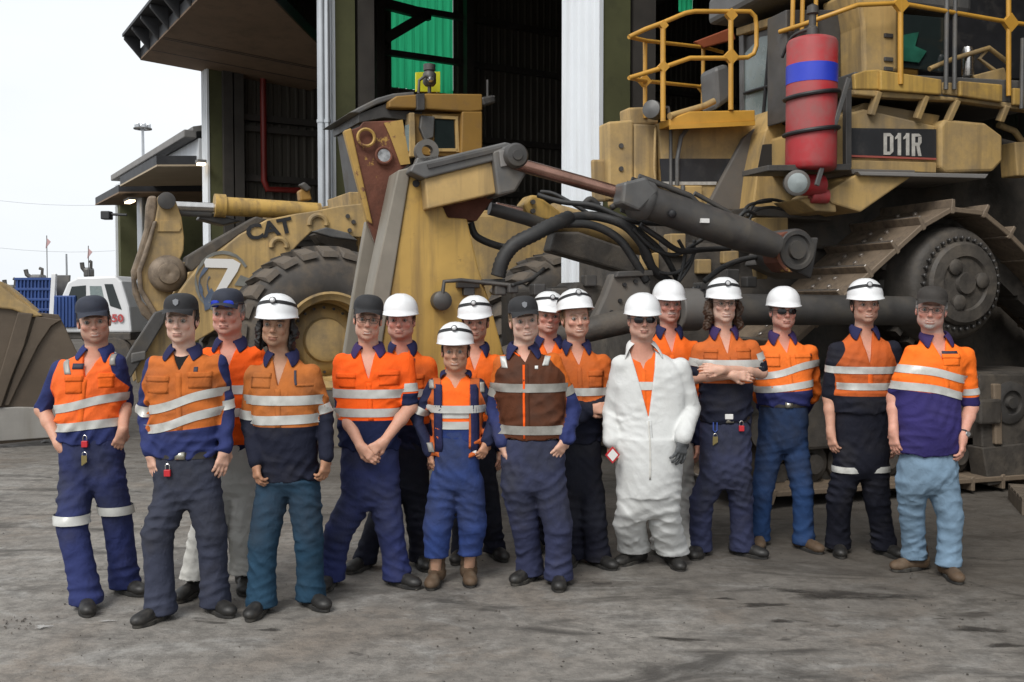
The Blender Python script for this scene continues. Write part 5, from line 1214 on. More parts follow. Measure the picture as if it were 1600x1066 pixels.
# ------------------------------------------------------------------ cloth and skin materials
def cloth(name, top, low=None, third=None, dirt=.25, rough=.85, dirtc=(.05, .045, .04), wr=1.0, greasy=(.028, .03, .038)):
    m = bpy.data.materials.new(name); m.use_nodes = True; nt = m.node_tree; b = nt.nodes['Principled BSDF']; L = nt.links.new
    tc = N(nt, 'ShaderNodeTexCoord'); co = tc.outputs['Object']
    def tx(s, d=5, mp=None, dist=0):
        src = co
        if mp: q = N(nt, 'ShaderNodeMapping'); q.inputs['Scale'].default_value = mp; L(co, q.inputs[0]); src = q.outputs[0]
        n = N(nt, 'ShaderNodeTexNoise'); n.inputs['Scale'].default_value = s; n.inputs['Detail'].default_value = d; n.inputs['Distortion'].default_value = dist; L(src, n.inputs['Vector']); return n.outputs[0]
    def rng(f, a, z, lo=0.0, hi=1.0):
        n = N(nt, 'ShaderNodeMapRange'); n.inputs[1].default_value = a; n.inputs[2].default_value = z; n.inputs[3].default_value = lo; n.inputs[4].default_value = hi; L(f, n.inputs[0]); return n.outputs[0]
    def mix(f, a, c):
        n = N(nt, 'ShaderNodeMix', data_type='RGBA')
        for i, q in ((0, f), (6, a), (7, c)):
            if isinstance(q, tuple): n.inputs[i].default_value = (*q[:3], 1)
            elif isinstance(q, float): n.inputs[i].default_value = q
            else: L(q, n.inputs[i])
        return n.outputs[2]
    cur = tuple(top[:3])
    if low is not None:
        at = N(nt, 'ShaderNodeAttribute', attribute_name='split'); cur = mix(rng(at.outputs['Fac'], -.0015, .0015), tuple(low[:3]), cur)
    if third is not None:
        at = N(nt, 'ShaderNodeAttribute', attribute_name='split2'); cur = mix(rng(at.outputs['Fac'], -.0015, .0015), cur, tuple(third[:3]))
    if isinstance(cur, tuple): cur = mix(0.0, cur, cur)
    hs = N(nt, 'ShaderNodeHueSaturation'); L(rng(tx(3.2, 4), .3, .7, .84, 1.1), hs.inputs['Value']); L(cur, hs.inputs['Color']); cur = hs.outputs[0]
    if dirt: cur = mix(rng(tx(4.5, 7), .5, .72, 0, dirt), cur, dirtc)
    ga = N(nt, 'ShaderNodeAttribute', attribute_name='grime'); gm = N(nt, 'ShaderNodeMath', operation='MULTIPLY'); L(ga.outputs['Fac'], gm.inputs[0]); L(rng(tx(6, 5), .3, .65, .05, .6), gm.inputs[1]); cur = mix(gm.outputs[0], cur, tuple(greasy))
    L(cur, b.inputs['Base Color']); b.inputs['Roughness'].default_value = rough; b.inputs['Specular IOR Level'].default_value = .2
    bp = N(nt, 'ShaderNodeBump'); bp.inputs['Strength'].default_value = .85; bp.inputs['Distance'].default_value = .022*wr
    cre = N(nt, 'ShaderNodeTexNoise'); cre.noise_type = 'RIDGED_MULTIFRACTAL'; cre.inputs['Scale'].default_value = 4.2; cre.inputs['Detail'].default_value = 2.5; cre.inputs['Distortion'].default_value = .9; cre.inputs['Roughness'].default_value = .45
    q = N(nt, 'ShaderNodeMapping'); q.inputs['Scale'].default_value = (1.0, 1.0, 1.5); q.inputs['Rotation'].default_value = (R(20), R(28), 0); L(co, q.inputs[0]); L(q.outputs[0], cre.inputs['Vector'])
    s = N(nt, 'ShaderNodeMath', operation='MULTIPLY_ADD'); L(tx(30, 3, (1, 1, .7), 1.0), s.inputs[0]); s.inputs[1].default_value = .25; L(cre.outputs[0], s.inputs[2])
    L(s.outputs[0], bp.inputs['Height']); L(bp.outputs[0], b.inputs['Normal']); return m
ORB = (1.0, .125, .012)   # fresh fluorescent orange
ORF = (.72, .17, .032)    # faded orange
ORM = (.88, .15, .018)
NAV = (.018, .022, .055); NAVB = (.028, .038, .13); NAVD = (.012, .014, .028)
M_SKIN = bpy.data.materials.new('skin'); M_SKIN.use_nodes = True
def _skin():
    nt = M_SKIN.node_tree; b = nt.nodes['Principled BSDF']; L = nt.links.new
    at = N(nt, 'ShaderNodeAttribute', attribute_name='col'); tc = N(nt, 'ShaderNodeTexCoord'); n = N(nt, 'ShaderNodeTexNoise'); n.inputs['Scale'].default_value = 60; L(tc.outputs['Object'], n.inputs['Vector'])
    mr = N(nt, 'ShaderNodeMapRange'); mr.inputs[3].default_value = .86; mr.inputs[4].default_value = 1.12; L(n.outputs[0], mr.inputs[0])
    h = N(nt, 'ShaderNodeHueSaturation'); L(mr.outputs[0], h.inputs['Value']); L(at.outputs['Color'], h.inputs['Color']); L(h.outputs[0], b.inputs['Base Color'])
    b.inputs['Roughness'].default_value = .5; b.inputs['Specular IOR Level'].default_value = .35
    b.inputs['Subsurface Weight'].default_value = .12; b.inputs['Subsurface Radius'].default_value = (.02, .008, .004); b.inputs['Subsurface Scale'].default_value = .4
    bp = N(nt, 'ShaderNodeBump'); bp.inputs['Strength'].default_value = .15; bp.inputs['Distance'].default_value = .003; L(n.outputs[0], bp.inputs['Height']); L(bp.outputs[0], b.inputs['Normal'])
_skin()
M_HELM = mat('helmet_white', (.80, .81, .82), .28, 0, noise=(8, .05), dirt=(9, .62, (.5, .47, .42, 1), .4))
M_CAPN = mat('cap_navy', (.022, .026, .042), .8, 0, noise=(14, .2), bump=(60, .2, .003))
M_CAPK = mat('cap_black', (.018, .018, .02), .8, 0, noise=(14, .2), bump=(60, .2, .003))
M_CAPB = mat('cap_brown', (.035, .03, .026), .8, 0, noise=(14, .2), bump=(60, .2, .003))
M_STRAP = mat('strap_black', (.012, .012, .013), .6)
M_TAPE = mat('reflective_tape', (.56, .56, .53), .42, .15, noise=(22, .12), dirt=(9, .56, (.3, .28, .25, 1), .5))
M_TAPED = mat('reflective_tape_dirty', (.33, .32, .29), .45, .15, noise=(18, .2), dirt=(7, .5, (.16, .14, .12, 1), .7))
M_BOOTK = mat('boot_black', (.02, .019, .018), .5, 0, noise=(20, .3), dirt=(12, .5, (.075, .066, .055, 1), .8), bump=(70, .25, .003))
M_BOOTB = mat('boot_brown', (.10, .062, .035), .7, 0, noise=(14, .3), dirt=(10, .5, (.17, .13, .09, 1), .8), bump=(60, .3, .003))
M_SOLE = mat('boot_sole', (.02, .019, .018), .8, 0, noise=(20, .3), dirt=(12, .45, (.10, .09, .075, 1), .8))
M_SHG = mat('sunglass_lens', (.012, .010, .012), .08)
M_SHB = mat('blue_mirror_lens', (.02, .05, .5), .1, .3)
M_CLR = mat('spectacle_frame', (.04, .035, .03), .3)
M_EYEW = mat('eye_white', (.26, .235, .21), .4); M_IRIS = mat('eye_iris', (.03, .022, .016), .15)
M_TEETH = mat('teeth', (.68, .63, .55), .35)
M_BELT = mat('leather_belt', (.02, .016, .013), .5); M_BUCK = mat('belt_buckle', (.5, .48, .4), .3, .8)
M_TAGR = mat('red_lock', (.5, .02, .03), .4); M_KEY = mat('brass_keys', (.35, .28, .12), .35, .8)
M_GLOVE = mat('work_glove', (.10, .105, .11), .8, 0, noise=(18, .5), bump=(60, .3, .003))
M_LAMPB = mat('head_lamp_body', (.05, .05, .055), .4); M_LAMPL = mat('head_lamp_lens', (.55, .55, .55), .15, .3)
M_EMB = mat('cap_badge', (.25, .26, .28), .5); M_LOGO = mat('logo_print', (.03, .03, .05), .7); M_LOGOW = mat('logo_print_white', (.7, .7, .68), .7)
HAIRS = dict(dark=(.022, .015, .011), brown=(.06, .032, .018), fair=(.16, .10, .05), grey=(.20, .19, .18), black=(.012, .010, .010))
def hair_mat(c):
    n = 'hair_'+c
    return mat(n, HAIRS[c], .6, 0, noise=(40, .5), bump=(90, .8, .006))
# ------------------------------------------------------------------ head
def rotm(yaw, pitch, roll):
    """columns = head axes in body space; yaw>0 turns towards image right"""
    cy, sy, cp, sp, cr_, sr = math.cos(yaw), math.sin(yaw), math.cos(pitch), math.sin(pitch), math.cos(roll), math.sin(roll)
    Rz = np.array([[cy, -sy, 0], [sy, cy, 0], [0, 0, 1]]); Rx = np.array([[1, 0, 0], [0, cp, -sp], [0, sp, cp]]); Ry = np.array([[cr_, 0, sr], [0, 1, 0], [-sr, 0, cr_]])
    return (Rz @ Rx @ Ry).astype(F4)
def head_sd(o):
    w = o.get('fw', 1.0)*1.05; j = o.get('jaw', 1.0)*1.06; fat = o.get('fat', 0.0); sm = o.get('smile', .5); ln = o.get('len', 1.0)
    s = Sd()
    s.ell((0, .018, .040), (.074*w, .094, .084), .0)
    s.ell((0, -.022, -.022), ((.0605+fat*.3)*w, .068, .082*ln), .035)
    s.ell((0, -.035, -.072*ln), ((.046+fat*.5)*j, .046, .036), .03)
    s.ell((0, -.066, -.094*ln), (.021*j, .018, .017), .022)
    for q in (-1, 1):
        s.ell((q*.049*w, -.005, -.058*ln), (.016*j+fat*.5, .035, .030), .03)
        s.ell((q*(.037+.003*sm)*w, -.066-.003*sm, -.024+.004*sm), (.021+fat*.2+.002*sm, .018+.002*sm, .018), .020)
        s.seg((q*.012, -.0905, .026), (q*.042, -.077, .027), .0085, .0075, .014)
    for q in (-1, 1): s.ell((q*.0305*w, -.100, .006), (.0165, .019, .0125), .014, '-')
    s.seg((0, -.088, .020), (0, -.1065, -.022), .0075, .0112, .012)
    s.ell((0, -.108, -.026), (.0105, .0105, .0095), .008)
    for q in (-1, 1):
        s.ell((q*.0125, -.096, -.030), (.0078, .010, .0078), .006)
        s.ell((q*.0305*w, -.0802, .0098), (.0172, .0114, .0066), .004)     # upper lid
        s.ell((q*.0305*w, -.0795, -.0026), (.0155, .0100, .0046), .005)    # lower lid
    s.ell((0, -.0875, -.058*ln), (.025+.006*sm, .010, .0060), .009)
    s.ell((0, -.0862, -.0715*ln), (.021+.005*sm, .0105, .0062), .009)
    s.seg((-.022-.008*sm, -.0835, (-.0645+.0095*sm)*ln), (0, -.103, -.0655*ln), .0028, .0028, .005, '-')
    s.seg((.022+.008*sm, -.0835, (-.0645+.0095*sm)*ln), (0, -.103, -.0655*ln), .0028, .0028, .005, '-')
    for q in (-1, 1):
        s.seg((q*.019, -.094, -.030), (q*(.034+.004*sm), -.081, -.062*ln), .0022, .002, .007, '-')
        s.ell((q*.079*w, .018, -.006), (.0085, .018, .031), .006)
        s.ell((q*.084*w, .012, -.002), (.006, .010, .018), .004, '-')
    return s
def build_head(o, parent, M, C, skin, hair, extra):
    """o: options; M 3x3 head axes; C head centre in body space. extra: Sd of neck/torso skin in body space"""
    hs = head_sd(o); Mi = M; C = np.array(C, F4); sc = F4(o.get('hs', 1.0))
    def f(p):
        q = ((p-C)@Mi)/sc; a = hs(q)*sc; b = extra(p); k = .03; h = np.clip(.5+.5*(b-a)/k, 0, 1); return (b*(1-h)+a*h-k*h*(1-h)).astype(F4)
    return f
def face_cols(o, q, base, hair):
    """q: points in head space"""
    w = o.get('fw', 1.0)*1.05; ln = o.get('len', 1.0); x, y, z = q.T; n = len(q); c = np.tile(np.array(base, F4), (n, 1))
    def put(mask, col, a=1.0):
        nonlocal c; m = (np.clip(mask, 0, 1)*a)[:, None]; c = c*(1-m)+np.array(col, F4)*m
    g = lambda cx, cy, cz, r: np.exp(-(((x-cx)**2+(y-cy)**2+(z-cz)**2)/r**2))
    red = np.array(base)*np.array([1.0, .60, .55]); ruddy = o.get('ruddy', .5)
    for s_ in (-1, 1): put(g(s_*.042, -.072, -.024, .026), red, .7*ruddy+.12)
    put(g(0, -.112, -.024, .018), red, .7*ruddy+.15)
    for s_ in (-1, 1): put(g(s_*.084, .015, -.005, .03), red, .5)
    put(sstep(.02, -.04, z+.0*x)*sstep(-.12, -.16, z), red, .3*ruddy)
    # beard or stubble
    bd = o.get('beard', 0.0); bc = o.get('beardc', hair)
    face = (y < .02)
    zone = sstep(-.030, -.052, z+.6*np.clip(-y-.085, -.1, .02)*0+.25*(.055-np.abs(x))*0)*face
    jawline = sstep(-.040, -.058, z-.35*(np.abs(x)-.03))*(z > -.125)*face
    side = sstep(.048, .058, np.abs(x))*(z < -.0)*(z > -.10)*(y < .0)*(y > -.055)
    mouth = np.exp(-((x/.021)**2+((z+.065*ln)/.0105)**2))*(y < -.06)
    if bd > 0: put(np.maximum(jawline, side)*(1-np.clip(mouth*1.6, 0, 1)), bc, bd)
    gb = o.get('goatee', 0.0)
    if gb > 0: put(np.maximum(np.exp(-((x/.030)**2+((z+.085*ln)/.030)**2))*(1-np.clip(mouth*1.5, 0, 1))*1.4, 0)*(y < -.04), o.get('goateec', bc), gb)
    mo = o.get('moust', 0.0)
    if mo > 0: put(1.5*np.exp(-((x/.028)**2+((z+.049*ln)/.0075)**2))*(y < -.06), bc, mo)
    # lips
    put(mouth*1.2, np.array(base)*np.array([.74, .40, .38]), .62)
    sm = o.get('smile', .5); ml = np.exp(-(((z+.0655*ln-.0085*sm*(x/.022)**2)/.0028)**2))*(np.abs(x) < .021+.005*sm)*(y < -.06)
    if o.get('teeth'):
        tm = np.exp(-(((z+.0655*ln-.0075*sm*(x/.022)**2)/.0030)**4))*(np.abs(x) < .0165)*(y < -.06); put(ml, (.16, .05, .04), .7); put(tm, (.46, .41, .36), .75)
    else: put(ml, (.10, .03, .025), .85)
    # eyes: lashes, lids, brows
    for s_ in (-1, 1):
        ex = (x-s_*.0305*w)
        put(np.exp(-((ex/.017)**4+((z-.0045)/.0062)**2))*(y < -.05), np.array(base)*np.array([.62, .45, .42]), .75)
        put(np.exp(-((ex/.0135)**4+((z-.0078+.12*ex*ex/.02)/.0026)**2))*(y < -.06), (.02, .014, .012), .85)
        put(1.3*np.exp(-(((ex-s_*.002)/.0165)**4+((z-.0265+((ex-s_*.004)/.02)**2*.004)/.0042)**2))*(y < -.05), hair, o.get('brow', .75))
        put(np.exp(-(((x-s_*.0085)/.0035)**2+((z+.034)/.003)**2))*(y < -.09), (.12, .05, .04), .8)
    put(sstep(.004, .016, z+.02*(y*8+.2))*sstep(.058, .068, np.abs(x)+y*.18), hair, .0 if o.get('bald') else .85)
    put(sstep(.03, .05, y)*(z > -.055), hair, .0 if o.get('bald') else .95)
    return c
# ------------------------------------------------------------------ hands
def hand_sd(s, wr, d, n, side, curl=.5, size=1.0, spread=.1, k=.008):
    """wr wrist point, d pointing direction, n back-of-hand normal; side = +1 if thumb is along +(d x n)"""
    wr, d, n = [np.array(q, float) for q in (wr, d, n)]; d /= np.linalg.norm(d); n = n-d*(n@d); n /= np.linalg.norm(n); t = np.cross(d, n)*side; z = size
    def pt(a, b, c): return wr+(d*a+t*b+n*c)*z
    s.seg(pt(-.005, 0, 0), pt(.03, 0, 0), .023*z, .027*z, .02)
    for b in (-.024, -.008, .009, .025): s.seg(pt(.02, b*.55, 0), pt(.083, b, .0), .0165*z, .0125*z, .012)
    L_ = [.075, .084, .078, .062]
    for i, b in enumerate((.028, .0095, -.009, -.0265)):
        a0 = .085-(.006 if i in (0, 3) else 0); p = pt(a0, b, 0); ang = 0; seg = [L_[i]*.48, L_[i]*.30, L_[i]*.24]; r = [.0098, .0089, .0078, .0066]
        cur = p; dirn = np.array([1.0, spread*(1.5-i)*.6, 0.0])
        for j in range(3):
            ang += curl*(.75+.25*i/3)*(1.0 if j else .7); v = np.array([math.cos(ang), dirn[1]*math.cos(ang), -math.sin(ang)]); nx = cur+(d*v[0]+t*v[1]+n*v[2])*seg[j]*z
            s.seg(cur, nx, r[j]*z, r[j+1]*z, k if j == 0 else .004); cur = nx
    p0 = pt(.012, .022, -.004); p1 = pt(.045, .046, -.014); p2 = pt(.072, .050, -.026-.012*curl); p3 = pt(.094, .044, -.034-.02*curl)
    s.seg(p0, p1, .016*z, .0125*z, .014); s.seg(p1, p2, .0118*z, .0105*z, .005); s.seg(p2, p3, .0102*z, .008*z, .004)
# ------------------------------------------------------------------ wrinkles
def folds(seed, dirs=(.15, -.25, .75, -.8, 1.15)):
    """creases: sharp-valleyed waves in a few directions, each living in its own patches"""
    r = np.random.RandomState(seed); W = []
    for al in dirs:
        al += r.uniform(-.15, .15); K = r.uniform(75, 120); sg = r.choice([-1, 1])
        W.append((np.array([math.sin(al)*K*sg, r.uniform(-25, 25), math.cos(al)*K], F4), r.uniform(0, 6), r.uniform(5, 9, 3).astype(F4), r.uniform(0, 6), r.uniform(7, 13, 3).astype(F4)*r.choice([-1, 1], 3), r.uniform(0, 6)))
    def f(p, amp, stretch=1.0):
        o = np.zeros(len(p), F4)
        for kv, ph, wk, wp, mk, mp_ in W:
            w_ = np.clip(np.sin(p@mk+mp_)*1.3-.25, 0, 1); o -= w_*(.62-np.abs(np.sin((p@kv+ph+2.2*np.sin(p@wk+wp))*.5)))
        big = np.sin(p[:, 0]*11+seed+2*np.sin(p[:, 2]*7+seed*.3))*np.sin(p[:, 2]*9+seed+p[:, 1]*6)
        return ((o*1.25+big*.35)*amp).astype(F4)
    return f
# ------------------------------------------------------------------ headgear (head space; shared meshes)
def dome_mesh(rx, ry, h, rim, peak, lip, drop, name, ridge=0.0, cy=.008, n=44, m=12, e=2.3):
    vs, fs = [], []
    def fr(a): return max(0.0, -math.sin(a))**2.2     # a: angle, front at -y
    for i in range(m+1):
        t = i/m*math.pi/2; rr_ = math.cos(t)**(2/e); zz = math.sin(t)**(2/e)
        for k in range(n):
            a = 2*math.pi*k/n; x, y = math.cos(a), math.sin(a)
            bump_ = ridge*sum(math.exp(-((x*rr_*rx-c)/.011)**2) for c in (-.024, 0, .024))*math.sin(t*2)**.3*(1 if rr_ < .98 else 0) if i else 0
            vs.append((x*rx*rr_, cy+y*ry*rr_, rim+h*zz+bump_))
    for i in range(m):
        for k in range(n): fs.append((i*n+k, i*n+(k+1) % n, (i+1)*n+(k+1) % n, (i+1)*n+k))
    b0 = len(vs)     # brim rows: out, underside
    for (o_, d_) in ((1.0, 0.0), (1.0, -.004), (0.0, -.006)):
        for k in range(n):
            a = 2*math.pi*k/n; f_ = fr(a); ex = (lip+peak*f_)*o_ if o_ else -.006
            x, y = math.cos(a), math.sin(a); vs.append((x*(rx+ex*(1-.35*f_)), cy+y*(ry+ex), rim+d_-drop*f_*o_-.002*o_))
    for k in range(n):
        k2 = (k+1) % n; fs.append((b0+k, b0+k2, k2, k))
        for j in range(2): fs.append((b0+(j+1)*n+k, b0+(j+1)*n+k2, b0+j*n+k2, b0+j*n+k))
    me = bpy.data.meshes.new(name); me.from_pydata(vs, [], fs); me.shade_smooth()
    return me
HELM = dome_mesh(.105, .128, .118, .046, .032, .004, .012, 'hard_hat', ridge=.003, e=2.35); HELM.materials.append(M_HELM)
CAPME = {}
def cap_mesh(mt):
    if mt.name not in CAPME:
        me = dome_mesh(.083, .105, .078, .060, 0.0, .001, 0, 'cap', cy=.010, e=2.7); me.materials.append(mt)
        bl = bpy.data.meshes.new('cap_bill'); vs, fs = [], []; n = 16
        for j in range(5):
            for k in range(n+1):
                a = math.pi*(1.16+.68*k/n); s_ = j/4; ext = .078*(math.sin(math.pi*(.08+.84*k/n)))**.6*s_
                vs.append((math.cos(a)*.083*(1+.02*s_), .012+math.sin(a)*.104-ext, .064-.004*s_-.014*s_*s_+.014*s_*(1-(math.cos(a)/.5)**2)*.6))
        for j in range(4):
            for k in range(n): fs.append((j*(n+1)+k, j*(n+1)+k+1, (j+1)*(n+1)+k+1, (j+1)*(n+1)+k))
        bl.from_pydata(vs, [], fs); bl.shade_smooth(); bl.materials.append(mt); CAPME[mt.name] = (me, bl)
    return CAPME[mt.name]
STRAP = MB()
def _strap():
    n = 48; vs = []
    for w_ in (-.010, .010):
        for k in range(n):
            a = 2*math.pi*k/n; zt = .050+.050+.020*(-math.sin(a))+w_*.9
            t = min(1, max(0, (zt-.050)/.116)); rr_ = (1-t**2.35)**(1/2.35); vs.append((math.cos(a)*(.104*rr_+.0025), .008+math.sin(a)*(.126*rr_+.0025), zt))
    me = bpy.data.meshes.new('lamp_strap'); me.from_pydata(vs, [], [(k, (k+1) % n, n+(k+1) % n, n+k) for k in range(n)]); me.shade_smooth(); me.materials.append(M_STRAP); return me
STRAP = _strap()
_l = MB().lathe([(.012, -.01), (.017, -.006), (.018, .008), (.014, .013)], (0, -.108, .124), (0, -1, .25), 16); LAMPME = _l.mesh('head_lamp'); LAMPME.materials.append(M_LAMPB)
_l = MB().lathe([(.0125, .013), (.008, .016), (0, .017)], (0, -.108, .124), (0, -1, .25), 14); LENSME = _l.mesh('lens'); LENSME.materials.append(M_LAMPL)
_l = MB().lathe([(.0118*math.cos(t), .0118*math.sin(t)) for t in np.linspace(-1.5, 1.5, 9)], (0, 0, 0), (0, -1, 0), 14); EYEME = _l.mesh('eye'); EYEME.materials.append(M_EYEW); EYEME.materials.append(M_IRIS); EYEME.shade_smooth()
for f_ in EYEME.polygons:
    c_ = sum((EYEME.vertices[i].co for i in f_.vertices), Vector())/len(f_.vertices)
    if c_.y < 0 and math.hypot(c_.x, c_.z) < .0062: f_.material_index = 1
def glasses(kind, parent, w, M4):
    g = bpy.data.objects.new('sunglasses' if kind in ('dark', 'blue', 'smoke') else 'spectacles', None); link(g, parent); g.matrix_local = M4
    up = .055 if kind == 'blue' else 0.0; fy = -.012 if kind == 'blue' else 0
    dark = kind in ('dark', 'blue', 'smoke')
    for q in (-1, 1):
        n = 14; mb = MB(); cx, cz = q*.0325*w, .004+up
        ring_ = []
        for k in range(n):
            a = 2*math.pi*k/n; x = cx+.0255*math.copysign(abs(math.cos(a))**.75, math.cos(a)); z = cz+(.0185 if dark else .0150)*math.copysign(abs(math.sin(a))**.8, math.sin(a))
            ring_.append((x, -.099+fy+abs(x)**2*5.0, z))
        if dark:
            mb.v = ring_+[(x, y+.003, z) for x, y, z in ring_]+[(cx, -.103+fy+abs(cx)**2*5, cz)]
            mb.f = [(k, (k+1) % n, 2*n) for k in range(n)]+[(k, n+k, n+(k+1) % n, (k+1) % n) for k in range(n)]+[tuple(range(n, 2*n))]
            mb.build('lens', M_SHB if kind == 'blue' else M_SHG, g, smooth=True)
        else: MB().tube(ring_, .0013, 6, closed=True).build('rim', M_CLR, g, smooth=True)
        MB().tube([(q*.057*w, -.085+fy, .010+up), (q*.076*w, -.06, .010+up), (q*.081*w, .01, .008+up)], .0018, 6).build('temple_arm', M_CLR, g)
    MB().tube([(-.010, -.103+fy, .008+up), (0, -.106+fy, .011+up), (.010, -.103+fy, .008+up)], .002, 6).build('bridge', M_CLR, g)
# boots: shared meshes, toe along -y, origin on the ground under the ankle
def boot_meshes(mt, tall=.13, ln=1.0):
    s = Sd(); s.seg((0, .045, .055), (0, .03, tall), .048, .052, .03); s.seg((0, .03, .05), (0, -.09*ln, .046), .043, .034, .04); s.ell((0, -.128*ln, .038), (.045, .062, .036), .028); s.ell((0, .06, .045), (.040, .035, .045), .02)
    s.fn(lambda p: (.018-p[:, 2]), op='&')
    wv = lambda p: (.0022*np.sin(p[:, 2]*150+2*np.sin(p[:, 1]*40))*((p[:, 2] > .06) & (p[:, 1] > -.08))).astype(F4)
    s.fn(wv, op='~')
    v, f = net(s, (-.08, -.24, .0), (.08, .13, tall+.07), .007)
    o = np_mesh('boot', v, f, mt, None); 
    out_ = []
    for k in range(28):
        a = 2*math.pi*k/28; y = math.sin(a); x = math.cos(a); wd = .050 if y < 0 else .044
        yy = y*.125*ln-.055*ln; wd *= 1-.12*math.exp(-((yy+.04)/.04)**2); out_.append((x*wd, yy+ .0))
    sb = MB().prism([(x, y) for x, y in out_], 'z', .0, .026); so = sb.build('sole', M_SOLE, o, bevel=.004)
    return o
def place_boot(proto, parent, loc, yaw):
    c = proto.copy(); COL.objects.link(c); c.parent = parent; c.location = loc; c.rotation_euler = (0, 0, yaw)
    for ch in proto.children: d = ch.copy(); COL.objects.link(d); d.parent = c
    return c
# laces
BOOTS = {'black': boot_meshes(M_BOOTK), 'brown': boot_meshes(M_BOOTB), 'tall': boot_meshes(M_BOOTB, .20, .9)}
def patch(sdf, fn_xz, nu, nv, off, thick, name, m, parent, ydir=1.0, y0=None):
    """slab draped on the front: fn_xz(u, v) -> (x, z); rays run towards +y"""
    uv = [fn_xz(i/(nu-1), j/(nv-1)) for j in range(nv) for i in range(nu)]
    o = np.array([(x, -.75, z) for x, z in uv], F4); d = np.tile(A(0, 1, 0), (len(o), 1)); hit = march(sdf, o, d, 34, 1.2)
    g = grad(sdf, hit); nrm = g/(np.sqrt((g*g).sum(1))[:, None]+1e-6); nrm[:, 1] = np.minimum(nrm[:, 1], -.25); nrm /= np.sqrt((nrm*nrm).sum(1))[:, None]
    miss = np.abs(sdf(hit)) > .012; top = hit+nrm*off; low = hit-nrm*thick; N_ = nu*nv; f = []
    for j in range(nv-1):
        for i in range(nu-1): a = j*nu+i; f.append((a, a+1, a+nu+1, a+nu))
    b = [i for i in range(nu)]+[j*nu+nu-1 for j in range(1, nv)]+[(nv-1)*nu+i for i in range(nu-2, -1, -1)]+[j*nu for j in range(nv-2, 0, -1)]
    for a, c in zip(b, b[1:]+b[:1]): f.append((a, N_+a, N_+c, c))
    bad = miss.reshape(nv, nu).any(1)
    if bad.any():
        runs, st = [], None
        for j in range(nv+1):
            if j < nv and not bad[j]: st = j if st is None else st
            elif st is not None: runs.append((j-st, st)); st = None
        if not runs: return None
        ln_, j0 = max(runs)
        if ln_ < 2: return None
        if ln_ < nv: return patch(sdf, lambda u, v_, a=j0/(nv-1), b=(j0+ln_-1)/(nv-1): fn_xz(u, a+(b-a)*v_), nu, ln_, off, thick, name, m, parent)
    f = np.array(f)
    return np_mesh(name, np.concatenate([top, low]), f, m, parent)
def band(sdf, axis_pt, axis, z_off, wdt, m, parent, name='reflective_tape', n=56, a0=0, a1=2*math.pi, R0=.5, off=.0045, tilt=None, full_sd=None):
    """ring round an axis: rows across its width; rays from outside to the axis"""
    ax = np.array(axis, float); ax /= np.linalg.norm(ax); up = np.array([0, 1.0, 0]) if abs(ax[1]) < .8 else np.array([1.0, 0, 0])
    e1 = np.cross(ax, up); e1 /= np.linalg.norm(e1); e2 = np.cross(ax, e1); full = abs(a1-a0-2*math.pi) < 1e-6
    A_ = np.linspace(a0, a1, n, endpoint=not full); rows = 4; O, Dd = [], []
    for j in range(rows):
        for a in A_:
            r_ = e1*math.cos(a)+e2*math.sin(a); c = np.array(axis_pt)+ax*(z_off+(j/(rows-1)-.5)*wdt+(tilt(r_) if tilt else 0)); O.append(c+r_*R0); Dd.append(-r_)
    O = np.array(O, F4); Dd = np.array(Dd, F4); hit = march(sdf, O, Dd, 30, R0)
    if full_sd is not None:
        tot = np.zeros(len(hit), F4)
        for _ in range(5):
            d0 = full_sd(hit); st = np.clip(-d0, 0, .012); st = np.where(tot+st > .034, 0, st); hit = hit-Dd*st[:, None]; tot += st
    hit = hit-Dd*off
    m_ = n if full else n-1; f = [(j*n+k, j*n+(k+1) % n, (j+1)*n+(k+1) % n, (j+1)*n+k) for j in range(rows-1) for k in range(m_)]
    return np_mesh(name, hit, np.array(f), m, parent)
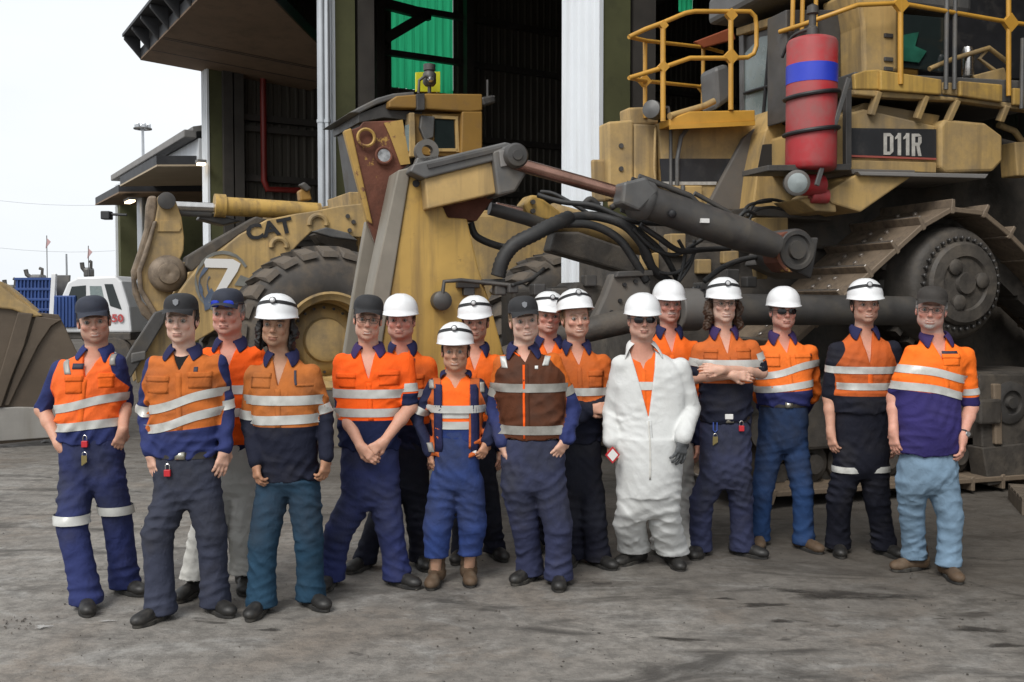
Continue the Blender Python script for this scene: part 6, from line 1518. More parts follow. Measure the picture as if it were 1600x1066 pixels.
def person(idx, S):
    rs = random.Random(idx*7+1)
    fl, fr_ = G(*S['feet'][0]), G(*S['feet'][1]); base = Vector(((fl.x+fr_.x)/2, (fl.y+fr_.y)/2, 0)); by = base.y
    if 'D' in S: by = S['D']; base.y = by
    def J(px, py, dy=0.0): q = P(px, py, by-dy)-base; return np.array((q.x, q.y, q.z))
    root = empty('person', base, 0, label=S['label'], cat='person')
    kx = FPX/by
    # -- torso rows -> loft
    bel = S.get('belly', 0.0); yawT = S.get('yaw', 0.0); dpt = S.get('depth', .118)
    rows = S['torso']; secs = []
    for i, (py, a, b) in enumerate(rows):       # from hem upwards
        pa, pb = J(a, py), J(b, py); t = i/(len(rows)-1)
        secs.append((pa[2], (pa[0]+pb[0])/2, -bel*.5*math.sin(math.pi*min(1, t*1.2+.15)), (pb[0]-pa[0])/2*.965, dpt+bel*.5*math.sin(math.pi*min(1, t*1.2+.15))+.006*math.sin(math.pi*t)))
    sl, sr = J(*S['sh'][0]), J(*S['sh'][1]); chin = J(S['head'][0], S['head'][1]); zs = (sl[2]+sr[2])/2
    nb = np.array([S.get('neckx', None) and J(S['neckx'], 500)[0] or (.6*chin[0]+.4*(sl[0]+sr[0])/2), .012, max(zs+.055, chin[2]-.042)])
    scx = (sl[0]+sr[0])/2; sw = (sr[0]-sl[0])/2
    top = secs[-1]
    if top[0] > zs-.075: secs[-1] = (zs-.085,)+tuple(top[1:])
    dn_ = nb[2]-.01-zs
    secs += [(zs-.030, scx, .0, sw*1.0+.004, .102), (zs+.006, scx*.7+nb[0]*.3, .006, sw*.88+.006, .090), (zs+.006+dn_*.42, (scx+nb[0])/2, .010, sw*.55+.020, .076), (zs+.004+dn_*.80, nb[0], .012, .088, .066), (nb[2]+.004, nb[0], .012, .070, .060), (nb[2]+.026, nb[0], .014, .060, .055)]
    eln = [J(*q)+np.array([(.012 if i_ == 0 else -.012), 0, 0]) for i_, q in enumerate(S['el'])]; wrn = [J(*q) for q in S['wr']]; sho = [sl, sr]
    slv = S.get('sleeve', (2, 2)); ar = S.get('armr', .056)*.89; fo = folds(idx*13+5)
    cloth_r = lambda t: ar-.006*t
    def torso_sd(inset=0.0, puff=1.0):
        s = Sd(); s.loft([(z, x, y, rx-inset, ry-inset) for z, x, y, rx, ry in secs], 0, yaw=yawT, e=2.35); return s
    def arm_sd(i, inset=0.0, end=None):
        s = Sd(); a, e, w_ = sho[i], eln[i], wrn[i]; end = slv[i] if end is None else end
        a2 = a+np.array([(-1 if i == 0 else 1)*-.012, 0, -.020])
        if end <= 1.0:
            q = a2+(e-a2)*end; s.seg(a2, q, ar+.004-inset, ar+.002-inset, .03)
        else:
            s.seg(a2, e, ar+.004-inset, ar-.007-inset, .03); q = e+(w_-e)*(end-1); s.seg(e, q, ar-.007-inset, (ar-.007-inset) if end > 1.9 else (ar-.010-inset), .008)
        return s
    zs_ = zs
    # -- trousers
    Tr = S['trousers']; wa, wb = J(Tr['waist'][1], Tr['waist'][0]), J(Tr['waist'][2], Tr['waist'][0]); zw = wa[2]; hcx = (wa[0]+wb[0])/2; hw = (wb[0]-wa[0])/2*.95
    zcr = J(hcx*0+S['head'][0], Tr['crotch'])[2]; spread_ = Tr.get('hipx', .475)
    ank = []
    for g in (fl, fr_): q = np.array(g)-np.array(base); ank.append(np.array([q[0], q[1], .085]))
    kn = [J(*Tr['knee'][i]) for i in (0, 1)] if 'knee' in Tr else None
    hips = [np.array([hcx+(-1 if i == 0 else 1)*hw*spread_, .005, zcr+.055]) for i in (0, 1)]
    if kn is None: kn = [hips[i]*.47+ank[i]*.53+np.array([0, -.025, 0]) for i in (0, 1)]
    else:
        for i in (0, 1): kn[i][1] = (hips[i][1]+ank[i][1])/2-.03
    r1, r2, r3 = Tr.get('r', (.096, .077, .070)); r1 *= .97; r2 *= 1.0; r3 *= 1.0; fk = Tr.get('fk', 1.0); fo2 = folds(idx*17+3, (.1, -.2, .35, -.45)); fo3 = folds(idx*19+8, (1.0, -1.1, 1.3, .75, -.8))
    ut = .016 if S.get('untucked') else 0
    s2 = Sd(); s2.loft([(zcr-.005, hcx, .0, hw*.62, .070), (zcr+.05, hcx, .004, hw*.90, .104+bel*.2), ((zw+zcr)/2+.02, hcx, .0, hw*1.0-ut*.5, .116+bel*.4), (zw-.03, hcx, -bel*.2, hw*.97-ut, .114+bel*.5-ut), (zw+.012, hcx, -bel*.2, hw*.95-ut, .110+bel*.5-ut)], 0, yaw=yawT*.6, e=2.3)
    for i in (0, 1):
        top_ = hips[i]; low = ank[i]+np.array([0, .012, .0])
        cf = kn[i]+(low-kn[i])*.62; q = Sd(); q.seg(top_, kn[i], r1, r2, .03); q.seg(kn[i], cf, r2, r3*.95, .006); q.seg(cf, low-np.array([0, 0, .03]), r3*.95, r3*1.12, .01); s2.fn(lambda p, q=q: q(p), .018)
    hem = Tr.get('hem', .034)
    az = [A(*a) for a in ank]; kz = [A(*k) for k in kn]
    def disp2(p):
        m = np.full(len(p), .0008, F4)
        m += .0054*fk*np.exp(-((p[:, 2]-.12)/.08)**2)
        for k in kz: m += .0032*np.exp(-((p-k)**2).sum(1)/.02)
        m += .0036*np.exp(-((p[:, 2]-zcr)/.13)**2)
        return fo2(p, 1.0)*m+fo3(p, .0026*fk)
    s2.fn(disp2, op='~'); s2.fn(lambda p: (hem-p[:, 2]).astype(F4), op='&')
    amp0 = S.get('fold', .0032)
    elb = [A(*e) for e in eln]
    def disp(p):
        m = np.full(len(p), amp0*.85, F4)
        for e in elb: m += amp0*1.5*np.exp(-((p-e)**2).sum(1)/.012)
        m += amp0*1.3*np.exp(-((p[:, 2]-secs[0][0]-.05)/.09)**2)
        return fo(p, 1.0)*m
    def garment(name, inset, mats, opening, split=None, split2=None, arms=(0, 1), hemz=None, hole=.060, ends=None, h=.0085):
        T = torso_sd(inset); As = [arm_sd(i, inset, None if ends is None else ends[i]) for i in range(2)]
        s = Sd(); s.it = list(T.it)
        for i in arms:
            q = As[i]; dfull = lambda p, q=q: q(p); s.fn(dfull, .022)
        s.fn(disp, op='~')
        if S.get('onesie'): s.fn(lambda p: s2(p), .05)
        zv, wtop, cxo = opening; wbot = S.get('wbot', 0.0)
        if zv is not None:
            def wedge(p):
                w_ = np.clip((p[:, 2]-zv)/(nb[2]-.01-zv), 0, 1.3)*(wtop-wbot)+wbot-.002; c = cxo+(nb[0]-cxo)*np.clip((p[:, 2]-zv)/(nb[2]-zv), 0, 1); return np.maximum(np.abs(p[:, 0]-c)-w_, p[:, 1]-.0)
            s.fn(wedge, .006, '-')
        s.fn(lambda p: np.maximum(np.sqrt((p[:, 0]-nb[0])**2+((p[:, 1]-nb[1])*1.05)**2)-hole, (nb[2]-.02)-p[:, 2]), .006, '-')
        pts = [p for p in sho+eln+wrn]; lo = np.min(pts, 0)-.12; hi = np.max(pts, 0)+.12
        if S.get('onesie'): lo = np.minimum(lo, np.min(ank+kn+hips, 0)-.13); hi = np.maximum(hi, np.max(ank+kn+hips, 0)+.13); lo[2] = .02
        mn = [min(lo[0], min(q[1]-q[3] for q in secs)-.03), min(lo[1], -.26), min(lo[2] if max(slv) > 1 or S.get('onesie') else 9, secs[0][0])-.03]; mxx = [max(hi[0], max(q[1]+q[3] for q in secs)+.03), max(min(hi[1], .35), .2), nb[2]+.06]
        v, f = net(s, mn, mxx, h)
        at = {}
        aT = T(v); aA = [q(v) for q in As]; d_ = np.minimum(*aA) if len(arms) == 2 else np.full(len(v), 9.0)
        isa = d_ < aT-.004
        def prm(i):
            a, e, w_ = [A(*q) for q in (sho[i], eln[i], wrn[i])]; L1, L2 = np.linalg.norm(e-a), np.linalg.norm(w_-e)
            t1 = (v-a)@(e-a)/L1; t2 = (v-e)@(w_-e)/L2
            d1 = np.sqrt((((v-a)-np.clip(t1/L1, 0, 1)[:, None]*(e-a))**2).sum(1)); d2 = np.sqrt((((v-e)-np.clip(t2/L2, 0, 1)[:, None]*(w_-e))**2).sum(1))
            return np.where(d1 < d2, t1, L1+t2), L1, L2
        if split: at['split'] = split(v, isa, d_-aT, aA, prm)
        if split2: at['split2'] = split2(v, isa, d_-aT, aA, prm)
        return np_mesh(name, v, f, mats, root, at), s, T, As
    # -- outer garment
    zhem = secs[0][0]
    spl = S.get('splitz'); spz = J(S['head'][0], spl)[2] if spl else None; tilt = S.get('tilt', 0.0)
    if S.get('vest'): pass
    smode = S.get('slsplit', 'frac')        # 'frac': arm length fraction; 'all': sleeves wholly low colour
    sfr = S.get('slfrac', (1.0, 1.0))
    def split(v, isa, dd, aA, prm):
        st = v[:, 2]-spz-tilt*(v[:, 0]-scx)
        if smode == 'all':
            t_ = np.clip((zs-.01-v[:, 2])/.13, 0, 1); seam = (1-t_)*(sw+.004+S.get('slin', 0.0)-np.abs(v[:, 0]-scx))+t_*(dd+.010); return np.minimum(st, seam).astype(F4)
        o = st.copy()
        near = np.where(aA[0] < aA[1], 0, 1)
        for i in range(2):
            t, L1, L2 = prm(i); lim = sfr[i]*L1 if sfr[i] <= 1 else L1+(sfr[i]-1)*L2; k_ = isa & (near == i); o[k_] = (lim-t)[k_]
        return o.astype(F4)
    def vest2(v, isa, dd, aA, prm):
        near = np.where(aA[0] < aA[1], 0, 1); o = np.full(len(v), -.05, F4)
        for i in range(2):
            t, L1, L2 = prm(i); k_ = isa & (near == i); o[k_] = (t-.62*L1)[k_]
        return o.astype(F4)
    op = S.get('open', (.11, .055)); zv = nb[2]-op[0]-.025 if op[0] else None
    gout = garment(S.get('gname', 'work_shirt'), 0.0, S['cloth'], (zv, op[1], nb[0]*.5+scx*.5), (split if spl else None) if not S.get('vest') else (lambda v, isa, dd, aA, prm: (dd+.004).astype(F4)), split2=None if not S.get('vest') else vest2, ends=S.get('ends'), hole=S.get('hole', .062))
    shirt, sfull, T0, As0 = gout
    Td = Sd(); Td.it = list(T0.it)+[('fn', disp, None, None, None, 0, '~', None)]
    if 'inner' in S:
        I = S['inner']; spz_o = spz; spz = J(S['head'][0], I['splitz'])[2] if 'splitz' in I else None
        op_i = I.get('open', (.10, .05)); ins = I.get('inset', .013)
        Ti = torso_sd(ins); s = Sd(); s.it = list(Ti.it); s.fn(lambda p: disp(p)*.5, op='~')
        zvi = nb[2]-op_i[0]
        s.fn(lambda p: np.maximum(np.abs(p[:, 0]-(nb[0]))-(np.clip((p[:, 2]-zvi)/(nb[2]-.01-zvi), 0, 1.3)*op_i[1]-.002), p[:, 1]), .006, '-')
        s.fn(lambda p: np.maximum(np.sqrt((p[:, 0]-nb[0])**2+(p[:, 1]-nb[1])**2)-.058, (nb[2]-.02)-p[:, 2]), .006, '-')
        v, f = net(s, (secs[3][1]-.3, -.26, zhem-.02), (secs[3][1]+.3, .2, nb[2]+.05), .010)
        at = {'split': (v[:, 2]-spz).astype(F4)} if spz is not None else None
        np_mesh('under_shirt', v, f, I['cloth'], root, at)
        Ti2 = Sd(); Ti2.it = list(s.it[:2])
        for (py, w_) in I.get('tapes', ()):
            band(Ti2, (scx, 0, J(S['head'][0], py)[2]), (0, 0, 1), 0, w_, M_TAPE, root, R0=.45)
        if I.get('placket', True):
            z1, z0 = zvi, zhem+.05
            patch(Ti2, lambda u, v_: (nb[0]+(u-.5)*.03, z0+(z1-z0)*v_), 3, 10, .003, .004, 'placket', I['cloth'], root)
        spz = spz_o
    # -- collar
    def collar(sd, m, gap, drop=.065, spreadc=.03, rad=.070, name='collar', lift=.0):
        n = 30; rowsC = []
        for j in range(5):
            r_ = []
            for k in range(n):
                ph = -math.pi+gap+(2*math.pi-2*gap)*k/(n-1); fr2 = (1-math.cos(ph))/2; fe = fr2**3
                ri = rad-.003+.006*fr2*0
                if j == 0: q = (math.sin(ph)*ri, math.cos(ph)*ri, .010-.02*fe)
                elif j == 1: q = (math.sin(ph)*(ri+.002), math.cos(ph)*(ri+.002), .040-.030*fe+lift)
                elif j == 2: q = (math.sin(ph)*(ri+.009), math.cos(ph)*(ri+.009), .038-.034*fe+lift)
                elif j == 3: q = (math.sin(ph)*(ri+.024)+math.copysign(spreadc*.5*fe, math.sin(ph)), math.cos(ph)*(ri+.022), .020-.045*fe)
                else: q = (math.sin(ph)*(ri+.036)+math.copysign(spreadc*fe, math.sin(ph)), math.cos(ph)*(ri+.034)-.01*fe, .002-(drop+.01)*fe)
                r_.append((nb[0]+q[0], nb[1]+q[1], nb[2]+q[2]))
            rowsC.append(r_)
        V = np.array(rowsC, F4); 
        for j, off in ((4, .006), (3, .010)):
            q = V[j]
            for _ in range(5):
                d0 = sd(q)-off; g = grad(sd, q); l2 = (g*g).sum(1)+1e-5
                if j == 3: d0 = np.minimum(d0, 0)
                q = (q-g*(np.clip(d0, -.03, .03)/l2)[:, None]).astype(F4)
            V[j] = q
        V = V.reshape(-1, 3); f = [(j*n+k, j*n+k+1, (j+1)*n+k+1, (j+1)*n+k) for j in range(4) for k in range(n-1)]
        o = np_mesh(name, V, np.array(f), m, root); md = o.modifiers.new('thickness', 'SOLIDIFY'); md.thickness = .004; md.offset = 0; md = o.modifiers.new('round', 'SUBSURF'); md.levels = md.render_levels = 1
        return o
    Tc = Sd(); Tc.it = list(Td.it)
    if S.get('collar', 'navy') is not None:
        collar(Tc, S['collarm'], S.get('cgap', .42), S.get('cdrop', .066), S.get('cspread', .035), lift=S.get('clift', 0))
    # -- tapes
    tm = S.get('tapem', M_TAPE)
    for tp in S.get('tapes', ()):
        py, w_ = tp[0], tp[1]; sl_ = tp[2] if len(tp) > 2 else tilt
        band(Td, (scx, 0, J(S['head'][0], py)[2]), (0, 0, 1), 0, w_, tm, root, R0=.45, tilt=(lambda r_, s_=sl_: s_*r_[0]*.10), full_sd=sfull)
    for (i, t, w_) in S.get('armtapes', ()):
        a, e, w2 = sho[i], eln[i], wrn[i]
        if t <= 1: c, ax = a+(e-a)*t, e-a
        else: c, ax = e+(w2-e)*(t-1), w2-e
        As_ = Sd(); As_.it = list(As0[i].it)+[('fn', disp, None, None, None, 0, '~', None)]
        band(As_, c, ax, 0, w_, tm, root, n=30, R0=.16, off=.004)
    # -- pockets, placket, prints
    zc_ = lambda py: J(S['head'][0], py)[2]
    def rect(x0, x1, z0, z1, nm, m, off=.004, th=.006, nu=7, nv=7, slant=0.0):
        return patch(Td, lambda u, v_: (x0+(x1-x0)*u, z0+(z1-z0)*v_+slant*(u-.5)), nu, nv, off, th, nm, m, root)
    if S.get('placket', True):
        z1 = (zv if zv is not None else nb[2])-.004; z0 = (spz-.0 if spz else zhem+.03); cxp = scx
        patch(Td, lambda u, v_: (scx*(1-v_)+(nb[0]*.5+scx*.5)*v_+(u-.5)*.032, z0+(z1-z0)*v_), 3, 14, .0022, .004, 'placket', S.get('plm', S['cloth']) if not isinstance(S['cloth'], tuple) else S['cloth'], root) if S.get('plm') else None
    if 'pockets' in S:
        for (xa, xb, ya, yb) in S['pockets']:
            a = J(xa, ya); b = J(xb, yb); rect(a[0], b[0], b[2], a[2], 'chest_pocket', S['plm'], .0030, .006); h_ = (a[2]-b[2])
            rect(a[0]-.003, b[0]+.003, a[2]-h_*.32, a[2]+.002, 'pocket_flap', S['plm'], .0062, .006, 7, 4)
    for (xa, xb, ya, yb, mm, nm) in S.get('prints', ()):
        a = J(xa, ya); b = J(xb, yb); rect(a[0], b[0], b[2], a[2], nm, mm, .0055 if 'pockets' in S else .003, .002, 5, 3)
    for (pts, wd, mm, nm) in S.get('strips', ()):     # strips down the front: pixel polyline
        Q = [J(*q) for q in pts]
        def fn(u, v_, Q=Q, wd=wd):
            t = v_*(len(Q)-1); i = min(len(Q)-2, int(t)); q = Q[i]+(Q[i+1]-Q[i])*(t-i); return (q[0]+(u-.5)*wd, q[2])
        patch(sfull if 'lining' not in nm else Td, fn, 4, 14, S.get('stripoff', .004), .008, nm, mm, root)
    # -- trousers mesh
    allp = ank+kn+hips; lo = np.min(allp, 0)-.13; hi = np.max(allp, 0)+.13; lo[0] = min(lo[0], hcx-hw-.04); hi[0] = max(hi[0], hcx+hw+.04)
    if not S.get('onesie'):
        v, f = net(s2, (lo[0], min(lo[1], -.2), hem-.02), (hi[0], max(hi[1], .19), zw+.04), .0088)
        gz = sstep(zcr-.34, zcr-.10, v[:, 2]+.05*np.sin(v[:, 0]*25+idx))*sstep(.02, -.04, v[:, 1]); np_mesh(Tr.get('name', 'trousers'), v, f, Tr['cloth'], root, {'grime': gz})
    for (i, z_, w_) in Tr.get('tapes', ()):
        zz = J(S['head'][0], z_)[2]; t = (zz-kn[i][2])/(hips[i][2]-kn[i][2])
        c = kn[i]+(hips[i]-kn[i])*t if t > 0 else kn[i]+(ank[i]-kn[i])*((kn[i][2]-zz)/(kn[i][2]-ank[i][2]))
        ls = Sd(); ls.seg(hips[i], kn[i], r1, r2, 0); ls.seg(kn[i], ank[i]+np.array([0, .012, 0]), r2, r3, .04); ls.fn(disp2, op='~')
        band(ls, c, (0, 0, 1), 0, w_, tm, root, n=30, R0=.16, off=.009 if S.get('onesie') else .006)
    if Tr.get('belt'):
        zb = zw-.012; mb_ = band(s2, (hcx, 0, zb), (0, 0, 1), 0, .036, M_BELT, root, 'belt', R0=.4, off=.004)
        patch(s2, lambda u, v_: (hcx+(u-.5)*.05, zb-.02+.04*v_), 3, 3, .010, .004, 'buckle', M_BUCK, root)
    for (px, py, kind) in S.get('tags', ()):
        c = J(px, py, 0); o_ = np.array([[c[0], -.7, c[2]]], F4); hit = march(s2, o_, A(0, 1, 0)[None], 34, 1.2)[0]
        x, y, z = [float(q) for q in hit]; y -= .012
        if kind == 'lock':
            t = empty('lock'); t.parent = root
            MB().box((x-.017, y-.012, z-.022), (x+.017, y+.006, z+.014)).build('lock_body', M_TAGR, t, bevel=.003)
            MB().tube([(x-.011, y, z+.012), (x-.011, y, z+.035), (x-.004, y, z+.044), (x+.004, y, z+.044), (x+.011, y, z+.035), (x+.011, y, z+.012)], .003, 6).build('shackle', M_CHR, t)
        elif kind == 'keys':
            t = empty('keys'); t.parent = root
            for q in range(4): MB().box((x-.016+q*.008, y-.004-q*.001, z-.05+q*.006), (x-.008+q*.008, y-.001-q*.001, z+.006)).build('key', M_KEY, t)
            MB().tube([(x+.013*math.cos(a), y, z+.012+.013*math.sin(a)) for a in np.linspace(0, 5.9, 12)], .0018, 6, closed=True).build('key_ring', M_CHR, t)
        elif kind == 'buckle': MB().box((x-.026, y-.004, z-.017), (x+.026, y+.008, z+.017)).build('buckle', M_PAPER, root, bevel=.003)
        elif kind == 'label': MB().box((x-.013, y-.002, z-.013), (x+.013, y+.004, z+.013)).build('white_label', M_PAPER, root, bevel=.002)
        elif kind == 'clip':
            MB().tube([(x-.012, y, z+.03), (x-.012, y, z-.02), (x, y, z-.035), (x+.012, y, z-.02), (x+.012, y, z+.03)], .004, 6).build('blue_lanyard', mat('lanyard_blue', (.05, .1, .4), .5), root)
    # -- boots
    for i in (0, 1):
        place_boot(BOOTS[S.get('boots', 'black')], root, (float(ank[i][0]), float(ank[i][1]), 0.0), R(S['toe'][i]))
    # -- head + neck + chest, arms with hands: one skin mesh
    H = S['face']; hsz = H.get('hs', 1.0)*1.075; ln = H.get('len', 1.0)
    M = rotm(R(H.get('yaw', 0)), R(H.get('pitch', 0)), R(H.get('roll', 0)))
    hc = np.array([chin[0], -.030, chin[2]+.113*ln*hsz]) - M@np.array([0, 0, 0]); hc = hc+ (np.array([0, 0, 1])-M[:, 2])*.05
    skin = np.array(H['skin'], F4); hair = np.array(HAIRS[H.get('hair', 'dark')], F4)*(1.6 if H.get('hair') != 'fair' else 1)
    ex = Sd(); ex.seg(tuple(hc+M@np.array([0, .022, -.05])), (nb[0], .018, zs+.03), .056+H.get('fat', 0)*.6, .062+H.get('fat', 0)*.6, 0)
    core = [(z, x, y, rx-.019, ry-.019) for z, x, y, rx, ry in secs[:-1]]; core = [(z, x, y, max(rx, .045), max(ry, .04)) for z, x, y, rx, ry in core]
    ex.loft(core, .03, yaw=yawT, e=2.2)
    hf = build_head(H, root, M, hc, hsz, skin, hair, ex) if False else build_head(H, root, M, hc, skin, hair, lambda p: ex(p))
    zlow = (zv if zv is not None else nb[2])-.05
    def hclip(p): return np.maximum(hf(p), (zlow-p[:, 2]).astype(F4))
    v, f = net(hclip, (min(hc[0], nb[0])-.14, -.24, zlow-.01), (max(hc[0], nb[0])+.14, .17, hc[2]+.145), .0042, 2)
    q = ((v-hc.astype(F4))@M)/F4(hsz); cols = face_cols(H, q.astype(F4), skin, hair)
    isneck = sstep(-.118, -.135, q[:, 2])[:, None]; neckc = skin*A(*([1.0, .80, .74] if H.get('ruddy', .5) > .4 else [.95, .88, .85]))
    cols = cols*(1-isneck)+neckc*isneck
    if 'tee' in S:      # dark tee shirt in the neck opening is a garment of its own below; nothing painted
        pass
    VV, FF, CC = [v], [f], [cols]
    for i in (0, 1):
        if S.get('nohand', (0, 0))[i]: continue
        a, e, w_ = sho[i], eln[i], wrn[i]; hd = S['hand'][i]; s = Sd()
        far = S.get('arms_skin', .040) if slv[i] < 1.5 else .023; mid = e+(w_-e)*.35
        st = e+(a-e)*(.55 if slv[i] <= 1.0 else .0)
        s.seg(st, e, far+.006, far+.001, .02); s.seg(e, mid, far+.0, far-.002, .02); s.seg(mid, w_, far-.004 if slv[i] < 1.5 else .022, .027 if slv[i] < 1.5 else .022, .02)
        d_ = np.array(hd['d'], float); n_ = np.array(hd['n'], float)
        if not hd.get('hide'): hand_sd(s, w_, d_, n_, hd.get('side', 1 if i == 0 else -1), hd.get('curl', .5), hd.get('size', 1.0), hd.get('spread', .1))
        dn_ = d_/np.linalg.norm(d_); P_ = [st, e, w_, w_+dn_*.2]; lo = np.min(P_, 0)-.07; hi = np.max(P_, 0)+.07
        if slv[i] > 1.5: # only the end shows
            lo2 = np.minimum(w_, w_+dn_*.2)-.07; hi2 = np.maximum(w_, w_+dn_*.2)+.07; v, f = net(s, lo2, hi2, .0045, 2)
        else: v, f = net(s, lo, hi, .0052, 2)
        if hd.get('glove'): np_mesh('work_glove', v, f, M_GLOVE, root); continue
        c = np.tile(skin*A(.98, .86, .80), (len(v), 1)); VV.append(v); FF.append(f); CC.append(c.astype(F4))
    if S.get('watch'):
        i = S['watch']-1; a_ = wrn[i]+(eln[i]-wrn[i])*.10; ws = Sd(); ws.seg(eln[i], wrn[i], .036, .027, 0)
        band(ws, a_, wrn[i]-eln[i], 0, .018, M_STRAP, root, 'watch_strap', n=20, R0=.1, off=.003)
        MB().lathe([(.017, 0), (.018, .004), (.015, .009), (0, .009)], tuple(a_+np.array([.012, -.028, .0])), (.35, -1, .1), 16).build('watch_case', M_CHR, root, smooth=True)
    # hidden trunk, coarse
    trunk = Sd(); trunk.loft([(max(zcr, .4)+.10, hcx, 0, hw*.55, .06)]+[(c[0], c[1], c[2], c[3]-.02, c[4]-.015) for c in core if c[0] > zcr+.15], 0, e=2.1)
    for i in (0, 1):
        trunk.seg(sho[i]-np.array([0, 0, .03]), eln[i], .034, .026, .03); trunk.seg(hips[i]+np.array([0, 0, .03]), kn[i], .05, .045, .03); trunk.seg(kn[i], ank[i], .045, .033, .03)
    allp = sho+eln+kn+ank+hips; lo = np.min(allp, 0)-.1; hi = np.max(allp, 0)+.1; hi[2] = nb[2]+.02
    trunk.fn(lambda p: (p[:, 2]-(zs-.02)).astype(F4), op='&')
    v, f = net(trunk, (lo[0], min(lo[1], -.15), .02), (hi[0], max(hi[1], .15), hi[2]), .026, 1)
    VV.append(v); FF.append(f); CC.append(np.tile(skin, (len(v), 1)).astype(F4))
    off = 0; F2 = []
    for v, f in zip(VV, FF): F2.append(f+off); off += len(v)
    np_mesh('body', np.concatenate(VV), np.concatenate(F2), M_SKIN, root, cols=np.concatenate(CC))
    # -- eyes, headgear, hair
    M4 = Matrix.Translation(Vector(hc)) @ Matrix([[*[float(q) for q in M[i]], 0] for i in range(3)]+[[0, 0, 0, 1]]) @ Matrix.Diagonal((hsz, hsz, hsz, 1))
    wF = H.get('fw', 1.0)*1.05
    for q in (-1, 1):
        o = bpy.data.objects.new('eye', EYEME); link(o, root); o.matrix_local = M4 @ Matrix.Translation((q*.0305*wF, -.0775, .0045))
    hatM = M4 @ Matrix.Translation((0, 0, H.get('hatz', 0))) @ Matrix.Rotation(R(H.get('hatp', 0)), 4, 'X') @ Matrix.Rotation(R(H.get('hatr', 0)), 4, 'Y')
    hk = S['hat']
    if hk.startswith('helmet'):
        o = bpy.data.objects.new('hard_hat', HELM); link(o, root); o.matrix_local = hatM
        if 'lamp' in hk:
            b = bpy.data.objects.new('lamp_strap', STRAP); link(b, o); b = bpy.data.objects.new('head_lamp', LAMPME); link(b, o)
            b2 = bpy.data.objects.new('lens', LENSME); link(b2, o)
    else:
        mt = {'navy': M_CAPN, 'black': M_CAPK, 'brown': M_CAPB}[hk.split('_')[1]]; cm, bm_ = cap_mesh(mt)
        o = bpy.data.objects.new('cap', cm); link(o, root); o.matrix_local = hatM; b = bpy.data.objects.new('bill', bm_); link(b, o)
        if 'badge' in hk: MB().prism([(-.012, .090), (-.014, .108), (0, .114), (.014, .108), (.012, .090), (0, .080)], 'y', -.096, -.088).build('cap_badge', M_EMB, o)
    if H.get('glasses'): glasses(H['glasses'], root, wF, M4)
    hm = hair_mat(H.get('hair', 'dark')); lenh = H.get('hairlen', 0)
    if not H.get('bald') or lenh:
        s = Sd(); s.ell((0, .030, .030), (.0795*wF, .090, .085)); s.ell((0, .045, -.012), (.070*wF, .075, .060), .03)
        if lenh:
            for q in (-1, 1):
                for j in range(5 if lenh > 1 else 4):
                    s.ell((q*(.080+.012*math.sin(j*2.1)+(.008 if lenh > 1 else 0)), .010+.010*math.cos(j*1.7), -.005-.030*j), (.022, .038, .034), .012)
            s.ell((0, .06, -.06), (.075, .05, .085), .02)
        r = idx*1.7
        s.fn(lambda p: (.0022*np.sin(p[:, 0]*170+r+3*np.sin(p[:, 2]*60))*np.sin(p[:, 2]*190+2*np.sin(p[:, 1]*90))*(2.2 if lenh else 1)+(.004*np.sin(p[:, 0]*70+p[:, 1]*50)*np.sin(p[:, 2]*60+r) if lenh else 0)).astype(F4), op='~')
        # cut the face away
        s.fn(lambda p: np.maximum(p[:, 1]-(.000+.02*(p[:, 2] > .02))*np.ones(len(p)), np.abs(p[:, 0])-(.2 if not lenh else .070*wF)).astype(F4), .006, '-')
        s.fn(lambda p: np.maximum(p[:, 2]-.075, -1*np.ones(len(p))).astype(F4), op='&')
        s.fn(lambda p: (-.075-(.14 if lenh else 0)-p[:, 2]).astype(F4), op='&')
        v, f = net(s, (-.13, -.08, -.2), (.13, .15, .1), .0055)
        if len(f): o = np_mesh('hair', v, f, hm, root); o.matrix_local = M4
    return root, J, Td, s2
# ------------------------------------------------------------------ the seventeen
SK1 = (.60, .37, .28); SK2 = (.66, .45, .36); SK3 = (.44, .26, .17); SKR = (.64, .37, .295); SKT = (.42, .24, .17)
C = {}
C['p2'] = cloth('shirt_faded_orange', (.56, .15, .03), NAVB, dirt=.45); C['p4'] = cloth('shirt_ochre_orange', (.50, .155, .036), NAVD, dirt=.4); C['p5'] = cloth('shirt_fresh_orange', ORB, (.012, .018, .06), dirt=.12)
C['p17'] = cloth('shirt_bright_orange', (1.0, .19, .02), (.035, .028, .13), dirt=.15); C['p15'] = cloth('shirt_clean_orange', (.95, .20, .03), (.03, .035, .14), dirt=.2)
C['mid'] = cloth('shirt_mid_orange', ORM, NAV, dirt=.3); C['p11'] = cloth('shirt_dull_orange', (.60, .135, .025), NAVD, dirt=.35)
C['vest1'] = cloth('vest_orange_over_navy', (.95, .16, .03), NAVB, dirt=.2); C['p7'] = cloth('navy_jacket_sleeves', (.52, .12, .03), NAV, dirt=.3)
C['p9'] = cloth('vest_brown', (.10, .034, .016), (.62, .14, .02), third=NAVB, dirt=.45); C['white'] = cloth('coverall_white', (.66, .67, .66), dirt=.25, dirtc=(.35, .34, .31), wr=.7)
C['whited'] = cloth('coverall_white_old', (.62, .61, .57), dirt=.3, dirtc=(.35, .33, .3), greasy=(.5, .49, .46)); C['p16'] = cloth('coverall_orange_navy', (.55, .115, .025), (.012, .013, .022), dirt=.3)
C['tnav'] = cloth('trousers_navy_blue', (.03, .04, .135), dirt=.35); C['tgrey'] = cloth('trousers_slate', (.046, .052, .082), dirt=.45); C['tblk'] = cloth('trousers_black', (.013, .013, .017), dirt=.3)
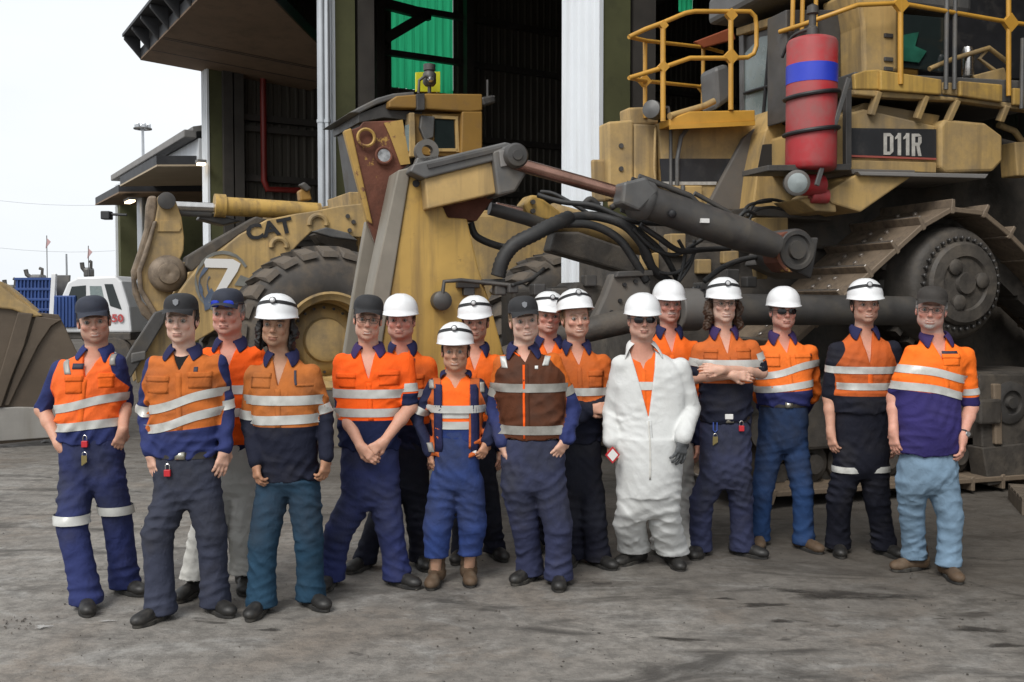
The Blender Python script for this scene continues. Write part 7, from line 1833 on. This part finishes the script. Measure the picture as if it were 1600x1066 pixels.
C['tdk'] = cloth('trousers_dark_navy', (.013, .014, .026), dirt=.4); C['jeans'] = cloth('jeans_light', (.22, .33, .45), dirt=.35, dirtc=(.12, .16, .2), greasy=(.13, .19, .25)); C['jdk'] = cloth('jeans_dark_teal', (.022, .06, .105), dirt=.45, dirtc=(.03, .03, .026))
C['jmid'] = cloth('jeans_blue', (.022, .055, .15), dirt=.3); C['tmix'] = cloth('trousers_blue_grey', (.045, .052, .11), dirt=.5); C['tblue'] = cloth('trousers_royal', (.035, .065, .22), dirt=.35)
C['colN'] = cloth('collar_navy', (.022, .024, .075), dirt=.15); C['colP'] = cloth('collar_purple_navy', (.045, .028, .10), dirt=.1); C['nav1'] = cloth('navy_sleeve', (.028, .038, .14), dirt=.2)
C['p14'] = cloth('shirt_worn_orange', (.58, .135, .03), NAVD, dirt=.35); C['orw'] = cloth('worn_orange', (.56, .13, .028), dirt=.3)
C['or5'] = cloth('fresh_orange', ORB, dirt=.1); C['orf'] = cloth('faded_orange', (.56, .15, .03), dirt=.3); C['orm'] = cloth('mid_orange', ORM, dirt=.2); C['tee'] = cloth('black_tee', (.012, .012, .013), dirt=.1)
C['or17'] = cloth('bright_orange', (1.0, .19, .02), dirt=.1); C['or15'] = cloth('clean_orange', (.95, .20, .03), dirt=.15); C['or4'] = cloth('ochre_orange', (.50, .155, .036), dirt=.3); C['brown'] = cloth('brown_mesh', (.10, .034, .016), dirt=.3)
HANG = lambda i, c=.5, x=0.0, y=-.25: dict(d=(x, y, -1), n=((-1 if i == 0 else 1), -.5, 0), side=(1 if i == 0 else -1), curl=c)
HIDE = dict(d=(0, 0, -1), n=(1, 0, 0), hide=True)
PEOPLE = [
 dict(label='man in a navy cap and orange vest over navy, hands in pockets, leftmost of all', D=5.68, feet=((134, 952), (194, 926)), toe=(28, 62), head=(149, 536), sh=((92, 572), (184, 562)), neckx=150,
      torso=[(690, 92, 194), (660, 90, 190), (620, 88, 192), (585, 84, 194)], yaw=.25, el=((64, 640, -.05), (198, 628, -.10)), wr=((92, 694, .07), (192, 672, .06)), sleeve=(1.08, .98),
      hand=(dict(d=(.55, -.1, -.85), n=(-.5, -.9, -.2), side=1, curl=.35, size=.95), dict(d=(-.35, .1, -.9), n=(.6, -.8, 0), side=-1, curl=.4, size=.9)), cloth=C['vest1'], collarm=C['nav1'], plm=C['orm'],
      splitz=660, slsplit='all', slin=-.022, tilt=.03, tapes=((629, .048, .35), (662, .048, .15)), open=(.13, .055), pockets=((118, 143, 585, 612), (164, 184, 582, 604)), armr=.060,
      strips=(([(102, 538), (112, 560), (121, 583)], .036, M_TAPED, 'shoulder_tape'), ([(178, 536), (181, 552), (182, 570)], .030, M_TAPED, 'shoulder_tape')), prints=((126, 142, 567, 575, M_LOGO, 'name_print'), (170, 186, 556, 566, M_LOGO, 'name_print')),
      trousers=dict(waist=(684, 92, 194), crotch=762, cloth=C['tnav'], knee=((126, 810), (178, 800)), r=(.105, .084, .082), tapes=((0, 803, .05), (1, 797, .05))), tags=((147, 688, 'lock'), (147, 708, 'keys')),
      hat='cap_navy', face=dict(skin=SK1, hair='dark', yaw=22, pitch=4, roll=-6, smile=1.0, teeth=1, beard=.22, ruddy=.6, hatp=2, fat=.006)),
 dict(label='young man in black badged cap and faded orange shirt with belt, front left', feet=((250, 968), (336, 956)), toe=(-28, 48), head=(286, 537), sh=((238, 565), (344, 562)), neckx=287,
      torso=[(712, 238, 346), (670, 236, 346), (620, 232, 348), (582, 226, 352)], el=((222, 640, -.04), (358, 636, -.04)), wr=((234, 704, .05), (352, 700, .05)),
      hand=(dict(d=(.2, -.1, -1), n=(-.6, -.7, 0), curl=.3), dict(d=(-.2, -.1, -1), n=(.6, -.7, 0), side=-1, curl=.3)), cloth=C['p2'], collarm=C['colN'], plm=C['orf'], splitz=668, slsplit='all', tilt=.10,
      tapes=((625, .048, .5), (655, .048, .5)), armtapes=((0, .98, .05), (1, .92, .05)), open=(.085, .05), pockets=((238, 275, 586, 612), (305, 338, 580, 604)), inner=dict(cloth=C['tee'], open=(.02, .05), placket=False), prints=((312, 318, 572, 582, M_LOGO, 'logo_print'),),
      trousers=dict(waist=(704, 238, 346), crotch=790, cloth=C['tgrey'], knee=((252, 830), (330, 830)), r=(.100, .084, .078), belt=True), tags=((274, 732, 'lock'),), hat='cap_black_badge', armr=.054,
      face=dict(skin=SK2, hair='dark', yaw=4, smile=.4, ruddy=.35, fw=.96, pitch=3, len=1.02)),
 dict(label='man in white trousers with blue mirror glasses on his cap, behind the left pair', feet=((303, 930), (382, 920)), toe=(-15, 15), head=(358, 524), sh=((322, 552), (404, 550)),
      torso=[(700, 315, 412), (650, 318, 410), (600, 314, 412), (566, 310, 414)], el=((312, 630, 0), (412, 630, 0)), wr=((318, 690, .05), (408, 690, .05)), hand=(HANG(0), HANG(1)), cloth=C['p5'], collarm=C['colN'], plm=C['or5'],
      splitz=690, slfrac=(1, 1), tapes=((606, .05), (640, .05)), armtapes=((0, .8, .05), (1, .8, .05)), open=(.16, .06), belly=.05,
      trousers=dict(waist=(694, 318, 410), crotch=775, cloth=C['whited'], r=(.105, .095, .09), hem=.10), hat='cap_navy', face=dict(skin=SKR, hair='grey', smile=.5, ruddy=.8, fat=.012, glasses='blue', jaw=1.1, hs=1.02, pitch=2)),
 dict(label='man with dark curly hair under a lamp-strapped helmet, ochre shirt hanging over dark jeans', feet=((408, 957), (485, 946)), toe=(-8, 44), head=(436, 543), sh=((394, 580), (490, 578)), neckx=440,
      untucked=1, torso=[(748, 396, 502), (700, 397, 498), (640, 394, 498), (600, 388, 500)], el=((384, 655, -.03), (512, 650, -.03)), wr=((400, 720, .10), (510, 712, .07)),
      hand=(dict(d=(.12, -.25, -1), n=(-.8, -.6, 0), side=1, curl=.75), dict(d=(-.08, -.15, -1), n=(.85, -.5, 0), side=-1, curl=.7)), cloth=C['p4'], collarm=C['colN'], plm=C['or4'], splitz=664, slfrac=(.93, .93),
      tapes=((623, .052), (653, .05, .05)), armtapes=((0, .88, .052), (1, .82, .052)), open=(.15, .045), pockets=((398, 430, 582, 604), (468, 497, 578, 602)),
      trousers=dict(waist=(735, 400, 500), crotch=772, cloth=C['jdk'], r=(.098, .082, .078), knee=((415, 845), (482, 838))), hat='helmet_lamp', armr=.056, strips=(([(466, 578), (467, 590), (469, 600)], .012, M_LOGO, 'radio_lead'),),
      face=dict(skin=SK3, hair='black', hairlen=1, smile=.2, ruddy=.2, roll=5, yaw=2, fw=.98, hatr=-4, hatp=-2, brow=.9, goatee=.25)),
 dict(label='tall man in a black cap and bright orange short-sleeved shirt, hands clasped before him', feet=((517, 915), (620, 914)), toe=(-8, 55), head=(577, 533), sh=((532, 562), (636, 560)), neckx=576,
      torso=[(700, 528, 626), (660, 526, 626), (610, 524, 634), (575, 520, 642)], el=((534, 645, .02), (644, 636, .02)), wr=((564, 698, .20), (600, 690, .20)), sleeve=(.86, .86),
      hand=(dict(d=(.75, -.25, -.55), n=(-.1, -1, .15), side=1, curl=.75, size=.95), dict(d=(-.8, -.25, -.55), n=(.1, -1, .15), side=-1, curl=.8, size=.95)), cloth=C['p5'], collarm=C['colP'], plm=C['or5'], splitz=654, slfrac=(.72, .72),
      tapes=((613, .052), (642, .05)), armtapes=((0, .6, .05), (1, .6, .05)), open=(.17, .05), pockets=((530, 560, 582, 604), (596, 626, 578, 600)), armr=.060, arms_skin=.041,
      trousers=dict(waist=(690, 530, 626), crotch=795, cloth=C['tnav'], knee=((530, 830), (610, 825)), r=(.102, .085, .080)), hat='cap_black', face=dict(skin=SK1, hair='dark', yaw=8, roll=4, smile=.8, teeth=1, glasses='clear', len=1.06, fw=.95, ruddy=.6, hatp=0, pitch=4)),
 dict(label='round-faced man in a plain white helmet and orange shirt, behind the man with clasped hands', feet=((570, 888), (657, 884)), toe=(-30, 20), head=(627, 531), sh=((592, 565), (672, 565)), D=6.42,
      torso=[(700, 588, 672), (650, 590, 672), (600, 588, 676), (578, 584, 680)], el=((585, 640, 0), (684, 640, -.03)), wr=((590, 700, 0), (676, 698, 0)), hand=(HANG(0), HANG(1)), cloth=C['mid'], collarm=C['colN'], plm=C['orm'],
      splitz=660, slfrac=(.75, .75), tapes=((612, .05), (642, .05)), armtapes=((0, .65, .05), (1, .65, .05)), open=(.10, .05), pockets=((600, 620, 584, 606), (640, 664, 584, 606)), prints=((643, 650, 560, 570, M_LOGO, 'logo_print'),), belly=.03,
      trousers=dict(waist=(690, 590, 672), crotch=780, cloth=C['tdk']), hat='helmet', face=dict(skin=SKR, hair='brown', smile=.5, ruddy=.8, fat=.014, beard=.25, jaw=1.12, fw=1.03)),
 dict(label='smiling woman in a white lamp-strapped helmet, open vest with navy lining and brown boots', feet=((681, 912), (733, 908)), toe=(-8, 6), head=(712, 580), sh=((676, 598), (750, 598)), D=5.95,
      torso=[(712, 672, 757), (680, 674, 755), (640, 670, 756), (614, 668, 758)], el=((648, 655, -.02), (777, 650, -.02)), wr=((672, 705, .03), (762, 688, .07)),
      hand=(dict(d=(.1, .0, -1), n=(-.8, -.5, 0), curl=.4, size=.8), dict(d=(-.35, -.2, -.9), n=(.6, -.8, 0), side=-1, curl=.7, size=.85)), cloth=C['p7'], collarm=C['colN'], gname='vest_and_jacket', untucked=1, plm=C['orm'], splitz=740, slsplit='all', slin=-.006,
      tapes=((637, .045),), armtapes=((0, .75, .046), (1, .75, .046)), open=(.62, .088), wbot=.078, placket=False, armr=.050, depth=.105, cdrop=.02, cgap=.9, clift=-.02,
      inner=dict(cloth=cloth('womans_shirt', (1.0, .16, .02), (.022, .04, .15), dirt=.1), splitz=660, tapes=((645, .046), (662, .046)), open=(.09, .045), placket=False),
      strips=(([(685, 582), (686, 620), (686, 660), (687, 703)], .046, C['colN'], 'vest_lining'), ([(741, 582), (742, 620), (743, 660), (743, 703)], .046, C['colN'], 'vest_lining'), ([(671, 576), (674, 590), (676, 606)], .028, M_TAPED, 'shoulder_tape'), ([(752, 578), (753, 592), (754, 612)], .024, M_TAPED, 'shoulder_tape'), ([(672, 690), (674, 696), (676, 704)], .034, M_TAPED, 'hem_tape')),
      trousers=dict(waist=(672, 674, 752), crotch=770, cloth=C['tblue'], r=(.100, .088, .075), hem=.17, knee=((684, 822), (738, 820))), boots='tall', tags=((742, 704, 'label'),), hat='helmet_lamp',
      face=dict(skin=(.52, .31, .21), hair='dark', smile=1.0, teeth=1, hs=.97, ruddy=.5, pitch=1, hatp=-4, hatz=.006, fw=.98, brow=.6)),
 dict(label='man under a lamp-strapped helmet with shaded face, behind the woman\'s shoulder', feet=((722, 874), (773, 870)), D=6.52, toe=(-15, 25), head=(743, 533), sh=((706, 562), (778, 562)),
      torso=[(700, 705, 778), (650, 705, 778), (600, 702, 782), (580, 700, 784)], el=((700, 640, 0), (790, 640, 0)), wr=((704, 700, 0), (782, 700, 0)), hand=(HANG(0), HANG(1)), cloth=C['mid'], collarm=C['colN'], plm=C['orm'], splitz=655, slfrac=(.9, .8),
      tapes=((618, .05),), armtapes=((1, .62, .05),), open=(.13, .05), trousers=dict(waist=(690, 704, 778), crotch=780, cloth=C['tdk']), hat='helmet_lamp', face=dict(skin=SK1, hair='brown', smile=.2, beard=.3, ruddy=.6, hatp=0, hatr=-3, pitch=3)),
 dict(label='young man in a black badged cap and brown zip vest, centre of the row', feet=((828, 906), (873, 914)), toe=(-38, -2), head=(818, 534), sh=((782, 564), (866, 560)), neckx=817, D=5.88,
      torso=[(684, 782, 886), (650, 780, 884), (610, 774, 882), (580, 774, 880)], el=((768, 640, -.05), (900, 640, -.04)), wr=((784, 690, .04), (886, 684, .08)), hand=(dict(d=(.2, 0, -1), n=(-1, -.3, 0), curl=.3), dict(d=(-.5, -.1, -.8), n=(.6, -.7, 0), side=-1, curl=.3)),
      cloth=C['p9'], collarm=C['colN'], gname='vest_over_shirt', plm=C['brown'], tapem=M_TAPED, open=(.055, .045), armr=.058, armtapes=((1, .62, .05), (0, .62, .05)), vest=True,
      tapes=((604, .05, .0), (669, .052, .0)), strips=(([(784, 543), (786, 558), (789, 574)], .034, M_TAPE, 'shoulder_tape'), ([(862, 540), (857, 552), (851, 570)], .036, M_TAPE, 'shoulder_tape'), ([(818, 560), (818, 620), (819, 682)], .012, C['or5'], 'zip'), ([(800, 548), (806, 552), (812, 556)], .012, C['or5'], 'collar_piping')),
      trousers=dict(waist=(688, 780, 886), crotch=772, cloth=C['tmix'], knee=((820, 822), (872, 820)), r=(.108, .088, .080)), hat='cap_black_badge', cspread=.05, clift=.004, prints=((835, 840, 570, 575, M_LOGOW, 'logo_print'),),
      face=dict(skin=SK2, hair='fair', yaw=6, roll=-7, smile=.9, teeth=1, ruddy=.5, hatp=2, pitch=2, brow=.3)),
 dict(label='ruddy man in a lamp-strapped helmet, mostly hidden behind the brown vest', feet=((838, 858), (878, 858)), D=6.95, toe=(0, 0), head=(857, 522), sh=((822, 548), (894, 548)),
      torso=[(690, 822, 894), (650, 822, 894), (600, 820, 896), (570, 818, 898)], el=((818, 620, 0), (900, 620, 0)), wr=((822, 680, 0), (894, 680, 0)), hand=(HANG(0), HANG(1)), cloth=C['mid'], collarm=C['colN'], plm=C['orm'], splitz=650,
      open=(.1, .05), trousers=dict(waist=(680, 822, 892), crotch=760, cloth=C['tdk']), hat='helmet_lamp', face=dict(skin=SKR, hair='grey', smile=.9, teeth=1, ruddy=1.0, fat=.008, yaw=8, roll=4)),
 dict(label='fair man in a tilted lamp-strapped helmet and dull orange shirt, arms folded', feet=((896, 880), (934, 884)), D=6.42, toe=(-20, 35), head=(899, 529), sh=((868, 562), (944, 562)), neckx=901,
      torso=[(690, 864, 942), (650, 864, 944), (610, 862, 948), (582, 860, 950)], el=((862, 634, .0), (956, 622, .02)), wr=((918, 640, .16), (898, 656, .20)), hand=(dict(d=(.9, -.1, .1), n=(0, -1, .2), curl=.5), dict(d=(-.95, .1, -.25), n=(0, -1, .3), side=-1, curl=.6, size=.9)),
      cloth=C['p11'], collarm=C['colN'], plm=C['orw'], splitz=640, slfrac=(.86, .80), tapes=((610, .05),), armtapes=((0, .68, .05), (1, .64, .05)), open=(.11, .05), armr=.060, pockets=((918, 940, 578, 604),),
      trousers=dict(waist=(686, 866, 942), crotch=780, cloth=C['tdk'], r=(.1, .085, .08)), hat='helmet_lamp', face=dict(skin=SK1, hair='fair', smile=.9, teeth=1, ruddy=.8, yaw=10, roll=-3, hatz=.012, hatp=-10, hs=1.03)),
 dict(label='stout man in white coveralls open over an orange shirt, dark glasses and one gloved hand', feet=((992, 880), (1052, 884)), toe=(-50, 8), head=(1003, 531), sh=((968, 566), (1066, 570)), neckx=1003, D=6.2,
      torso=[(770, 976, 1054), (720, 964, 1062), (650, 958, 1070), (600, 956, 1074)], el=((952, 645, -.04), (1084, 640, -.02)), wr=((955, 688, .06), (1068, 682, .17)), hand=(dict(d=(.0, -.1, -1), n=(-.9, -.5, 0), curl=.8), dict(d=(-.18, -.15, -1), n=(.5, -.85, 0), side=-1, curl=.45, glove=True, size=1.12, spread=.25)),
      cloth=C['white'], collarm=C['white'], gname='coverall', onesie=1, plm=C['white'], open=(.42, .085), armr=.068, belly=.05, cspread=.08, cdrop=.13, cgap=.75, fold=.0024,
      inner=dict(cloth=C['orm'], tapes=((601, .05),), open=(.14, .042), inset=.016), strips=(([(1009, 654), (1010, 700), (1010, 742)], .010, C['whited'], 'zip'),),
      trousers=dict(name='coverall_legs', waist=(690, 962, 1066), crotch=808, cloth=C['white'], fk=.7, r=(.100, .104, .104), hipx=.50, hem=.085, knee=((987, 822), (1042, 822))), hat='helmet', collar='white',
      face=dict(skin=(.58, .36, .28), hair='grey', smile=.1, glasses='dark', ruddy=.6, fat=.014, jaw=1.1, hs=1.0, hatz=-.004)),
 dict(label='tall moustached man in a plain white helmet, behind the man in white coveralls', feet=((1038, 866), (1078, 866)), D=6.9, toe=(0, 10), head=(1044, 506), sh=((1008, 540), (1088, 540)),
      torso=[(690, 1006, 1086), (650, 1008, 1086), (600, 1004, 1090), (564, 1002, 1092)], el=((1002, 620, 0), (1096, 620, 0)), wr=((1008, 680, 0), (1090, 690, 0)), hand=(HANG(0), HANG(1)), cloth=C['mid'], collarm=C['colN'], plm=C['orm'], splitz=630, slsplit='all',
      open=(.14, .05), trousers=dict(waist=(680, 1010, 1086), crotch=770, cloth=C['whited'], r=(.1, .09, .085)), hat='helmet', face=dict(skin=SKR, hair='grey', smile=.6, moust=.75, ruddy=1.0, len=1.06, yaw=4)),
 dict(label='long-haired man in glasses and a lamp-strapped helmet, bare forearms crossed', feet=((1094, 868), (1160, 868)), toe=(-25, 52), head=(1129, 506), sh=((1092, 544), (1176, 540)), neckx=1131, D=6.52,
      torso=[(660, 1092, 1176), (630, 1092, 1176), (590, 1090, 1180), (558, 1086, 1184)], el=((1082, 590, .0), (1192, 582, .0)), wr=((1144, 586, .20), (1128, 578, .22)), sleeve=(.80, .80),
      hand=(dict(d=(.85, .0, -.05), n=(0, -1, .3), curl=.35, size=.9), dict(d=(-.9, .05, .12), n=(0, -1, .4), side=-1, curl=.35, size=.9)), cloth=C['p14'], collarm=C['colP'], plm=C['orw'], splitz=597, slfrac=(.62, .62), tapes=((567, .05),), armtapes=((0, .48, .05), (1, .42, .05)),
      open=(.14, .045), armr=.062, arms_skin=.040, pockets=((1096, 1116, 546, 560), (1146, 1168, 544, 560)), trousers=dict(waist=(650, 1092, 1176), crotch=760, cloth=C['tmix'], r=(.098, .08, .076), knee=((1098, 785), (1160, 780)), belt=True),
      tags=((1133, 648, 'buckle'), (1112, 664, 'clip'), (1112, 680, 'keys'), (1152, 665, 'lock')), hat='helmet_lamp', face=dict(skin=SK2, hair='brown', hairlen=2, smile=.7, teeth=1, glasses='clear', ruddy=.6, len=1.05, fw=.95, brow=.5)),
 dict(label='man in a plain white helmet and dark safety glasses, hands behind his back, blue jeans', feet=((1187, 852), (1256, 858)), toe=(-15, 25), head=(1222, 515), sh=((1188, 548), (1268, 546)), neckx=1222, D=6.85,
      torso=[(634, 1182, 1264), (610, 1178, 1268), (585, 1178, 1270), (568, 1176, 1274)], el=((1180, 614, -.1), (1276, 614, -.1)), wr=((1198, 648, -.24), (1252, 646, -.24)), hand=(HANG(0), HANG(1)), cloth=C['p15'], collarm=C['colP'], plm=C['or15'],
      splitz=609, slfrac=(1.3, 1.3), tilt=.06, tapes=((577, .048, .45), (602, .045, .25)), open=(.10, .05), armr=.058, belly=.04, prints=((1244, 1262, 553, 556, M_LOGO, 'name_print'),), pockets=((1190, 1212, 552, 572), (1236, 1262, 552, 572)),
      trousers=dict(waist=(627, 1184, 1264), crotch=706, cloth=C['jmid'], belt=True, r=(.098, .074, .070), knee=((1192, 770), (1252, 768))), boots='brown', hat='helmet', face=dict(skin=SKR, hair='grey', smile=.3, glasses='smoke', ruddy=.7, fat=.004)),
 dict(label='man in black coveralls with orange chest and knee tapes, second from right', feet=((1310, 864), (1382, 866)), toe=(-12, 22), head=(1349, 506), sh=((1304, 543), (1398, 541)), neckx=1350, D=6.55,
      torso=[(640, 1304, 1390), (610, 1304, 1392), (585, 1302, 1396), (562, 1300, 1400)], el=((1293, 622, -.02), (1402, 620, -.04)), wr=((1298, 674, .03), (1398, 680, .0)), sleeve=(.90, .90), hand=(HANG(0, .6, .1, -.2), HANG(1)),
      onesie=1, gname='coverall', cloth=C['p16'], collarm=C['colN'], plm=C['orm'], splitz=617, slsplit='all', slin=-.052, tapes=((577, .046), (602, .046)), armtapes=((0, .42, .045),), open=(.21, .045), armr=.058, arms_skin=.040,
      trousers=dict(name='coverall_legs', waist=(618, 1303, 1392), crotch=745, cloth=C['tblk'], r=(.100, .085, .078), tapes=((0, 732, .04), (1, 731, .04)), knee=((1316, 780), (1374, 780))), hat='helmet_lamp', face=dict(skin=SK1, hair='dark', smile=.9, teeth=1, ruddy=.7, yaw=-6, beard=.15, roll=-2)),
 dict(label='grey-bearded man in a dark cap, orange and navy shirt, pale jeans, rightmost', feet=((1430, 890), (1483, 902)), toe=(-72, -4), head=(1452, 516), sh=((1424, 548), (1512, 551)), neckx=1462, D=6.1,
      untucked=1, torso=[(708, 1396, 1502), (670, 1398, 1500), (620, 1396, 1500), (580, 1400, 1508)], el=((1394, 622, -.04), (1520, 636, -.02)), wr=((1396, 672, .03), (1504, 682, .10)), sleeve=(.84, .90),
      hand=(HANG(0, .5, .05, -.1), dict(d=(-.05, -.15, -1), n=(.8, -.6, 0), side=-1, curl=.55)), cloth=C['p17'], collarm=C['colP'], plm=C['or17'], splitz=614, slfrac=(.72, .80), tilt=-.10, tapes=((584, .048, -.35), (610, .048, -.35)), armtapes=((1, .70, .04), (0, .66, .045)),
      open=(.14, .05), belly=.03, watch=2, armr=.058, arms_skin=.042, pockets=((1408, 1430, 553, 568), (1462, 1488, 553, 570)), prints=((1462, 1486, 548, 553, M_LOGO, 'name_print'), (1408, 1426, 552, 560, M_LOGO, 'logo_print')),
      trousers=dict(waist=(702, 1400, 1500), crotch=770, cloth=C['jeans'], r=(.104, .078, .074), knee=((1432, 800), (1484, 805)), hem=.075), boots='brown', hat='cap_brown', face=dict(skin=SKR, hair='grey', smile=.8, teeth=1, goatee=.95, goateec=(.42, .40, .38), beard=.3, ruddy=.8, yaw=-24, roll=4, glasses='clear', fat=.006, pitch=2)),
]
import time as _t
_t0 = _t.time(); BUILT = []
import os as _os
for _i, _S in enumerate(PEOPLE):
    if _S.get('vest'):      # brown vest over orange upper sleeves and navy lower sleeves
        pass
    BUILT.append(person(_i+1, _S))
for k in BOOTS.values():
    for ch in list(k.children): bpy.data.objects.remove(ch)
    bpy.data.objects.remove(k)
print('people', _t.time()-_t0)

_q = P(957, 711, 6.02); _t = empty('safety_tag', _q, .2, label='red edged white diamond tag held by the man in white coveralls', cat='tag')
MB().prism([(0, -.052), (.046, 0), (0, .052), (-.046, 0)], 'y', -.004, .004).build('tag_border', M_TAGR, _t)
MB().prism([(0, -.038), (.034, 0), (0, .038), (-.034, 0)], 'y', -.0055, -.0045).build('tag_face', M_PAPER, _t)
